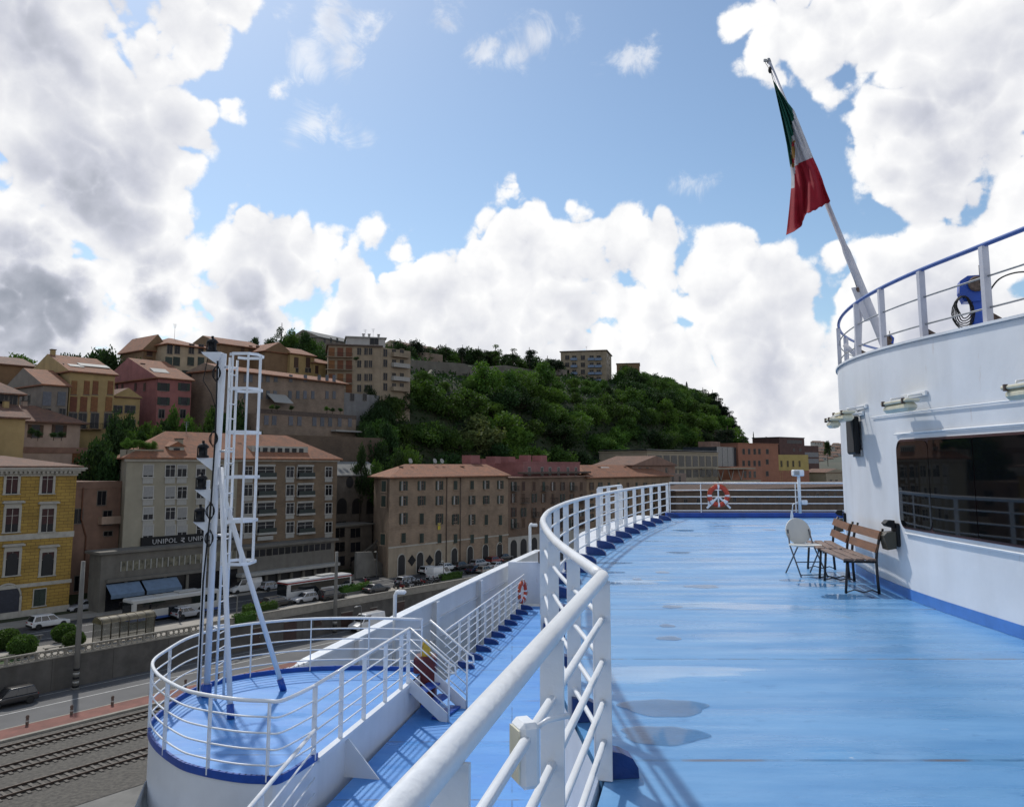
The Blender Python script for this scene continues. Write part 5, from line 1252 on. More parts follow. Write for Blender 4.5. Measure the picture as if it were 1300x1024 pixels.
for i, px in enumerate(cols):
    for j, py in enumerate((617,632,650,664)):
        Hh.win(px, py, 1.0, 1.9, 'mix', sh=('br' if (i+j)%3 else 'dg'), fm=M_brk3)
        if (i*7+j*5)%3 == 0: Hh.balcony(Hh.x(px,py), Hh.z(px,py)-.95, 2.0, M_oldst)
for i, px in enumerate((652,664.5,678,690,702,714)):
    x = Hh.x(px, 690); w = 1.1
    MB().prism([(x-w,.2),(x+w,.2)]+[(x+w*math.cos(a), 2.9+w*math.sin(a)) for a in [math.pi*i/12 for i in range(13)]], -.06, -.02).build('arched_door', M_dark, Hh.root)
MB().box(0, Hh.W, -.035, 0, 0, 4.6).build('ground_floor_render', mat('pale_shop_render', (.38,.36,.32), .8, .1, .5, dirt=.25), Hh.root)
Hh.band('eave', Hh.H, .25, .6, M_pink3)
M_pk = mat('rose_stucco', (.27,.115,.11), .85, .12, .6)
T_ = Bld('penthouse', 'rose coloured roof storey standing on the dark brick palazzo', 664, 736, 590, tg+2.5, Hh.z1+.25, on_t(690,588,tg+2.5).z, 8, M_pk)
T_.band('parapet', T_.H, .35, .1, M_pk); T_.band('terrace_rail', .6, .4, 2.0, M_eave, sides=False)
for px in (672,688,698,709,721,731): T_.win(px, 598, .9, 1.7, 'plain', detail=False, fm=M_panel)
for px, w in ((622,3),(650,2.2),(668,2.5),(708,2.6),(690,1.4)):
    q = on_t(px, 583, tg+10); MB().box(T_.x(px)-w/2, T_.x(px)+w/2, 4, 6.5, T_.H, T_.H+1.9-.2*(px%3)).build('stair_hut', M_pk, T_.root)
Tb = Bld('penthouse', 'low rose annex behind the ridge of the long brick palazzo', 612, 662, 590, tg+15, -6, on_t(640,584,tg+15).z, 6, M_pk); Tb.band('parapet', Tb.H, .3, .1, M_pk)
M_brk4 = brick('warm_brown_brick', (.26,.18,.11), (.215,.145,.09), (.17,.135,.10), .6, .16, .02, .3)
I_ = Bld('brick_palazzo', 'warm brown brick palazzo with red roof and dark windows behind the curved railing', 745, 852, 640, tg, ZS, on_t(745,607,tg).z, 12, M_brk4, o=Hh.O + Hh.d*(Hh.W+.02))
r = I_.roof('hip', 3.0, .8); I_.chimney(r, .3, .4, 1.0, I_.H+1.6); I_.chimney(r, .6, .4, 1.0, I_.H+1.6)
for i, px in enumerate((751,762,773,785,797,808,819,830,842)):
    for j, py in enumerate((617,630,644,657)): I_.win(px, py, 1.05, 1.9, 'mix', sh=('dg' if (i*3+j)%4 else 'br'), fm=M_brk4)
MB().box(I_.W*.30,I_.W*.52,2,2.5,I_.H+1.2,I_.H+1.5).obox((I_.W*.36,3.6,I_.H+2.1),(2.2,0,0),(0,1.2,.55),(0,-.02,.04)).build('skylight', M_panel, r)
J_ = Bld('apartment_house', 'grey brown house with a tiled gable roof just above the stern railing corner', 803, 857, 600, 108, -18, on_t(830,591,108).z, 12, M_pink3)
J_.roof('gy', 2.6, .6, M_roof2)
for px in (812, 822, 846): J_.win(px, 597, 1.1, 1.5, 'plain', detail=False)
J2 = Bld('apartment_house', 'plain greyish stucco house beside the school building', 848, 871, 610, 106, -18, on_t(860,601,106).z, 9, mat('greyish_stucco',(.22,.17,.14),.85,.12,.6))
for py in (608, 622, 638): 
    for px in (854, 863): J2.win(px, py, 1.1, 1.7, 'plain', detail=False)

W1 = Bld('warehouse', 'long low brown warehouse with a tiled roof seen through the stern railing', 858, 1090, 630, 98, -21, on_t(900,622,98).z, 9, mat('brown_warehouse_wall',(.115,.085,.065),.9,.18,.4,dirt=.4), rot=R(-14), cat='warehouse')
W1.roof('gx', 1.6, .5, tiles('dark_roof_tiles', (.14,.085,.06), (.08,.055,.042)))
for i in range(16): window(W1.root, 4+i*(W1.W-8)/16, W1.H-3.2, 1.6, 1.3, 'plain', detail=False)
W2 = Bld('warehouse', 'flat grey shed behind the brown warehouse under the yellow building', 962, 1040, 620, 108, -21, on_t(970,618,108).z, 6, mat('grey_shed_wall',(.14,.145,.16),.85,.12,.4), rot=R(-20), cat='warehouse')
W2.band('roof_slab', W2.H, .3, .2, M_panel)
# --- school with tall window grid, terracotta and yellow buildings at the right
M_beige = mat('beige_concrete_frame', (.30,.26,.19), .8, .1, .5)
K_ = Bld('school_building', 'long beige modern building with tall window bays below the wooded hill', 822, 912, 600, 118, -18, on_t(825,573.5,118).z, 18, M_beige, rot=R(-4))
n = 10
for i in range(n):
    x0 = K_.W*(i+.12)/n; x1 = K_.W*(i+.88)/n
    z1 = K_.H-1.0; z0 = K_.z(860,592); MB().box(x0, x1, -.03, 0, z0, z1).box(x0, x0+.3, -.08, -.031, z0, z1).build('window', M_pane, K_.root)
    z1 = K_.z(860,596); z0 = K_.z(860,606); MB().box(x0, x1, -.03, 0, z0, z1).build('window', M_pane, K_.root)
K_.band('roof_rail', K_.H+.7, .1, .05, M_steel); K_.band('roof_slab', K_.H, .3, .3, M_beige)
K_.band('ledge', K_.z(860,595), .4, .5, M_beige)
K2 = Bld('glass_stair_block', 'dark glass stair block between the beige school and the terracotta building', 911, 938, 600, 120, -18, on_t(915,567,120).z, 14, mat('dark_glazing',(.05,.06,.07),.15,.2,1), rot=R(-4))
for i in range(5): MB().box(K2.W*i/4-.07, K2.W*i/4+.07, -.1, 0, 0, K2.H).build('mullion', M_steel, K2.root)
MB().box(K2.W*.05, K2.W*.5, 3, 8, K2.H, K2.H+2).build('roof_hut', M_pink3, K2.root)
cz0 = on_t(940,610,112)
cp = thing('walkway', 'raised concrete walkway on white V shaped struts in front of the school', 'walkway', on_t(868,612,113), TOWN-R(4))
cw = 30
MB().box(0, 22, 0, 4, -.4, .2).build('deck', M_beige, cp); MB().box(16, 46, -3, 2, 4.0, 4.5).build('upper_deck', M_beige, cp)
for x in (19, 26.5, 34): MB().tube([(x,-2,4.0),(x+2.2,-2,.2),(x+4.4,-2,4.0)], .16, 6).build('v_strut', M_panel, cp)
MB().box(14, 50, -3, 3, -.5, .1).build('lower_deck', M_beige, cp)
M_terra = mat('terracotta_stucco', (.30,.135,.085), .85, .1, .5)
L1 = Bld('civic_building', 'terracotta building with small dark windows near the stern lamp', 938, 989, 600, 118, -18, on_t(940,562.5,118).z, 16, M_terra, rot=R(-24))
L1.band('cornice', L1.H-.2, .3, .2, M_terra)
for px in (944,951,958,964): 
    L1.win(px, 573, 1.1, 2.0, 'plain', detail=False); L1.win(px, 588, 1.1, 2.0, 'plain', detail=False)
for px in (974,): 
    for py in (573,586,601,615): L1.win(px, py, 1.3, 1.8, 'plain', detail=False)
L0 = Bld('civic_building', 'low terracotta wing with a porch in front of the terracotta building', 928, 968, 605, 112, -18, on_t(935,592,112).z, 10, M_terra, rot=R(-10))
for px in (946,952,958): L0.win(px, 602, 1.4, 2.2, 'plain', detail=False)
M_yel2 = mat('yellow_stucco', (.42,.33,.12), .85, .1, .5)
L2 = Bld('civic_building', 'yellow and terracotta building with two rows of narrow windows right of the terracotta one', 988, 1027, 600, 117, -18, on_t(990,577,117).z, 16, M_yel2, rot=R(-28))
MB().box(-.03, L2.W+.03, -.06, 0, 0, L2.z(1000,597)).build('terracotta_base', M_terra, L2.root)
for px in (992,1000,1007,1015): 
    for py, h_ in ((588.5,2.6),(604,3.6),(618,1.8)): window(L2.root, L2.x(px,py), L2.z(px,py)-h_/2, 1.0, h_, 'plain', detail=False, fm=M_yel2)
M_dbr = mat('dark_red_brown_brick', (.10,.052,.045), .85, .15, .5)
L3 = Bld('civic_building', 'dark red brown block with a flat roof behind the yellow building', 990, 1022, 580, 140, -18, on_t(992,555.5,140).z, 16, M_dbr, rot=R(-15))
L3.band('parapet', L3.H, .4, .2, mat('slate_parapet',(.05,.055,.06),.7)); MB().box(L3.W*.3,L3.W*.9,-.04,0,L3.H-2.8,L3.H-1.0).build('ribbon_window', M_pane, L3.root)
for px in (1008,1016): L3.win(px, 571, 1.6, 1.2, 'plain', detail=False)
L4 = Bld('civic_building', 'grey glass fronted lower block at the right of the dark red brown one', 1020, 1040, 590, 145, -18, on_t(1022,565.5,145).z, 14, M_dbr, rot=R(-15))
for py in (577, 585): MB().box(.3, L4.W-.3, -.04, 0, L4.z(1030,py+3), L4.z(1030,py-3)).build('ribbon_window', mat('blue_grey_glazing',(.07,.085,.11),.2,.2,1), L4.root)
L5 = Bld('store_house', 'pale small house among trees seen between railing and the white wall', 1049, 1075, 610, 105, -18, on_t(1052,600,105).z, 12, M_beige, rot=R(-20)); L5.roof('gy', 1.6, .4, M_roof2)
for px in (1055, 1062): L5.win(px, 612, 1.6, 2.0, 'plain', detail=False)
# ================================================================ THE HILL
def sst(a, b, x): x = max(0, min(1, (x-a)/(b-a))); return x*x*(3-2*x)
def hill(s, t):
    amp = 37 + 21*sst(75, 175, s) + 3*sst(200, 330, s)
    prof = .55*sst(108, 165, t) + .45*sst(120, 205, t)
    end = 1 - sst(362 + (t-150)*.5, 408 + (t-150)*.5, s)
    h = ZS - .4 + amp*prof*end
    h += (noise.noise(Vector((s*.03, t*.03, 0)))*3.0)*prof*end
    far = 26*sst(330, 700, t)*sst(600, 900, s)*(1-sst(1500,1900,s))
    return h - 3*sst(330, 900, t)*end + 0
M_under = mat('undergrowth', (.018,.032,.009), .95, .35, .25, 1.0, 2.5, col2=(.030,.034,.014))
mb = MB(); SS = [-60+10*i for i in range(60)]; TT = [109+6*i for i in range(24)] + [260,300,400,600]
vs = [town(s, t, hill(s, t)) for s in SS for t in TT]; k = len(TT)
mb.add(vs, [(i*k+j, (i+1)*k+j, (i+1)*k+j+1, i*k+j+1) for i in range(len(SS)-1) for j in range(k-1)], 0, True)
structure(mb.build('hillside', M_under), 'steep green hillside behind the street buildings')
# distant ridge with houses seen at the far right
mb = MB(); vs = []; XS = [200+40*i for i in range(36)]
for x in XS:
    for y in (900, 1000, 1150, 1400):
        h = {900:-22, 1000:6, 1150:22, 1400:34}[y] * (.7+.5*noise.noise(Vector((x*.004, y*.003, 5)))) ; vs.append((x, y, h if y > 900 else -22))
mb.add(vs, [(i*4+j, (i+1)*4+j, (i+1)*4+j+1, i*4+j+1) for i in range(len(XS)-1) for j in range(3)], 0, True)
structure(mb.build('distant_hills', mat('distant_green_hill', (.055,.07,.05), .95, .35, .02, coords='World', col2=(.11,.10,.075))), 'distant hills with scattered houses beyond the harbour')
M_far = [mat('far_house_%s' % n, c, .9, .1) for n, c in (('cream',(.32,.28,.22)),('pink',(.30,.2,.16)),('white',(.38,.37,.34)))]
M_farroof = mat('far_roof', (.17,.10,.07), .9, .1)
for i in range(26):
    px = 1036 + (i*37 % 34); py = 563 + (i*53 % 27); Y = 1050 + (590-py)*9; p = on_y(px, py+4, Y); w = 9+i%5*2; h = 6+i%3*3
    o = MB().box(-w/2,w/2,-5,5,-14,h,0).add([(-w/2-.5,-5.5,h),(w/2+.5,-5.5,h),(w/2+.5,5.5,h),(-w/2-.5,5.5,h),(-w/2,0,h+2.4),(w/2,0,h+2.4)], [(0,1,5,4),(2,3,4,5),(0,4,3),(1,2,5),(0,3,2,1)], 1)
    for k_ in range(3): o.box(-w/2+1+k_*w/3.2,-w/2+2.6+k_*w/3.2,-5.1,-5.0,h-2.8,h-1.2,2)
    o = link('distant_house', o.mesh('distant_house', [M_far[i%3], M_farroof, M_dark]), None, p, R(i*23 % 60 - 30)); tag(o, 'tiny distant house on the far hills right of the dark brown block', 'house', 'distant houses on the far hills')

# ---------------------------------------------------------------- hill buildings
M_och = mat('ochre_stucco', (.36,.26,.115), .85, .12, .5, dirt=.3)
M_ochb = mat('ochre_brown_stucco', (.20,.125,.065), .85, .14, .5, dirt=.3)
M_bei = mat('beige_stucco', (.38,.31,.21), .85, .12, .5, dirt=.3)
M_pinkh = mat('dusky_pink_stucco', (.29,.115,.105), .85, .12, .5, dirt=.3)
M_greyh = mat('grey_brown_stucco', (.20,.17,.14), .85, .14, .5, dirt=.35)
M_brkh = brick('pale_brown_brick', (.25,.185,.135), (.21,.15,.11), (.17,.14,.105), .5, .16, .02, .3)
def zt(px, py, t): return on_t(px, py, t).z
def hb(label, px0, px1, ty, by, t, D, m, rot=0, name='hill_house', ref=None, **k):
    return Bld(name, label, px0, px1, (ty+by)/2, t, zt(px0, by, t)-9, zt(px0, ty, t), D, m, R(rot), group=None, **k)
def grid(b, xs, ys, w, h, style='plain', sh='dg', fm=None, skip=()):
    for i, x in enumerate(xs):
        for j, y in enumerate(ys):
            if (i, j) in skip: continue
            b.win(x, y, w, h, style, sh=sh, detail=False, fm=fm)
h1 = hb('grey beige gabled house on the hill at the far left', 54, 86, 489, 520, 141, 15, M_greyh); h1.roof('gx', 3.2, .4)
grid(h1, (59.5,78), (506,), 1.3, 2.3, 'shut', 'gb'); grid(h1, (60,79), (524,), 1.0, 1.4, 'plain'); 
for fu, py in ((.35,507),(.5,507),(.7,483)): h1.side(fu, py, .9, 1.3, 'plain', detail=False)
h1b = hb('brown house with a tiled roof cut by the left edge of the photo', -40, 24, 498, 530, 133, 10, M_ochb); h1b.roof('hip', 2.8, .8, M_roof2); grid(h1b, (5,16), (508,), 1.2, 1.6)
h1c = hb('yellow fronted house with a pitched roof low at the left edge', -40, 32, 529, 545, 128, 12, M_och); h1c.roof('gx', 2.6, .5, M_roof2); h1c.chimney(h1c.root, .8, .3, 1.2, h1c.H+1.5)
h1d = hb('ochre house behind the grey gabled one at the far left', -10, 42, 462, 500, 165, 14, M_ochb); h1d.roof('gx', 2.2, .5, M_roof2)
h2 = hb('tall ochre yellow house with balcony windows and red roof left of the pink one', 87, 144, 472, 553, 143, 17, M_och); r = h2.roof('gx', 3.6, .5); h2.chimney(r, .3, .7, 1.5, h2.H+2); h2.chimney(r, .05, .5, 1.6, h2.H+3)
grid(h2, (94,110,121,140), (492,), .95, 2.4, 'shut', 'or'); grid(h2, (93,106,119.5,138), (513,), 1.15, 2.6, 'shut', 'or'); grid(h2, (92,104.5,120,137), (534,), 1.3, 2.6, 'plain')
for px in (104.5,120): h2.balcony(h2.x(px), h2.z(px,534)-1.4, 2.8, M_ochb)
MB().obox((h2.W*.25,2.6,h2.H+1.5),(1.2,0,0),(0,.7,.25),(0,-.02,.05)).obox((h2.W*.7,3.4,h2.H+1.9),(2.6,0,0),(0,.8,.3),(0,-.02,.05)).build('skylight', M_panel, r)
for fu, py in ((.35,463),(.2,468),(.5,490)): h2.side(fu, py, 1.2, 1.5, 'plain', detail=False)
h3 = hb('small ochre gabled house between the tall yellow and the pink house', 143, 177, 504, 545, 147, 9, M_och); h3.roof('gy', 1.7, .3, M_roof2)
grid(h3, (148.5,165), (519.5,537), 1.9, 1.3, 'plain')
h4 = hb('dusky pink house with dark shutters and a red gabled roof', 199, 242, 480, 540, 146, 22, M_pinkh); r = h4.roof('gx', 4.6, .5); h4.chimney(r, .1, .35, 1.0, h4.H+2.4)
grid(h4, (207.5,233.5), (491,509,), 1.3, 1.5, 'open'); grid(h4, (205,232), (525,), 1.1, 1.6, 'plain')
for fu, py in ((.22,475),(.38,475),(.22,491),(.38,491),(.62,492),(.72,492),(.7,478)): h4.side(fu, py, .8, 1.5, 'shut', sh='br', detail=False)
MB().obox((h4.W*.3,3.4,h4.H+1.9),(1.6,0,0),(0,.9,.45),(0,-.03,.05)).build('skylight', M_panel, r)
h5 = hb('tall beige house with green shutters and a brown gabled side above the pink house', 212, 262, 437, 515, 158, 15, M_bei); r = h5.roof('hip', 2.4, .7)
grid(h5, (215.5,225,243,255), (443,), 1.1, 2.0, 'plain','dg'); grid(h5, (214,224,242,255), (458.5,), 1.5, 1.8, 'shut', 'dg'); grid(h5, (240,254), (477,), 1.7, 2.2, 'open'); grid(h5, (252,), (495,511), 1.9, 1.9, 'open')
h5.antenna(.6, .5, h5.H+2.4, 3.5, r)
h5b = hb('brown ochre gabled wing on the left of the tall beige house', 181, 212, 445, 500, 163, 10, M_ochb); h5b.roof('gy', 3.6, .5); grid(h5b, (190,205), (446,461), 1.2, 1.9, 'shut', 'br')
h6 = hb('ochre brown house with red roof on the hill, behind the top of the mast', 279, 335, 437, 480, 172, 14, M_ochb); h6.roof('gx', 2.6, .6); grid(h6, (308,318,327), (443,), 1.0, 1.7, 'shut', 'br')
h6b = hb('ochre gabled row house right of the mast on the hill', 336, 368, 446, 478, 166, 16, M_ochb); h6b.roof('gy', 2.5, .5)
h6c = hb('ochre row house with tall dark shutters on the hill', 368, 399, 449, 478, 165, 13, M_och, o=None); h6c.roof('gx', 2.4, .5); grid(h6c, (376,391), (460,), 1.3, 2.6, 'shut', 'br'); grid(h6c, (377,389,393), (470,), .7, 1.0)
h6d = hb('lower ochre house at the right end of the ochre row on the hill', 399, 425, 461, 480, 164, 12, M_och); h6d.roof('gx', 2.0, .5); grid(h6d, (402,416), (469,), 1.0, 2.0, 'shut', 'br')
h7 = hb('long pale brick house with grey blue shutters and a red eaves roof on the hillside', 282, 437, 470, 528, 141, 10, M_brkh, rot=5, name='row_house'); h7.roof('gx', 1.6, .8)
grid(h7, (300,312,318,331,340,350,369,387.5,405,415,424), (480,), .95, 1.5, 'shut', 'gb'); 
for px in (300,312,331,340,349,368,378,387,397,415,424): h7.win(px, 501-(px-300)*.0, .95, 1.7, 'shut', sh='gb', detail=False)
MB().prism([(-.1,h7.z(350,505)+.8),(-2.6,h7.z(350,513)+.3),(-2.6,h7.z(350,513)+.15),(-.1,h7.z(350,505)+.6)], h7.x(338,508), h7.x(362,508), 'x').build('awning', M_panel, h7.root)
h7b = hb('lower terraced storey with shutters and planted roof terrace below the long brick house', 325, 452, 524, 548, 134, 7, M_brkh, rot=5, name='row_house')
h7b.band('terrace_rail', h7b.H, .9, .05, M_eave, sides=False)
for px in (338,348,369,380,399,409,419,431,444): h7b.win(px, 534+(px-369)*.03, 1.1, 1.8, 'shut', sh='gb', detail=False)
MB().box(h7b.x(420,545), h7b.x(455,545), -1.6, 0, h7b.z(430,548), h7b.z(430,546)).build('awning', M_panel, h7b.root)
rw = Bld('retaining_wall', 'brown brick retaining wall below the planted terrace on the hillside', 312, 486, 570, 129.5, -8, zt(400,553,129.5), 2, brick('retaining_brick', (.12,.085,.055), (.10,.068,.045), (.08,.065,.05), .5, .16, .02, .4), cat='wall')
M_h8 = mat('weathered_tan_stucco', (.29,.235,.165), .85, .14, .5, dirt=.45)
h8 = hb('tall tan apartment building with balconies and a white penthouse on the hill', 416, 483, 438, 505, 158, 14, M_h8, rot=-38, name='apartment_building')
h8.band('roof_slab', h8.H, .35, .5, M_eave)
for j, py in enumerate((447,463,480,494)):
    for px in (421,432,443): h8.win(px, py, 1.5, 2.3, 'shut', sh='or', detail=False)
    h8.balcony(h8.x(430), h8.z(430,py)-1.25, (h8.x(450)-h8.x(416)), M_h8, 1.3)
    for px in (456,465,470): h8.win(px, py-1, 1.0, 1.8, 'plain', detail=False, fm=M_h8)
h8r = Bld('apartment_building', 'right hand wing of the tan apartment building with small balconies turned to the woods', 483.5, 521, 470, 158, h8.z0, h8.z1-.02, 12, M_h8, rot=R(-4), o=h8.O + h8.d*(h8.W+.03))
for py in (448,461,478,491):
    for px in (489,500,510): h8r.win(px, py, 1.3, 1.9, 'plain', detail=False, fm=M_h8)
    h8r.balcony(h8r.x(507), h8r.z(505,py)-1.0, 5.5, M_panel if py in (478,461) else M_h8, 1.1, 'solid')
ph = hb('white penthouse with chimneys on the roof of the tan apartment building', 440, 489, 428, 437, 166, 8, mat('off_white_stucco',(.40,.39,.37),.8,.1,.5), rot=-38, name='penthouse', )
ph.H = ph.H; ph.band('roof_slab', ph.H, .3, .4, M_panel); grid(ph, (475,), (433,), 2.2, 1.8)
for fx in (.45,.6,.85): ph.chimney(ph.root, fx, .4, 1.3, ph.H+.2, .6)
ph.antenna(.7,.3,ph.H,3,ph.root); ph.antenna(.5,.5,ph.H,3,ph.root)
h8c = hb('pale grey rendered base storey under the tan apartment building', 437, 492, 498, 518, 150, 8, mat('pale_grey_render',(.20,.20,.20),.85,.15,.5,dirt=.3), name='apartment_building'); grid(h8c, (447,463), (504,), 1.2, 1.7)
h9 = hb('dark grey house with a low gable on the very top of the hill', 404, 452, 428, 440, 195, 12, M_greyh, rot=10); h9.roof('gx', 2.6, .4, mat('grey_roofing',(.16,.16,.15))); grid(h9, (412,420,428), (432,), .8, 1.4)
h10 = hb('long low building on the hill top right of the tan apartment building', 511, 562, 438, 450, 210, 12, M_bei, rot=0); h10.roof('gx', 2.2, .6, M_roof2); 
h10b = hb('small brown brick hut on the hill crest', 540, 562, 447, 456, 190, 8, M_brkh); 
# concrete buttressed ramps
M_cons = mat('old_concrete_fort', (.16,.145,.12), .9, .18, .3, .3, 6, dirt=.3)
fw = thing('fortress_wall', 'old grey fortress wall with slanting buttresses below the hill crest', 'wall', town(150, 172, 10), TOWN)
a = on_t(512,455,172); b = on_t(705,474,172); s0 = a.dot(U)-150; s1 = b.dot(U)-150
MB().prism([(s0,8),(s0,on_t(512,456,172).z-10),(s0+(s1-s0)*.35,on_t(548,455,172).z-10),(s0+(s1-s0)*.4,on_t(550,461,172).z-10),(s0+(s1-s0)*.62,on_t(620,460,172).z-10),(s1,on_t(705,474,172).z-10),(s1,8)], 0, 4).build('wall', M_cons, fw)
for i in range(9):
    x = s0+4+i*(s1-s0-6)/8.5; zt_ = on_t(520+i*20,464,172).z-10
    MB().add([(x,0,zt_-1),(x+1.4,0,zt_-1),(x+1.4,-6.5,8),(x,-6.5,8),(x,0,8),(x+1.4,0,8)], [(0,1,2,3),(0,3,4),(1,5,2),(2,5,4,3)]).build('buttress', M_cons, fw)
x = s0+(s1-s0)*.12; MB().obox((x+3,-4.2,14.5),(5.5,0,-5.5),(0,.5,0),(.5,0,.6)).build('slanting_stair', mat('pale_concrete_stair',(.30,.28,.22),.85,.1,.5), fw)
h11 = hb('bluish flat building at the foot of the hill crest behind the trees', 596, 640, 478, 486, 185, 8, mat('blue_grey_wall',(.14,.16,.19),.8,.15,.5), name='store_house')
h12 = hb('wide tan apartment block with blue balconies on top of the wooded hill', 712, 770, 447, 500, 205, 20, M_h8, rot=-66, name='apartment_building')
h12.band('roof_slab', h12.H, .4, .5, M_eave)
for i, px in enumerate((720,729,740,751,760)):
    for py in (454,463,472,481,489): 
        h12.win(px, py, 1.9, 2.0, 'plain', detail=False, fm=M_h8)
        if i in (1,3,4) : h12.balcony(h12.x(px), h12.z(px,py)-1.1, 3.0, mat('pale_blue_panel',(.16,.22,.32),.7,.1,1), .9, 'solid')
h12.antenna(.5,.5,h12.H+.3,3.5)
for z_ in (2.5,5.7,8.9,12.1):
    for v_ in (5, 13): window(h12.root, v_, h12.H-z_, 1.6, 1.8, 'plain', 'r', fm=M_h8, W=h12.W, detail=False)
h13 = hb('lower brown brick block at the right shoulder of the wooded hill', 783, 812, 462, 492, 212, 12, M_ochb, rot=-62, name='apartment_building'); h13.band('roof_slab', h13.H, .35, .3, M_eave); grid(h13, (790,797,806), (470,480), 1.6, 1.8, 'plain')
h14 = hb('small grey brown building left of the wide tan apartment block', 704, 720, 467, 495, 195, 10, M_greyh, name='apartment_building'); grid(h14, (708,713), (474,), 1.0, 1.2)

# ---------------------------------------------------------------- trees
def leaf_mat(name, col, col2):
    m = mat(name, col, .75, .2, .55, col2=col2, objrand=.28, spec=.25)
    nt = m.node_tree; b = nt.nodes['Principled BSDF']; out = nt.nodes['Material Output']
    tr = nt.nodes.new('ShaderNodeBsdfTranslucent'); tr.inputs[0].default_value = (col[0]*1.6, col[1]*1.6, col[2], 1)
    mx = nt.nodes.new('ShaderNodeMixShader'); mx.inputs[0].default_value = .22
    nt.links.new(b.outputs[0], mx.inputs[1]); nt.links.new(tr.outputs[0], mx.inputs[2]); nt.links.new(mx.outputs[0], out.inputs[0]); return m
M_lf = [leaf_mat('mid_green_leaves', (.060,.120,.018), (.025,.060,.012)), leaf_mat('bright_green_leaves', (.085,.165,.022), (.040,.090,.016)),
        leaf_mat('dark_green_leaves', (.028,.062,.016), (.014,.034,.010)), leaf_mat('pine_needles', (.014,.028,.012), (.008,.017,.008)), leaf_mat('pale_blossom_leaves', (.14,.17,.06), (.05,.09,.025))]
M_bark = mat('bark', (.06,.045,.032), .9, .25, 6, .6, 20)
def leaf(mb, p, r, rnd):
    n = Vector((rnd.gauss(0,1), rnd.gauss(0,1), rnd.gauss(.5,1))).normalized(); a = n.orthogonal().normalized(); b = n.cross(a)
    an = rnd.random()*6.28; a, b = a*math.cos(an)+b*math.sin(an), b*math.cos(an)-a*math.sin(an); bend = n*r*.35
    mb.add([p-a*r, p-b*r*.6+bend, p+a*r, p+b*r*.6-bend*.5], [(0,1,2,3)])
def tree_mesh(kind, seed):
    rnd = random.Random(seed); mb = MB(); tk = MB()
    if kind in ('broad', 'blossom'):
        hh = 8.5; lobes = []
        for i in range(20):
            a = rnd.random()*6.28; q = rnd.random()**.6*3.0; lobes.append((Vector((q*math.cos(a), q*math.sin(a), 2.0+rnd.random()*5.1*(1-q/5.2))), 1.0+rnd.random()*1.0))
        for c, r_ in lobes:
            for k in range(int(95*r_)):
                d = Vector((rnd.gauss(0,1), rnd.gauss(0,1), rnd.gauss(0,1))).normalized(); f = rnd.random()**.35
                leaf(mb, c + Vector((d.x, d.y, d.z*.78))*r_*f*(1+.12*rnd.gauss(0,1)), .16+.14*rnd.random(), rnd)
            tk.tube([Vector((0,0,1.6+rnd.random())), c*.5+Vector((0,0,1.2)), c], [.10,.07,.03], 5)
        tk.tube([(0,0,-2.5),(.05,0,0),(.1,.05,1.6),(0,.1,3.6)], [.32,.26,.2,.1], 7)
    elif kind == 'pine':
        tk.tube([(0,0,-2),(.1,0,2),(.25,.1,5),(.1,.2,7.5)], [.26,.22,.16,.08], 7)
        for i in range(15):
            a = rnd.random()*6.28; q = .3+rnd.random()*1.9; c = Vector((q*math.cos(a), q*math.sin(a), 1.6+rnd.random()*6.6*(1-q/4.2)))
            tk.tube([(.15,.1,c.z-1.2), c], [.07,.03], 5)
            for k in range(130):
                d = Vector((rnd.gauss(0,1), rnd.gauss(0,1), rnd.gauss(0,1))).normalized(); leaf(mb, c+Vector((d.x*1.15, d.y*1.15, d.z*.62))*rnd.random()**.4, .10+.12*rnd.random(), rnd)
    else:
        tk.tube([(0,0,-1),(0,0,6)], [.15,.05], 6)
        for k in range(1100):
            z = rnd.random(); r_ = .85*math.sin(math.pi*min(1, z*.93+.07))**.6*(1-z*.35); a = rnd.random()*6.28; q = r_*rnd.random()**.3
            leaf(mb, Vector((q*math.cos(a), q*math.sin(a), .4+z*7.4)), .10+.10*rnd.random(), rnd)
    return mb, tk
PROTO = {}
def tree(kind, x, y, z, s, li, label, group, seed=0, cat='tree', name=None, sz=1.0):
    key = (kind, seed % {'broad':5,'blossom':1,'pine':3,'cypress':1}[kind])
    if key not in PROTO:
        a, b = tree_mesh(kind, key[1]*17+3); PROTO[key] = (a.mesh('crown', M_lf[0]), b.mesh('trunk', M_bark))
    rt = bpy.data.objects.new(name or {'broad':'broadleaf_tree','blossom':'blossom_tree','pine':'pine_tree','cypress':'cypress_tree'}[kind], None); C.objects.link(rt)
    rt.location = (x, y, z); rt.rotation_euler = (0, 0, random.random()*6.28); rt.scale = (s*(.9+.25*random.random()), s*(.9+.25*random.random()), s*sz*(.9+.25*random.random())); rt.empty_display_size = .3
    tag(rt, label, cat, group)
    c = link('crown', PROTO[key][0], rt); c.material_slots[0].link = 'OBJECT'; c.material_slots[0].material = M_lf[li]
    link('trunk', PROTO[key][1], rt); return rt
random.seed(11)
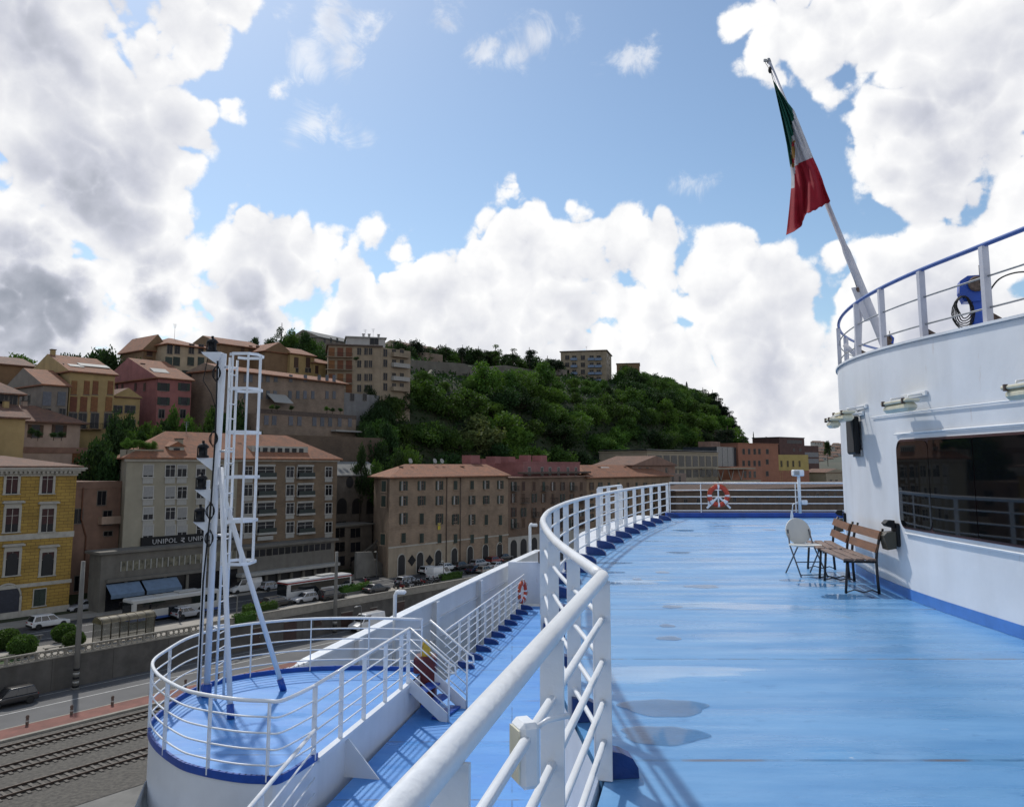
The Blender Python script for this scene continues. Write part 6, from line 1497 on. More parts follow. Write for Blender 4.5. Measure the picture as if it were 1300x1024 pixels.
# wood covering the slope: rows along the hillside
cnt = 0
WOOD = 'trees of the wood on the hillside'
LBL = ['leafy green tree in the wood covering the hillside', 'fresh bright green tree in the wood covering the hillside', 'dark green tree in the wood covering the hillside']
def px_of(p):
    v = p - Vector((0,0,EYE)); f = v.y*CP + v.z*SP; return PCX + FPX*v.x/f, PCY - FPX*(-v.y*SP+v.z*CP)/f
blocks = [h8, h8r, h12, h13, h14, h7, h7b, rw, h8c, G, Hh, I_, T_, Tb, K_, K2, J_, h11, h10b, h5, h6b, h6c, h6d, h6, h9, h10, ph, L1, L2, L3]
def inside(p, pad=2.2):
    for b in blocks:
        q = p - b.O; u, v = q.dot(b.d), q.dot(b.n)
        if -pad < u < b.W+pad and -pad*1.6 < v < b.D+pad: return True
    return False
t = 113.0
while t < 212:
    s = 86 + random.random()*6
    while s < 440:
        s_ = s+random.uniform(-2,2); t_ = t+random.uniform(-2,2); z = hill(s_, t_); p = town(s_, t_, z); s += 8.8
        if z < ZS+2 and s < 330: continue
        if z < ZS+1: continue
        x, y = px_of(p + Vector((0,0,5)))
        if not (470 < x < 960) or y < 425: continue
        if inside(p): continue
        if px_of(p + Vector((0,0,9)))[1] > 606 and x < 840: continue
        if x > 820 and px_of(p + Vector((0,0,9)))[1] > 572: continue
        if x < 620 and t_ > 160 and y < 492: continue        # the fortress wall stays free
        if x < 505 and y < 500: continue
        ty = px_of(p + Vector((0,0,8.5)))[1]
        small = (x < 615 and ty < 468 + (600-x)*.06) or (615 <= x < 705 and ty < 457) or (705 <= x < 790 and ty < 493)
        if small and (t_ > 171 and x < 705 or 705 <= x < 790 and t_ > 174): continue
        if 700 < x < 790 and y < 497 and t_ > 185: continue
        y0_ = px_of(p)[1]; side_ = 'left part below the tan apartments' if x < 560 else 'left middle under the fortress wall' if x < 640 else 'middle left of the wide block' if x < 715 else 'below the wide tan block' if x < 790 else 'right shoulder of the hill' if x < 870 else 'right end of the hill'
        row_ = 'high' if t_ > 175 else 'midway' if t_ > 145 else 'low'
        r_ = random.random(); n_ = noise.noise(Vector((s_*.035, t_*.05, 3)))
        li = 1 if n_+r_*.7 > .55 else (2 if n_+r_*.6 < .05 else 0)
        sc = (1.15+.55*random.random()) * (.48 if small else 1); p = p - Vector((0,0,1.6*sc))
        right = x > 905
        if right and random.random() < .75: tree('pine', *p, sc*1.05, 3, 'dark pine %s on the wooded hillside, %s' % (row_, side_), WOOD, cnt)
        elif r_ > .975: tree('blossom', *p, sc, 4, 'pale blossoming tree %s on the wooded hillside, %s' % (row_, side_), WOOD, cnt)
        else: tree('broad', *p, sc, li, '%s %s on the wooded hillside, %s' % (('leafy green tree','fresh bright green tree','dark green tree')[li], row_, side_), WOOD, cnt)
        cnt += 1
        if cnt > 290: break
    t += 7.6
print('wood trees', cnt)
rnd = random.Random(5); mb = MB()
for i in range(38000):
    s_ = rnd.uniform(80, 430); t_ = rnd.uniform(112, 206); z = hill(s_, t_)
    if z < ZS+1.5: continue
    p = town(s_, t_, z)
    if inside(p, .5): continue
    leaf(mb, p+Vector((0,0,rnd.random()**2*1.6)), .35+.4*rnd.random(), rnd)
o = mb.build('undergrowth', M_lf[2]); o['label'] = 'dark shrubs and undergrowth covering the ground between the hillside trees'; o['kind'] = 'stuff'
def at_tree(kind, px, pybase, t, s, li, label, group=None, **k):
    p = on_t(px, pybase, t); sz = 1.0
    dz = p.z - hill(p.dot(U), p.dot(N))
    if s > .3 and dz > .3: sz = (8*s+min(dz, 9))/(8*s); p.z -= dz*min(1, 9/dz)
    return tree(kind, p.x, p.y, p.z, s, li, label, group, random.randint(0,9), sz=sz, **k)
def hill_tree(kind, px, s, li, label, group=None, dt=0.0, **k):
    """a tree on the crest seen in this pixel column"""
    d = raydir(px, 500); best = None
    for i in range(150, 480, 3):
        q = Vector((d.x, d.y, 0))/d.y*i; a, t = q.dot(U), q.dot(N)
        if t < 114: continue
        z = hill(a, t); e = (z-EYE)/i
        if best is None or e > best[0]: best = (e, q, z)
    q = best[1]*(1-dt); z = hill(q.dot(U), q.dot(N)); return tree(kind, q.x, q.y, z-.6, s, li, label, group, random.randint(0,9), **k)
# skyline trees and pines
for i, (px, py, s, kd, li) in enumerate(((931,560,.9,'pine',3),(940,566,.8,'pine',3),(919,555,1.1,'pine',3),(905,542,1.1,'pine',3),(893,535,1.1,'pine',3),(913,548,1.0,'pine',3),(884,528,.9,'pine',3),(872,524,1.0,'cypress',3),(858,520,.8,'pine',3),(926,575,1.0,'pine',3),(912,572,1.1,'pine',3),(944,578,.8,'pine',3),(900,560,1.1,'pine',3))):
    hill_tree(kd, px, s*1.3, li, 'dark pine on the skyline at the right end of the wood' if kd == 'pine' else 'slim dark cypress on the skyline of the wooded hill', 'dark conifers on the right skyline' if kd == 'pine' else None)
for i in range(30):
    px = 500+i*7.2; 
    at_tree('pine' if i%3 == 0 else 'broad', px, 466+(i%4)*2.5+max(0,(i-16))*.9, 192+(i%3)*4, 1.0+.35*random.random(), (3,2,0,2)[i%4], ('dark pine','dark bushy evergreen','green crest tree','dark bushy evergreen')[i%4] + ' on the crest above the fortress wall, ' + ('left end','left of the middle','right of the middle','right end')[i//8], 'evergreens on the crest above the fortress wall')
for i, (px, py, t_, s, k_, li, lb) in enumerate(((24,478,175,1.0,'broad',1,'light green tree behind the far left roofs'),(72,470,178,.8,'broad',2,'dark tree between the left roofs on the skyline'),(97,470,176,.85,'broad',2,'dark round tree behind the tall yellow house'),(112,468,178,.5,'broad',0,'small green tree on the left skyline'),
      (128,472,176,1.0,'broad',2,'broad dark tree between the yellow and the pink house'),(140,478,170,.9,'broad',2,'dark bushy tree above the small gabled house'),(153,478,170,.8,'broad',2,'dark tree behind the roof of the pink house'),(170,470,172,1.0,'pine',3,'tall umbrella pine left of the tall beige house'),(178,462,178,.7,'broad',2,'dark tree touching the gabled wing of the beige house'),(172,488,162,.8,'broad',2,'low dark tree behind the pink house roof ridge'),
      (323,437,185,.5,'broad',2,'small dark tree above the ochre roof'),(340,440,190,.6,'broad',2,'dark tree behind the ochre gabled row house'),(356,440,190,.95,'pine',2,'tall loose pine on the skyline above the ochre row'),(372,446,186,.9,'broad',0,'green tree behind the ochre row house roof'),(386,450,180,.95,'broad',2,'dark tree on the skyline left of the tan apartments'),(398,452,178,.9,'broad',0,'green tree right beside the ochre row on the skyline'),(408,458,172,.9,'broad',2,'dark tree between the ochre row and the tan apartments'),(365,440,192,.6,'broad',2,'dark round shrub tree above the row'),
      (505,452,178,.55,'broad',2,'dark roof garden tree behind the white penthouse'),(705,470,200,.75,'broad',2,'dark tree between the wood and the wide apartment block'),(694,474,196,.7,'pine',3,'dark pine left of the wide apartment block'))):
    at_tree(k_, px, py, t_, s, li, lb)
# shrubs on the terraces and hill foot, behind the street blocks
for i, (px, py, t_, s, li) in enumerate(((150,560,132,.75,2),(165,562,133,.7,0),(180,565,132,.7,2),(196,560,131,.65,0),(120,585,128,.9,2),(133,600,127,.85,0),(126,615,127,.8,2),(140,590,128,.8,2),(132,625,124,.8,2),(218,545,138,.6,0),(236,548,138,.6,1),(206,548,137,.55,2),(250,552,137,.6,0),(168,548,140,.6,2),(155,552,139,.5,2),(185,550,138,.5,0),(262,556,134,.6,2),
      (275,560,131,.6,2),(300,560,132,.6,2),(292,500,150,1.0,3),(305,520,146,1.0,3),(470,560,131,.7,2),(485,575,128,.7,2),(462,545,135,.5,2),(492,560,133,.8,2),(500,590,122,.8,2),(480,598,120,.55,0),(515,585,122,.85,0),(458,590,121,.5,2),(485,520,150,.8,2),(470,512,152,.5,2),(500,512,156,.8,0),(512,505,158,.8,2),(525,505,160,.7,1),(470,500,152,.5,2),(345,552,131,.35,2),(362,553,131,.35,0),(330,553,132,.4,2),(452,458,150,.2,2),(476,532,147,.8,2),(488,534,147,.9,2),(500,532,148,.9,0),(512,528,150,.9,2),(523,516,154,.9,0))):
    w_ = 'below the tall yellow and gabled houses' if px < 200 and py > 545 else 'at the foot of the dusky pink house' if px < 270 else 'beside the long brick row house' if px < 370 else 'between row house and tan apartments' if px < 466 and py < 560 else 'above the market hall roof' if py > 560 else 'at the left edge of the wood'
    at_tree('broad', px, py, t_, s, li, '%s %s' % (('green tree','light green tree','dark green tree','black green pine')[li], w_), 'greenery between the hillside houses', cat='tree')
for i, (px, s) in enumerate(((268,.55),(278,.7),(288,.8),(298,.75))): at_tree('broad', px, 532, 137, s, 2 if i%2 else 0, ['green tree','dark tree','tall green tree','dark bushy tree'][i]+' left of the long brick row house, %s of four behind the mast' % ['first','second','third','fourth'][i], 'trees left of the row house')
# pots on terraces
for px, py, t_ in ((345,520,132.2),(352,520,132.2),(370,521,132.2),(415,522,132.4),(422,523,132.4),(432,523,132.4),(22,573,129),(48,556,130),(40,553,130),(68,556,130),(78,556,130)):
    at_tree('broad', px, py, t_, .16, 0 if px%2 else 2, 'small potted shrub on a roof terrace', 'potted shrubs on the roof terraces', name='potted_shrub', cat='shrub')
for k_, px in enumerate((160,170,180,190,198)):
    p = D.O + D.d*(.6+k_*.95) + D.n*1.4 + Vector((0,0,D.H+1.3)); tree('broad', p.x, p.y, p.z, .22, 1, 'clipped green hedge plant on the corner roof terrace of the office block', 'hedge on the office roof terrace', k_, 'shrub', 'terrace_hedge')
for i, (px, s) in enumerate(((1034,1.0),(1046,1.15),(1058,1.0),(1067,.9),(1040,.9),(1052,.8))):
    at_tree('broad', px, 618, 124, s, 2, 'dark tree in the gap between the terracotta buildings and the white wall', 'trees beyond the stern railing')
for i, (px, kd) in enumerate(((1050,'broad'),(957,'cypress'),(975,'broad'))):
    at_tree(kd, px, 566, 170, .8, 2, ['small dark tree behind the dark red brown block','slim cypress above the terracotta building','dark tree behind the terracotta cornice'][i])

# ---------------------------------------------------------------- vehicles
M_tyre = mat('tyre_rubber', (.015,.015,.015), .8, .1); M_rim = mat('wheel_rim', (.28,.28,.29), .4, .1, metal=.6); M_vglass = mat('vehicle_glass', (.012,.014,.017), .06, .1, spec=.8)
M_hl = mat('headlight_glass', (.6,.6,.58), .15, .05); M_tl = mat('tail_light', (.25,.01,.01), .2, .1)
PAINT = {n: mat(n+'_car_paint', c, .28, .04, 2, coat=.6) for n, c in (('white',(.62,.62,.61)),('silver',(.33,.34,.36)),('black',(.012,.012,.014)),('dark_grey',(.05,.052,.056)),('red',(.22,.012,.012)),('dark_blue',(.012,.02,.05)),('beige',(.34,.31,.26)))}
def car_parts(kind):
    L_, W_, H_ = {'hatch':(3.9,1.68,1.48),'suv':(4.4,1.82,1.64),'sedan':(4.4,1.74,1.42),'wagon':(4.5,1.75,1.48),'van':(5.3,1.95,2.25)}[kind]
    x0, x1 = -L_/2, L_/2
    low = {'van': [(x0,.35),(x0,1.15),(x0+.1,1.2),(x1-1.0,1.2),(x1-.1,.95),(x1,.75),(x1,.35)]}.get(kind, [(x0,.32),(x0+.02,.62),(x0+.08,.92),(x1-1.3,.92),(x1-.25,.78),(x1-.03,.62),(x1,.32)])
    b = MB(); vs = []; n = len(low)
    cx = [(-W_/2,1),(-W_/2+.0,1)]
    def sec(y, k): return [(x*(1 if k else .985), y, z if k else z-.02*(z > .5)) for x, z in low]
    ys = [(-W_/2+.10,.0),(-W_/2,1),(W_/2,1),(W_/2-.10,0)]
    rings = [[(x*.97, -W_/2+.07, z*1.0+.03*(z>.5)) for x, z in low]] if False else None
    prof = low
    A_ = [(x, -W_/2, z) for x, z in prof]; B_ = [(x, W_/2, z) for x, z in prof]
    b.add(A_+B_, [tuple(range(n))[::-1], tuple(range(n, 2*n))]+[(i,(i+1)%n,n+(i+1)%n,n+i) for i in range(n)])
    if kind == 'van': cab0, cab1, top0, top1 = x0+.02, x1-.95, x0+.10, x1-1.75
    elif kind == 'sedan': cab0, cab1, top0, top1 = x0+.45, x1-1.25, x0+1.15, x1-2.0
    else: cab0, cab1, top0, top1 = x0+.06, x1-1.15, x0+.42, x1-1.95
    zb = low[2][1]-.01 if kind != 'van' else 1.19
    g = MB(); w0, w1 = W_/2-.03, W_/2-.20
    def frust(m, a0, a1, t0, t1, z0, z1, wa, wb):
        m.add([(a0,-wa,z0),(a1,-wa,z0),(a1,wa,z0),(a0,wa,z0),(t0,-wb,z1),(t1,-wb,z1),(t1,wb,z1),(t0,wb,z1)], [(0,3,2,1),(4,5,6,7),(0,1,5,4),(1,2,6,5),(2,3,7,6),(3,0,4,7)])
    frust(b, cab0, cab1, top0, top1, zb, H_, w0, w1)
    fa = .14; fb = .86
    def lerp(a, c, f): return a+(c-a)*f
    # side glass, windscreen, rear glass, a little proud
    for s in (-1, 1):
        def P(fx, fz): 
            xa = lerp(cab0, top0, fz); xb = lerp(cab1, top1, fz); return (lerp(xa, xb, fx), s*(lerp(w0, w1, fz)+.006), lerp(zb, H_, fz))
        segs = ((.05,.30),(.33,.62),(.65,.95)) if kind != 'van' else ((.70,.97),)
        for u, v in segs: g.add([P(u,.12), P(v,.12), P(v,.84), P(u,.84)], [(0,1,2,3)])
    for xa, xb, s in ((cab1, top1, 1), (cab0, top0, -1)):
        if kind == 'van' and s < 0: continue
        q = []
        for fy, fz in ((-.88,.1),(.88,.1),(.88,.88),(-.88,.88)): q.append((lerp(xa, xb, fz)+s*.008, lerp(w0, w1, fz)*fy, lerp(zb, H_, fz)+.004))
        g.add(q, [(0,1,2,3)])
    wh = MB().lathe([(.02,-.10),(.24,-.10),(.31,-.08),(.32,-.03),(.32,.06),(.29,.10),(.24,.105)], 16).xf(Matrix.Rotation(R(90),4,'X'))
    rim = MB().lathe([(.0,-.112),(.19,-.112),(.21,-.10),(.21,.0)], 14).xf(Matrix.Rotation(R(90),4,'X'))
    arch = MB()
    wx = (x0+.75, x1-.82)
    for x in wx:
        for s in (-1, 1): arch.prism([(x+.38*math.cos(a), .34+.38*math.sin(a)) for a in [math.pi*i/10 for i in range(11)]], s*(W_/2-.02), s*(W_/2+.004))
    hl = MB().box(-.04,.02,-.2,.2,-.07,.07,bev=.02); 
    bump = MB().box(x0-.04,x0+.1,-W_/2+.05,W_/2-.05,.32,.55,bev=.04).box(x1-.1,x1+.04,-W_/2+.05,W_/2-.05,.30,.52,bev=.04)
    return dict(body=b.mesh('body', PAINT['white']), glass=g.mesh('window_glass', M_vglass), wheel=wh.mesh('wheel', M_tyre), rim=rim.mesh('rim', M_rim), arch=arch.mesh('wheel_arches', M_black), head=hl.mesh('headlight', M_hl), tail=hl.mesh('tail_light', M_tl), bump=bump.mesh('bumpers', M_black), L=L_, W=W_, wx=wx)
CP_ = {}
def car(kind, px, py, paint, label, z=ZS, flip=False, group='vehicles parked and driving on the upper street', rot=0, name=None):
    if kind not in CP_:
        CP_[kind] = car_parts(kind)
        me = CP_[kind]['body']; bm = bmesh.new(); bm.from_mesh(me); bmesh.ops.bevel(bm, geom=[e for e in bm.edges if e.calc_face_angle(0) > .4], offset=.07, segments=2, affect='EDGES', profile=.6); bm.to_mesh(me); bm.free()
        for p_ in me.polygons: p_.use_smooth = True
    k = CP_[kind]; p = on_z(px, py, z); rz = TOWN + (math.pi if flip else 0) + R(rot)
    rt = thing(name or {'van':'van'}.get(kind,'car'), label, {'van':'van'}.get(kind,'car'), p + Vector((0,0,.01)), rz, group)
    b = link('body', k['body'], rt); b.material_slots[0].link = 'OBJECT'; b.material_slots[0].material = PAINT[paint]
    link('window_glass', k['glass'], rt); link('wheel_arches', k['arch'], rt); link('bumper', k['bump'], rt)
    for x in k['wx']:
        for s in (-1, 1):
            w = link('wheel', k['wheel'], rt, (x, s*(k['W']/2-.07), .32), 0 if s < 0 else math.pi); link('rim', k['rim'], w)
    for s in (-1, 1):
        link('headlight', k['head'], rt, (k['L']/2-.05, s*(k['W']/2-.30), .66)); link('tail_light', k['tail'], rt, (-k['L']/2+.03, s*(k['W']/2-.24), .80))
    return rt
car('suv', 61, 796, 'white', 'white hatchback driving past the round bushes')
car('wagon', 107, 775, 'silver', 'silver grey car parked in front of the terracotta house left of the awnings', flip=True)
car('hatch', 238, 784, 'silver', 'silver hatchback in front of the blue striped bus', flip=False)
car('suv', 12, 895, 'black', 'black car on the lower road at the left edge', z=ZL, flip=True, group=None)
car('van', 310, 752, 'white', 'large white van behind the mast ladder', flip=True)
car('van', 466, 799, 'white', 'white van on the lower road below the parapet', z=ZL, flip=True, group=None)
car('wagon', 352, 770, 'black', 'black estate car in front of the red and white bus')
car('hatch', 386, 765, 'silver', 'silver hatchback in front of the middle of the red and white bus', flip=True)
car('suv', 421, 761, 'black', 'black car between the silver hatchback and the concrete pole')
car('sedan', 478, 752, 'dark_grey', 'grey saloon parked behind the parapet right of the hedge')
car('hatch', 345, 749, 'silver', 'silver car half hidden between the white van and the bus')
car('wagon', 546, 728, 'white', 'white car parked in front of the second arched door of the brick palazzo')
car('hatch', 568, 724, 'white', 'white car parked beside the third arched door of the brick palazzo')
car('van', 559, 735, 'white', 'small white van near the parked motorcycles')
car('wagon', 518, 742, 'silver', 'silver estate car behind the row of motorcycles')
car('sedan', 604, 727, 'dark_blue', 'dark blue car under the right part of the brick palazzo')
car('wagon', 609, 719, 'silver', 'silver estate car next to the dark blue one')
car('hatch', 628, 715, 'red', 'red car at the right end of the visible street')
car('hatch', 617, 728, 'beige', 'pale car partly hidden by the ferry bulwark')
car('sedan', 640, 711, 'dark_grey', 'dark car farthest right in front of the palazzo')
car('hatch', 586, 722, 'dark_grey', 'dark grey car between the white car and the dark blue car')
car('wagon', 655, 706, 'black', 'black car behind the crook shaped lamp')
car('sedan', 632, 722, 'white', 'white car just above the bulwark edge')

def bus(px, py, label, stripe, bodym, L_=12.0, flip=False):
    p = on_z(px, py, ZS); rt = thing('bus', label, 'bus', p+Vector((0,0,.01)), TOWN+(math.pi if flip else 0)); W_ = 2.5; H_ = 3.0
    MB().box(-L_/2,L_/2,-W_/2,W_/2,.35,H_,bev=.14).build('body', bodym, rt)
    MB().box(-L_/2+.4,L_/2-.6,-W_/2-.012,W_/2+.012,1.55,2.50).build('side_glazing', M_vglass, rt)
    MB().box(L_/2-.02,L_/2+.012,-W_/2+.15,W_/2-.15,1.0,2.6).build('windscreen', M_vglass, rt); MB().box(-L_/2-.012,-L_/2+.02,-W_/2+.3,W_/2-.3,1.5,2.4).build('rear_window', M_vglass, rt)
    for x in (-3.6, .6, 4.9): MB().box(x-.62,x+.62,-W_/2-.02,(W_/2+.02 if x == .6 else 0),.42,2.5).build('door', M_vglass, rt)
    st = MB().box(-L_/2-.012,L_/2+.012,-W_/2-.014,W_/2+.014,.36,.66)
    if stripe is PAINT['red']: st.box(-L_/2-.014,L_/2+.014,-W_/2-.016,W_/2+.016,2.62,2.80)
    st.build('stripe', stripe, rt)
    for x in (-L_/2+2.6, L_/2-2.7):
        for s in (-1, 1):
            MB().prism([(x+.58*math.cos(a), .5+.58*math.sin(a)) for a in [math.pi*i/10 for i in range(11)]], s*(W_/2), s*(W_/2+.022)).build('wheel_arch', M_black, rt)
            w = link('wheel', cmesh('buswheel', lambda: MB().lathe([(.02,-.14),(.40,-.14),(.49,-.11),(.50,.10),(.40,.14)], 18).xf(Matrix.Rotation(R(90),4,'X')).mesh('wheel', M_tyre)), rt, (x, s*(W_/2-.10), .50), 0 if s < 0 else math.pi); link('rim', cmesh('busrim', lambda: MB().lathe([(.0,-.152),(.22,-.152),(.30,-.142),(.30,0)], 14).xf(Matrix.Rotation(R(90),4,'X')).mesh('rim', M_rim)), w)
    MB().box(-3.5,-.5,-.8,.8,H_-.02,H_+.22,bev=.08).box(1.5,2.5,-.5,.5,H_-.02,H_+.12,bev=.05).build('roof_unit', M_panel, rt)
    for s in (-1, 1):
        MB().box(L_/2-.02,L_/2+.03,s*.95-.18,s*.95+.18,.6,.8,bev=.02).build('headlight', M_hl, rt)
        MB().tube([(L_/2-.1,s*1.2,2.6),(L_/2+.25,s*1.4,2.5),(L_/2+.25,s*1.4,2.1)], .05, 6).build('mirror', M_black, rt)
bus(218, 783, 'white city bus with a blue skirt and yellow front behind the bus shelter', mat('blue_bus_stripe',(.04,.09,.28),.4,.05), mat('white_bus_paint',(.42,.42,.40),.35,.05), 12.0, True)
bus(400, 758, 'long white bus with red stripes beside the concrete pole', PAINT['red'], mat('bus_paint',(.50,.50,.49),.35,.05), 12.0, True)
def moto(px, py, m, label, rot=0):
    p = on_z(px, py, ZS); rt = thing('motorcycle', label, 'motorcycle', p, TOWN+R(75+rot), 'motorcycles parked in rows on the upper street')
    for x in (-.65, .68):
        w = MB().tube([(x+.28*math.cos(a), 0, .30+.28*math.sin(a)) for a in [2*math.pi*i/14 for i in range(14)]], .06, 6, closed=True).build('wheel', M_tyre, rt)
        MB().lathe([(0,-.02),(.2,-.02),(.2,.02)], 10).xf(Matrix.Translation((x,0,.30)) @ Matrix.Rotation(R(90),4,'X')).build('rim', M_rim, w)
    MB().prism([(-.75,.55),(-.5,.42),(.15,.40),(.30,.55),(.42,.95),(.30,1.0),(.15,.72),(-.2,.68),(-.85,.78)], -.15, .15).build('body', m, rt)
    MB().prism([(-.8,.80),(-.15,.72),(-.1,.80),(-.75,.90)], -.13, .13).build('seat', M_black, rt)
    MB().tube([(.68,0,.3),(.40,0,1.02)], .04, 6).tube([(.38,-.34,1.06),(.40,0,1.0),(.38,.34,1.06)], .025, 6).build('handlebar', M_steel, rt)
    MB().prism([(.40,.85),(.52,.95),(.40,1.30),(.36,1.28)], -.16, .16).build('windshield', M_vglass, rt)
    if rot % 3 == 0: MB().box(-1.0,-.7,-.2,.2,.9,1.2,bev=.06).build('top_box', M_black, rt)
cols_m = [PAINT['black'], PAINT['red'], PAINT['dark_grey'], PAINT['silver'], PAINT['black']]
for i in range(11): moto(131+i*3.4+(i%2)*.6, 772-i*.55+(i%3)*.8, cols_m[(i*3)%5] if i%4 else PAINT['black'], 'parked dark motorcycle in the row under the blue awnings', i*5)
for i in range(10): moto(503+i*5.6, 748-i*1.0+(i%2)*1.2, cols_m[i%5], 'parked motorcycle in the row in front of the brick palazzo', i*7)
moto(465, 742, PAINT['red'], 'single red scooter parked right of the hedge')

# ---------------------------------------------------------------- street furniture
M_met = mat('dark_bronze_frame', (.06,.05,.035), .5, .15, metal=.4); M_acr = mat('smoked_acrylic', (.17,.14,.08), .3, .3, 1.5)
q = on_z(157, 811, ZS+.13); bs = thing('bus_shelter', 'long bus shelter with a yellowish barrel roof on the promenade', 'bus shelter', q, TOWN); hw, hd = 3.0, .95
for s in (-1, 1):
    for i in range(7): x = -hw+i*hw/3; MB().box(x-.04,x+.04,s*hd-.04,s*hd+.04,0,2.2).build('post', M_met, bs)
mb = MB(); 
for i in range(12):
    a0, a1 = math.pi*i/12, math.pi*(i+1)/12; mb.add([(-hw-.1,-math.cos(a0)*(hd+.1),2.2+.62*math.sin(a0)),(hw+.1,-math.cos(a0)*(hd+.1),2.2+.62*math.sin(a0)),(hw+.1,-math.cos(a1)*(hd+.1),2.2+.62*math.sin(a1)),(-hw-.1,-math.cos(a1)*(hd+.1),2.2+.62*math.sin(a1))], [(0,1,2,3)])
ob = mb.build('barrel_roof', M_acr, bs); ob.modifiers.new('t','SOLIDIFY').thickness = .03
for i in range(7):
    x = -hw+i*hw/3; MB().tube([(x,-math.cos(a)*(hd+.12),2.2+.64*math.sin(a)) for a in [math.pi*j/12 for j in range(13)]], .035, 5).build('roof_rib', M_met, bs)
M_clear = mat('shelter_glass', (.14,.14,.11), .15, .2); 
def clearglass():
    m = M_clear; nt = m.node_tree; b = nt.nodes['Principled BSDF']; tr = nt.nodes.new('ShaderNodeBsdfTransparent'); mx = nt.nodes.new('ShaderNodeMixShader'); mx.inputs[0].default_value = .55
    nt.links.new(b.outputs[0], mx.inputs[1]); nt.links.new(tr.outputs[0], mx.inputs[2]); nt.links.new(mx.outputs[0], nt.nodes['Material Output'].inputs[0])
clearglass()
MB().box(-hw,hw,-hd-.01,-hd+.01,.15,2.15).box(-hw-.01,-hw+.01,-hd+.02,hd,.15,2.15).box(hw-.01,hw+.01,-hd+.02,hd,.15,2.15).build('glass_panel', M_clear, bs)
MB().box(-hw+.3,hw-.3,.3,.65,.45,.5).build('bench_seat', M_met, bs)
MB().prism([(-hd-.08,2.15),(hd+.08,2.15)]+[((hd+.1)*math.cos(a),2.2+.62*math.sin(a)) for a in [math.pi*j/12 for j in range(13)]], -hw-.12, -hw-.10, 'x').prism([(-hd-.08,2.15),(hd+.08,2.15)]+[((hd+.1)*math.cos(a),2.2+.62*math.sin(a)) for a in [math.pi*j/12 for j in range(13)]], hw+.10, hw+.12, 'x').build('gable_panel', M_acr, bs)
q = on_z(192, 803, ZS+.13); d = thing('information_panel', 'small pale information panel standing right of the bus shelter', 'sign', q, TOWN); MB().tube([(0,0,0),(0,0,1.3)], .05, 6).build('post', M_steel, d); MB().box(-.35,.35,-.06,.06,.7,1.9,bev=.05).build('panel', M_panel, d)

def bush(px, py, r, label):
    q = on_z(px, py, ZS+.17); rt = thing('round_bush', label, 'bush', q, 0, 'round clipped bushes on the promenade lawn'); rnd = random.Random(int(px)); mb = MB()
    for k in range(2600):
        d = Vector((rnd.gauss(0,1), rnd.gauss(0,1), rnd.gauss(0,1))).normalized(); f = .80+.20*rnd.random()+.10*noise.noise(d*2.5+Vector((px,0,0)))
        p = Vector((d.x*r, d.y*r, d.z*r*.82 + r*.72))*1; p = Vector((d.x*r*f, d.y*r*f, r*.70+d.z*r*.80*f))
        if p.z > 0: leaf(mb, p, .07+.07*rnd.random(), rnd)
    mb.lathe([(.05,.02),(r*.68,.05),(r*.78,r*.6),(r*.60,r*1.05),(r*.2,r*1.24)], 14); mb.build('foliage', M_lf[0], rt); MB().tube([(0,0,-.05),(0,0,r*.4)], .09, 6).build('trunk', M_bark, rt)
bush(8, 822, 1.35, 'round clipped bush cut by the left edge'); bush(28, 832, 1.45, 'largest round clipped bush nearest the parapet at the left')
bush(81, 813, 1.30, 'round clipped bush left of the concrete pole'); bush(93, 821, 1.15, 'smaller round clipped bush in front of the pole')
def sbench(px, py, label):
    q = on_z(px, py, ZS+.13); rt = thing('stone_bench', label, 'bench', q, TOWN, 'pale stone benches behind the parapet'); MB().box(-1.0,1.0,-.25,.25,.38,.48,bev=.02).build('seat', M_stonew, rt)
    for x in (-.7, .7): MB().box(x-.1,x+.1,-.2,.2,0,.38,bev=.02).build('leg', M_stonew, rt)
sbench(68, 826, 'pale stone bench between the round bushes'); sbench(4, 838, 'pale stone bench at the left edge behind the parapet'); sbench(42, 812, 'pale stone bench on the far side of the lawn')
# big concrete poles with black and white bands
def pole(px, ybase, ytop, z, label):
    q = on_t(px, ybase, TW-1.1); q.z = z; top_ = on_y(px, ytop, q.y).z - z
    rt = thing('concrete_pole', label, 'pole', q, 0, 'round concrete poles with banded feet'); MB().tube([(0,0,0),(0,0,top_)], [.30,.20], 14).build('shaft', M_conc, rt)
    for i in range(5): MB().tube([(0,0,.15+i*.42),(0,0,.36+i*.42)], [.315-.003*i,.31-.003*i], 14).build('band', M_panel if i%2 else M_black, rt)
    MB().tube([(0,0,-.02),(0,0,.14)], .42, 14).build('foot', M_conc, rt)
pole(96, 866, 712, ZL, 'tall concrete pole with black and white bands standing before the parapet at the left')
pole(425, 797, 700, ZL, 'tall concrete pole with banded foot near the red and white bus')
def slamp(px, yb, yt, z, label, arm=1.2):
    q = on_z(px, yb, z); tp_ = on_y(px, yt, q.y).z - z; rt = thing('street_lamp', label, 'street lamp', q, TOWN+R(200), 'thin street lamps of the quay')
    MB().tube([(0,0,0),(0,0,tp_-.2),(.3,0,tp_),(arm,0,tp_+.05)], [.10,.06,.05,.04], 8).build('post', M_steel, rt); MB().box(arm-.1,arm+.55,-.14,.14,tp_-.02,tp_+.12,bev=.05).build('lamp_head', M_panel, rt)
slamp(300, 792, 755, ZS, 'thin dark street lamp left of the mast legs'); slamp(478, 733, 700, ZS, 'thin street lamp at the foot of the street stair', .4); slamp(563, 740, 712, ZS, 'thin street lamp beside the small white van', .4)
slamp(12, 850, 846, ZL, 'low white street lamp of the lower road at the left edge', 1.0)
slamp(458, 805, 768, ZL, 'street lamp of the lower road left of the white van')
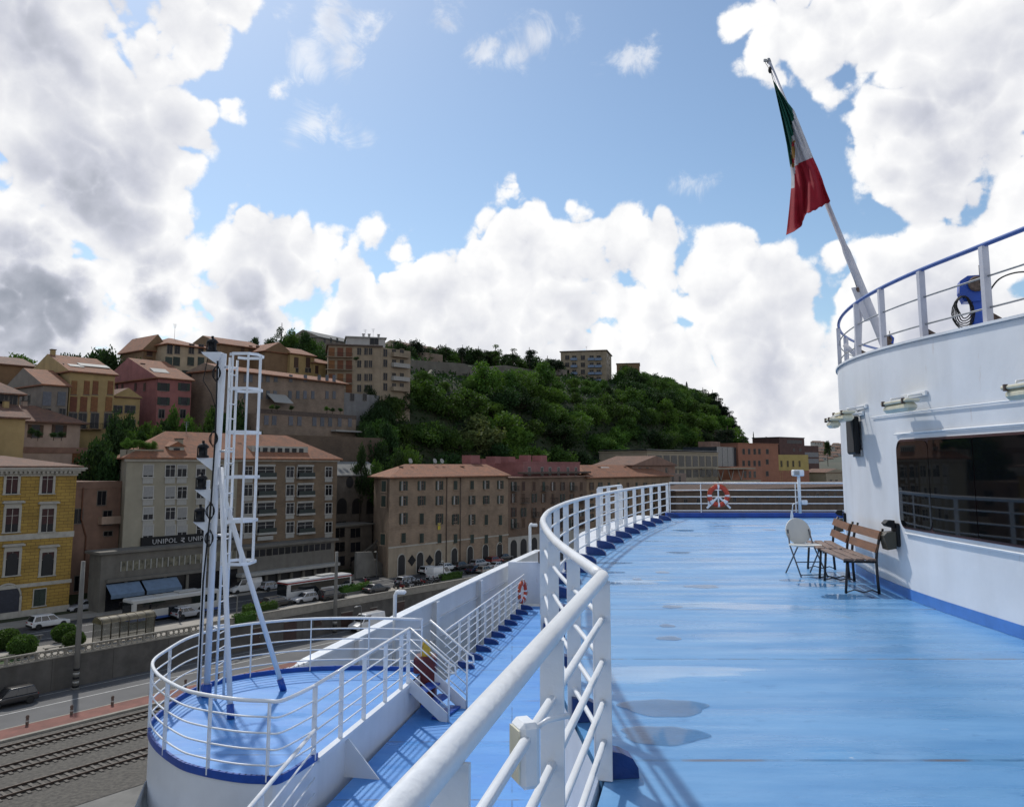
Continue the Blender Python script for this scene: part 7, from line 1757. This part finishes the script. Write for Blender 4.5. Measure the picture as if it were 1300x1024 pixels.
for i in range(7):
    p = town(28 + 3.7*i, 78.0, ZL+.12); rt = thing('bollard', 'short metal bollard on the red pavement kerb, %s from the left edge' % ('first','second','third','fourth','fifth','sixth','seventh')[i], 'bollard', p, 0, 'short bollards along the lower road'); MB().lathe([(.13,0),(.13,.55),(.10,.58),(.14,.64),(.15,.74),(.10,.84),(.03,.87)], 10).build('post', M_grime, rt); MB().tube([(0,0,.30),(0,0,.42)], .135, 10).build('band', M_panel, rt)
# hedges in planters
for px, py, w, lb in ((330,778,5,'green hedge between the mast legs'),(452,752,6,'green hedge right of the concrete pole'),(572,737,5,'green hedge by the small white van'),(310,792,3,'low green planter shrubs behind the mast')):
    q = on_z(px, py, ZS+.13); rt = thing('hedge', lb, 'hedge', q, TOWN, 'hedges on the promenade'); rnd = random.Random(px); mb = MB()
    for k in range(1500): leaf(mb, Vector((rnd.uniform(-w/2,w/2), rnd.uniform(-.6,.6), .3+rnd.random()**.7*1.0+.15*math.sin(k))), .08+.06*rnd.random(), rnd)
    mb.box(-w/2+.1,w/2-.1,-.5,.5,.3,1.05); mb.build('foliage', M_lf[0], rt); MB().box(-w/2-.1,w/2+.1,-.7,.7,0,.32,bev=.03).build('planter', M_conc, rt)

# ---------------------------------------------------------------- people on the promenade
def person(px, py, z, rz, label, shirt, legs, stride=.28):
    q = on_z(px, py, z); me = bpy.data.meshes.new('person')
    V = [(0,0,.93),(0,0,1.12),(0,0,1.38),(0,0,1.50),(0,.01,1.62),(0,.01,1.70),
         (-.10,0,.90),(-.11,stride*.5,.48),(-.11,stride*.35-.10,.07),(-.11,stride*.35+.10,.03),(.10,0,.90),(.11,-stride*.25,.48),(.11,-stride-.05,.10),(.11,-stride+.12,.03),
         (-.19,0,1.40),(-.25,-.10,1.13),(-.24,.06,.90),(-.24,.09,.82),(.19,0,1.40),(.25,.08,1.13),(.24,.18,.92),(.24,.21,.85)]
    Ed = [(0,1),(1,2),(2,3),(3,4),(4,5),(0,6),(6,7),(7,8),(8,9),(0,10),(10,11),(11,12),(12,13),(2,14),(14,15),(15,16),(16,17),(2,18),(18,19),(19,20),(20,21)]
    rad = [.15,.13,.16,.06,.095,.08,.095,.065,.04,.035,.095,.065,.04,.035,.06,.045,.033,.03,.06,.045,.033,.03]
    me.from_pydata(V, Ed, []); o = link('person', me, None, q, rz); tag(o, label, 'person')
    sk = o.modifiers.new('skin','SKIN'); su = o.modifiers.new('sub','SUBSURF'); su.levels = 1; su.render_levels = 1
    for i, r_ in enumerate(rad): me.skin_vertices[0].data[i].radius = (r_, r_*.8 if i in (0,1,2) else r_)
    me.skin_vertices[0].data[0].use_root = True
    dg = bpy.context.evaluated_depsgraph_get(); m2 = bpy.data.meshes.new_from_object(o.evaluated_get(dg)); o.modifiers.clear(); o.data = m2; m2.name = 'person_body'
    m2.materials.clear()
    for mm in (shirt, legs, M_skin): m2.materials.append(mm)
    for p_ in m2.polygons:
        z_ = p_.center.z; p_.material_index = 1 if z_ < .95 and abs(p_.center.x) < .19 else (2 if z_ > 1.47 or z_ < .90 else 0); p_.use_smooth = True
    MB().lathe([(.06,1.60),(.105,1.66),(.10,1.74),(.05,1.79),(.01,1.80)], 10, (0,-.01,0)).build('hair', M_black, o)
M_skin = mat('skin', (.40,.24,.17), .6, .05); M_cl1 = mat('dark_jacket', (.02,.02,.025), .8); M_cl2 = mat('dark_trousers', (.015,.018,.03), .8)
person(228, 790, ZS+.13, TOWN+R(90), 'person in dark clothes walking past the silver hatchback', M_cl1, M_cl2)
person(447, 750, ZS+.13, TOWN, 'person in dark clothes standing at the front of the red and white bus', M_cl1, M_cl2, .08)
print('objects', len(bpy.data.objects))
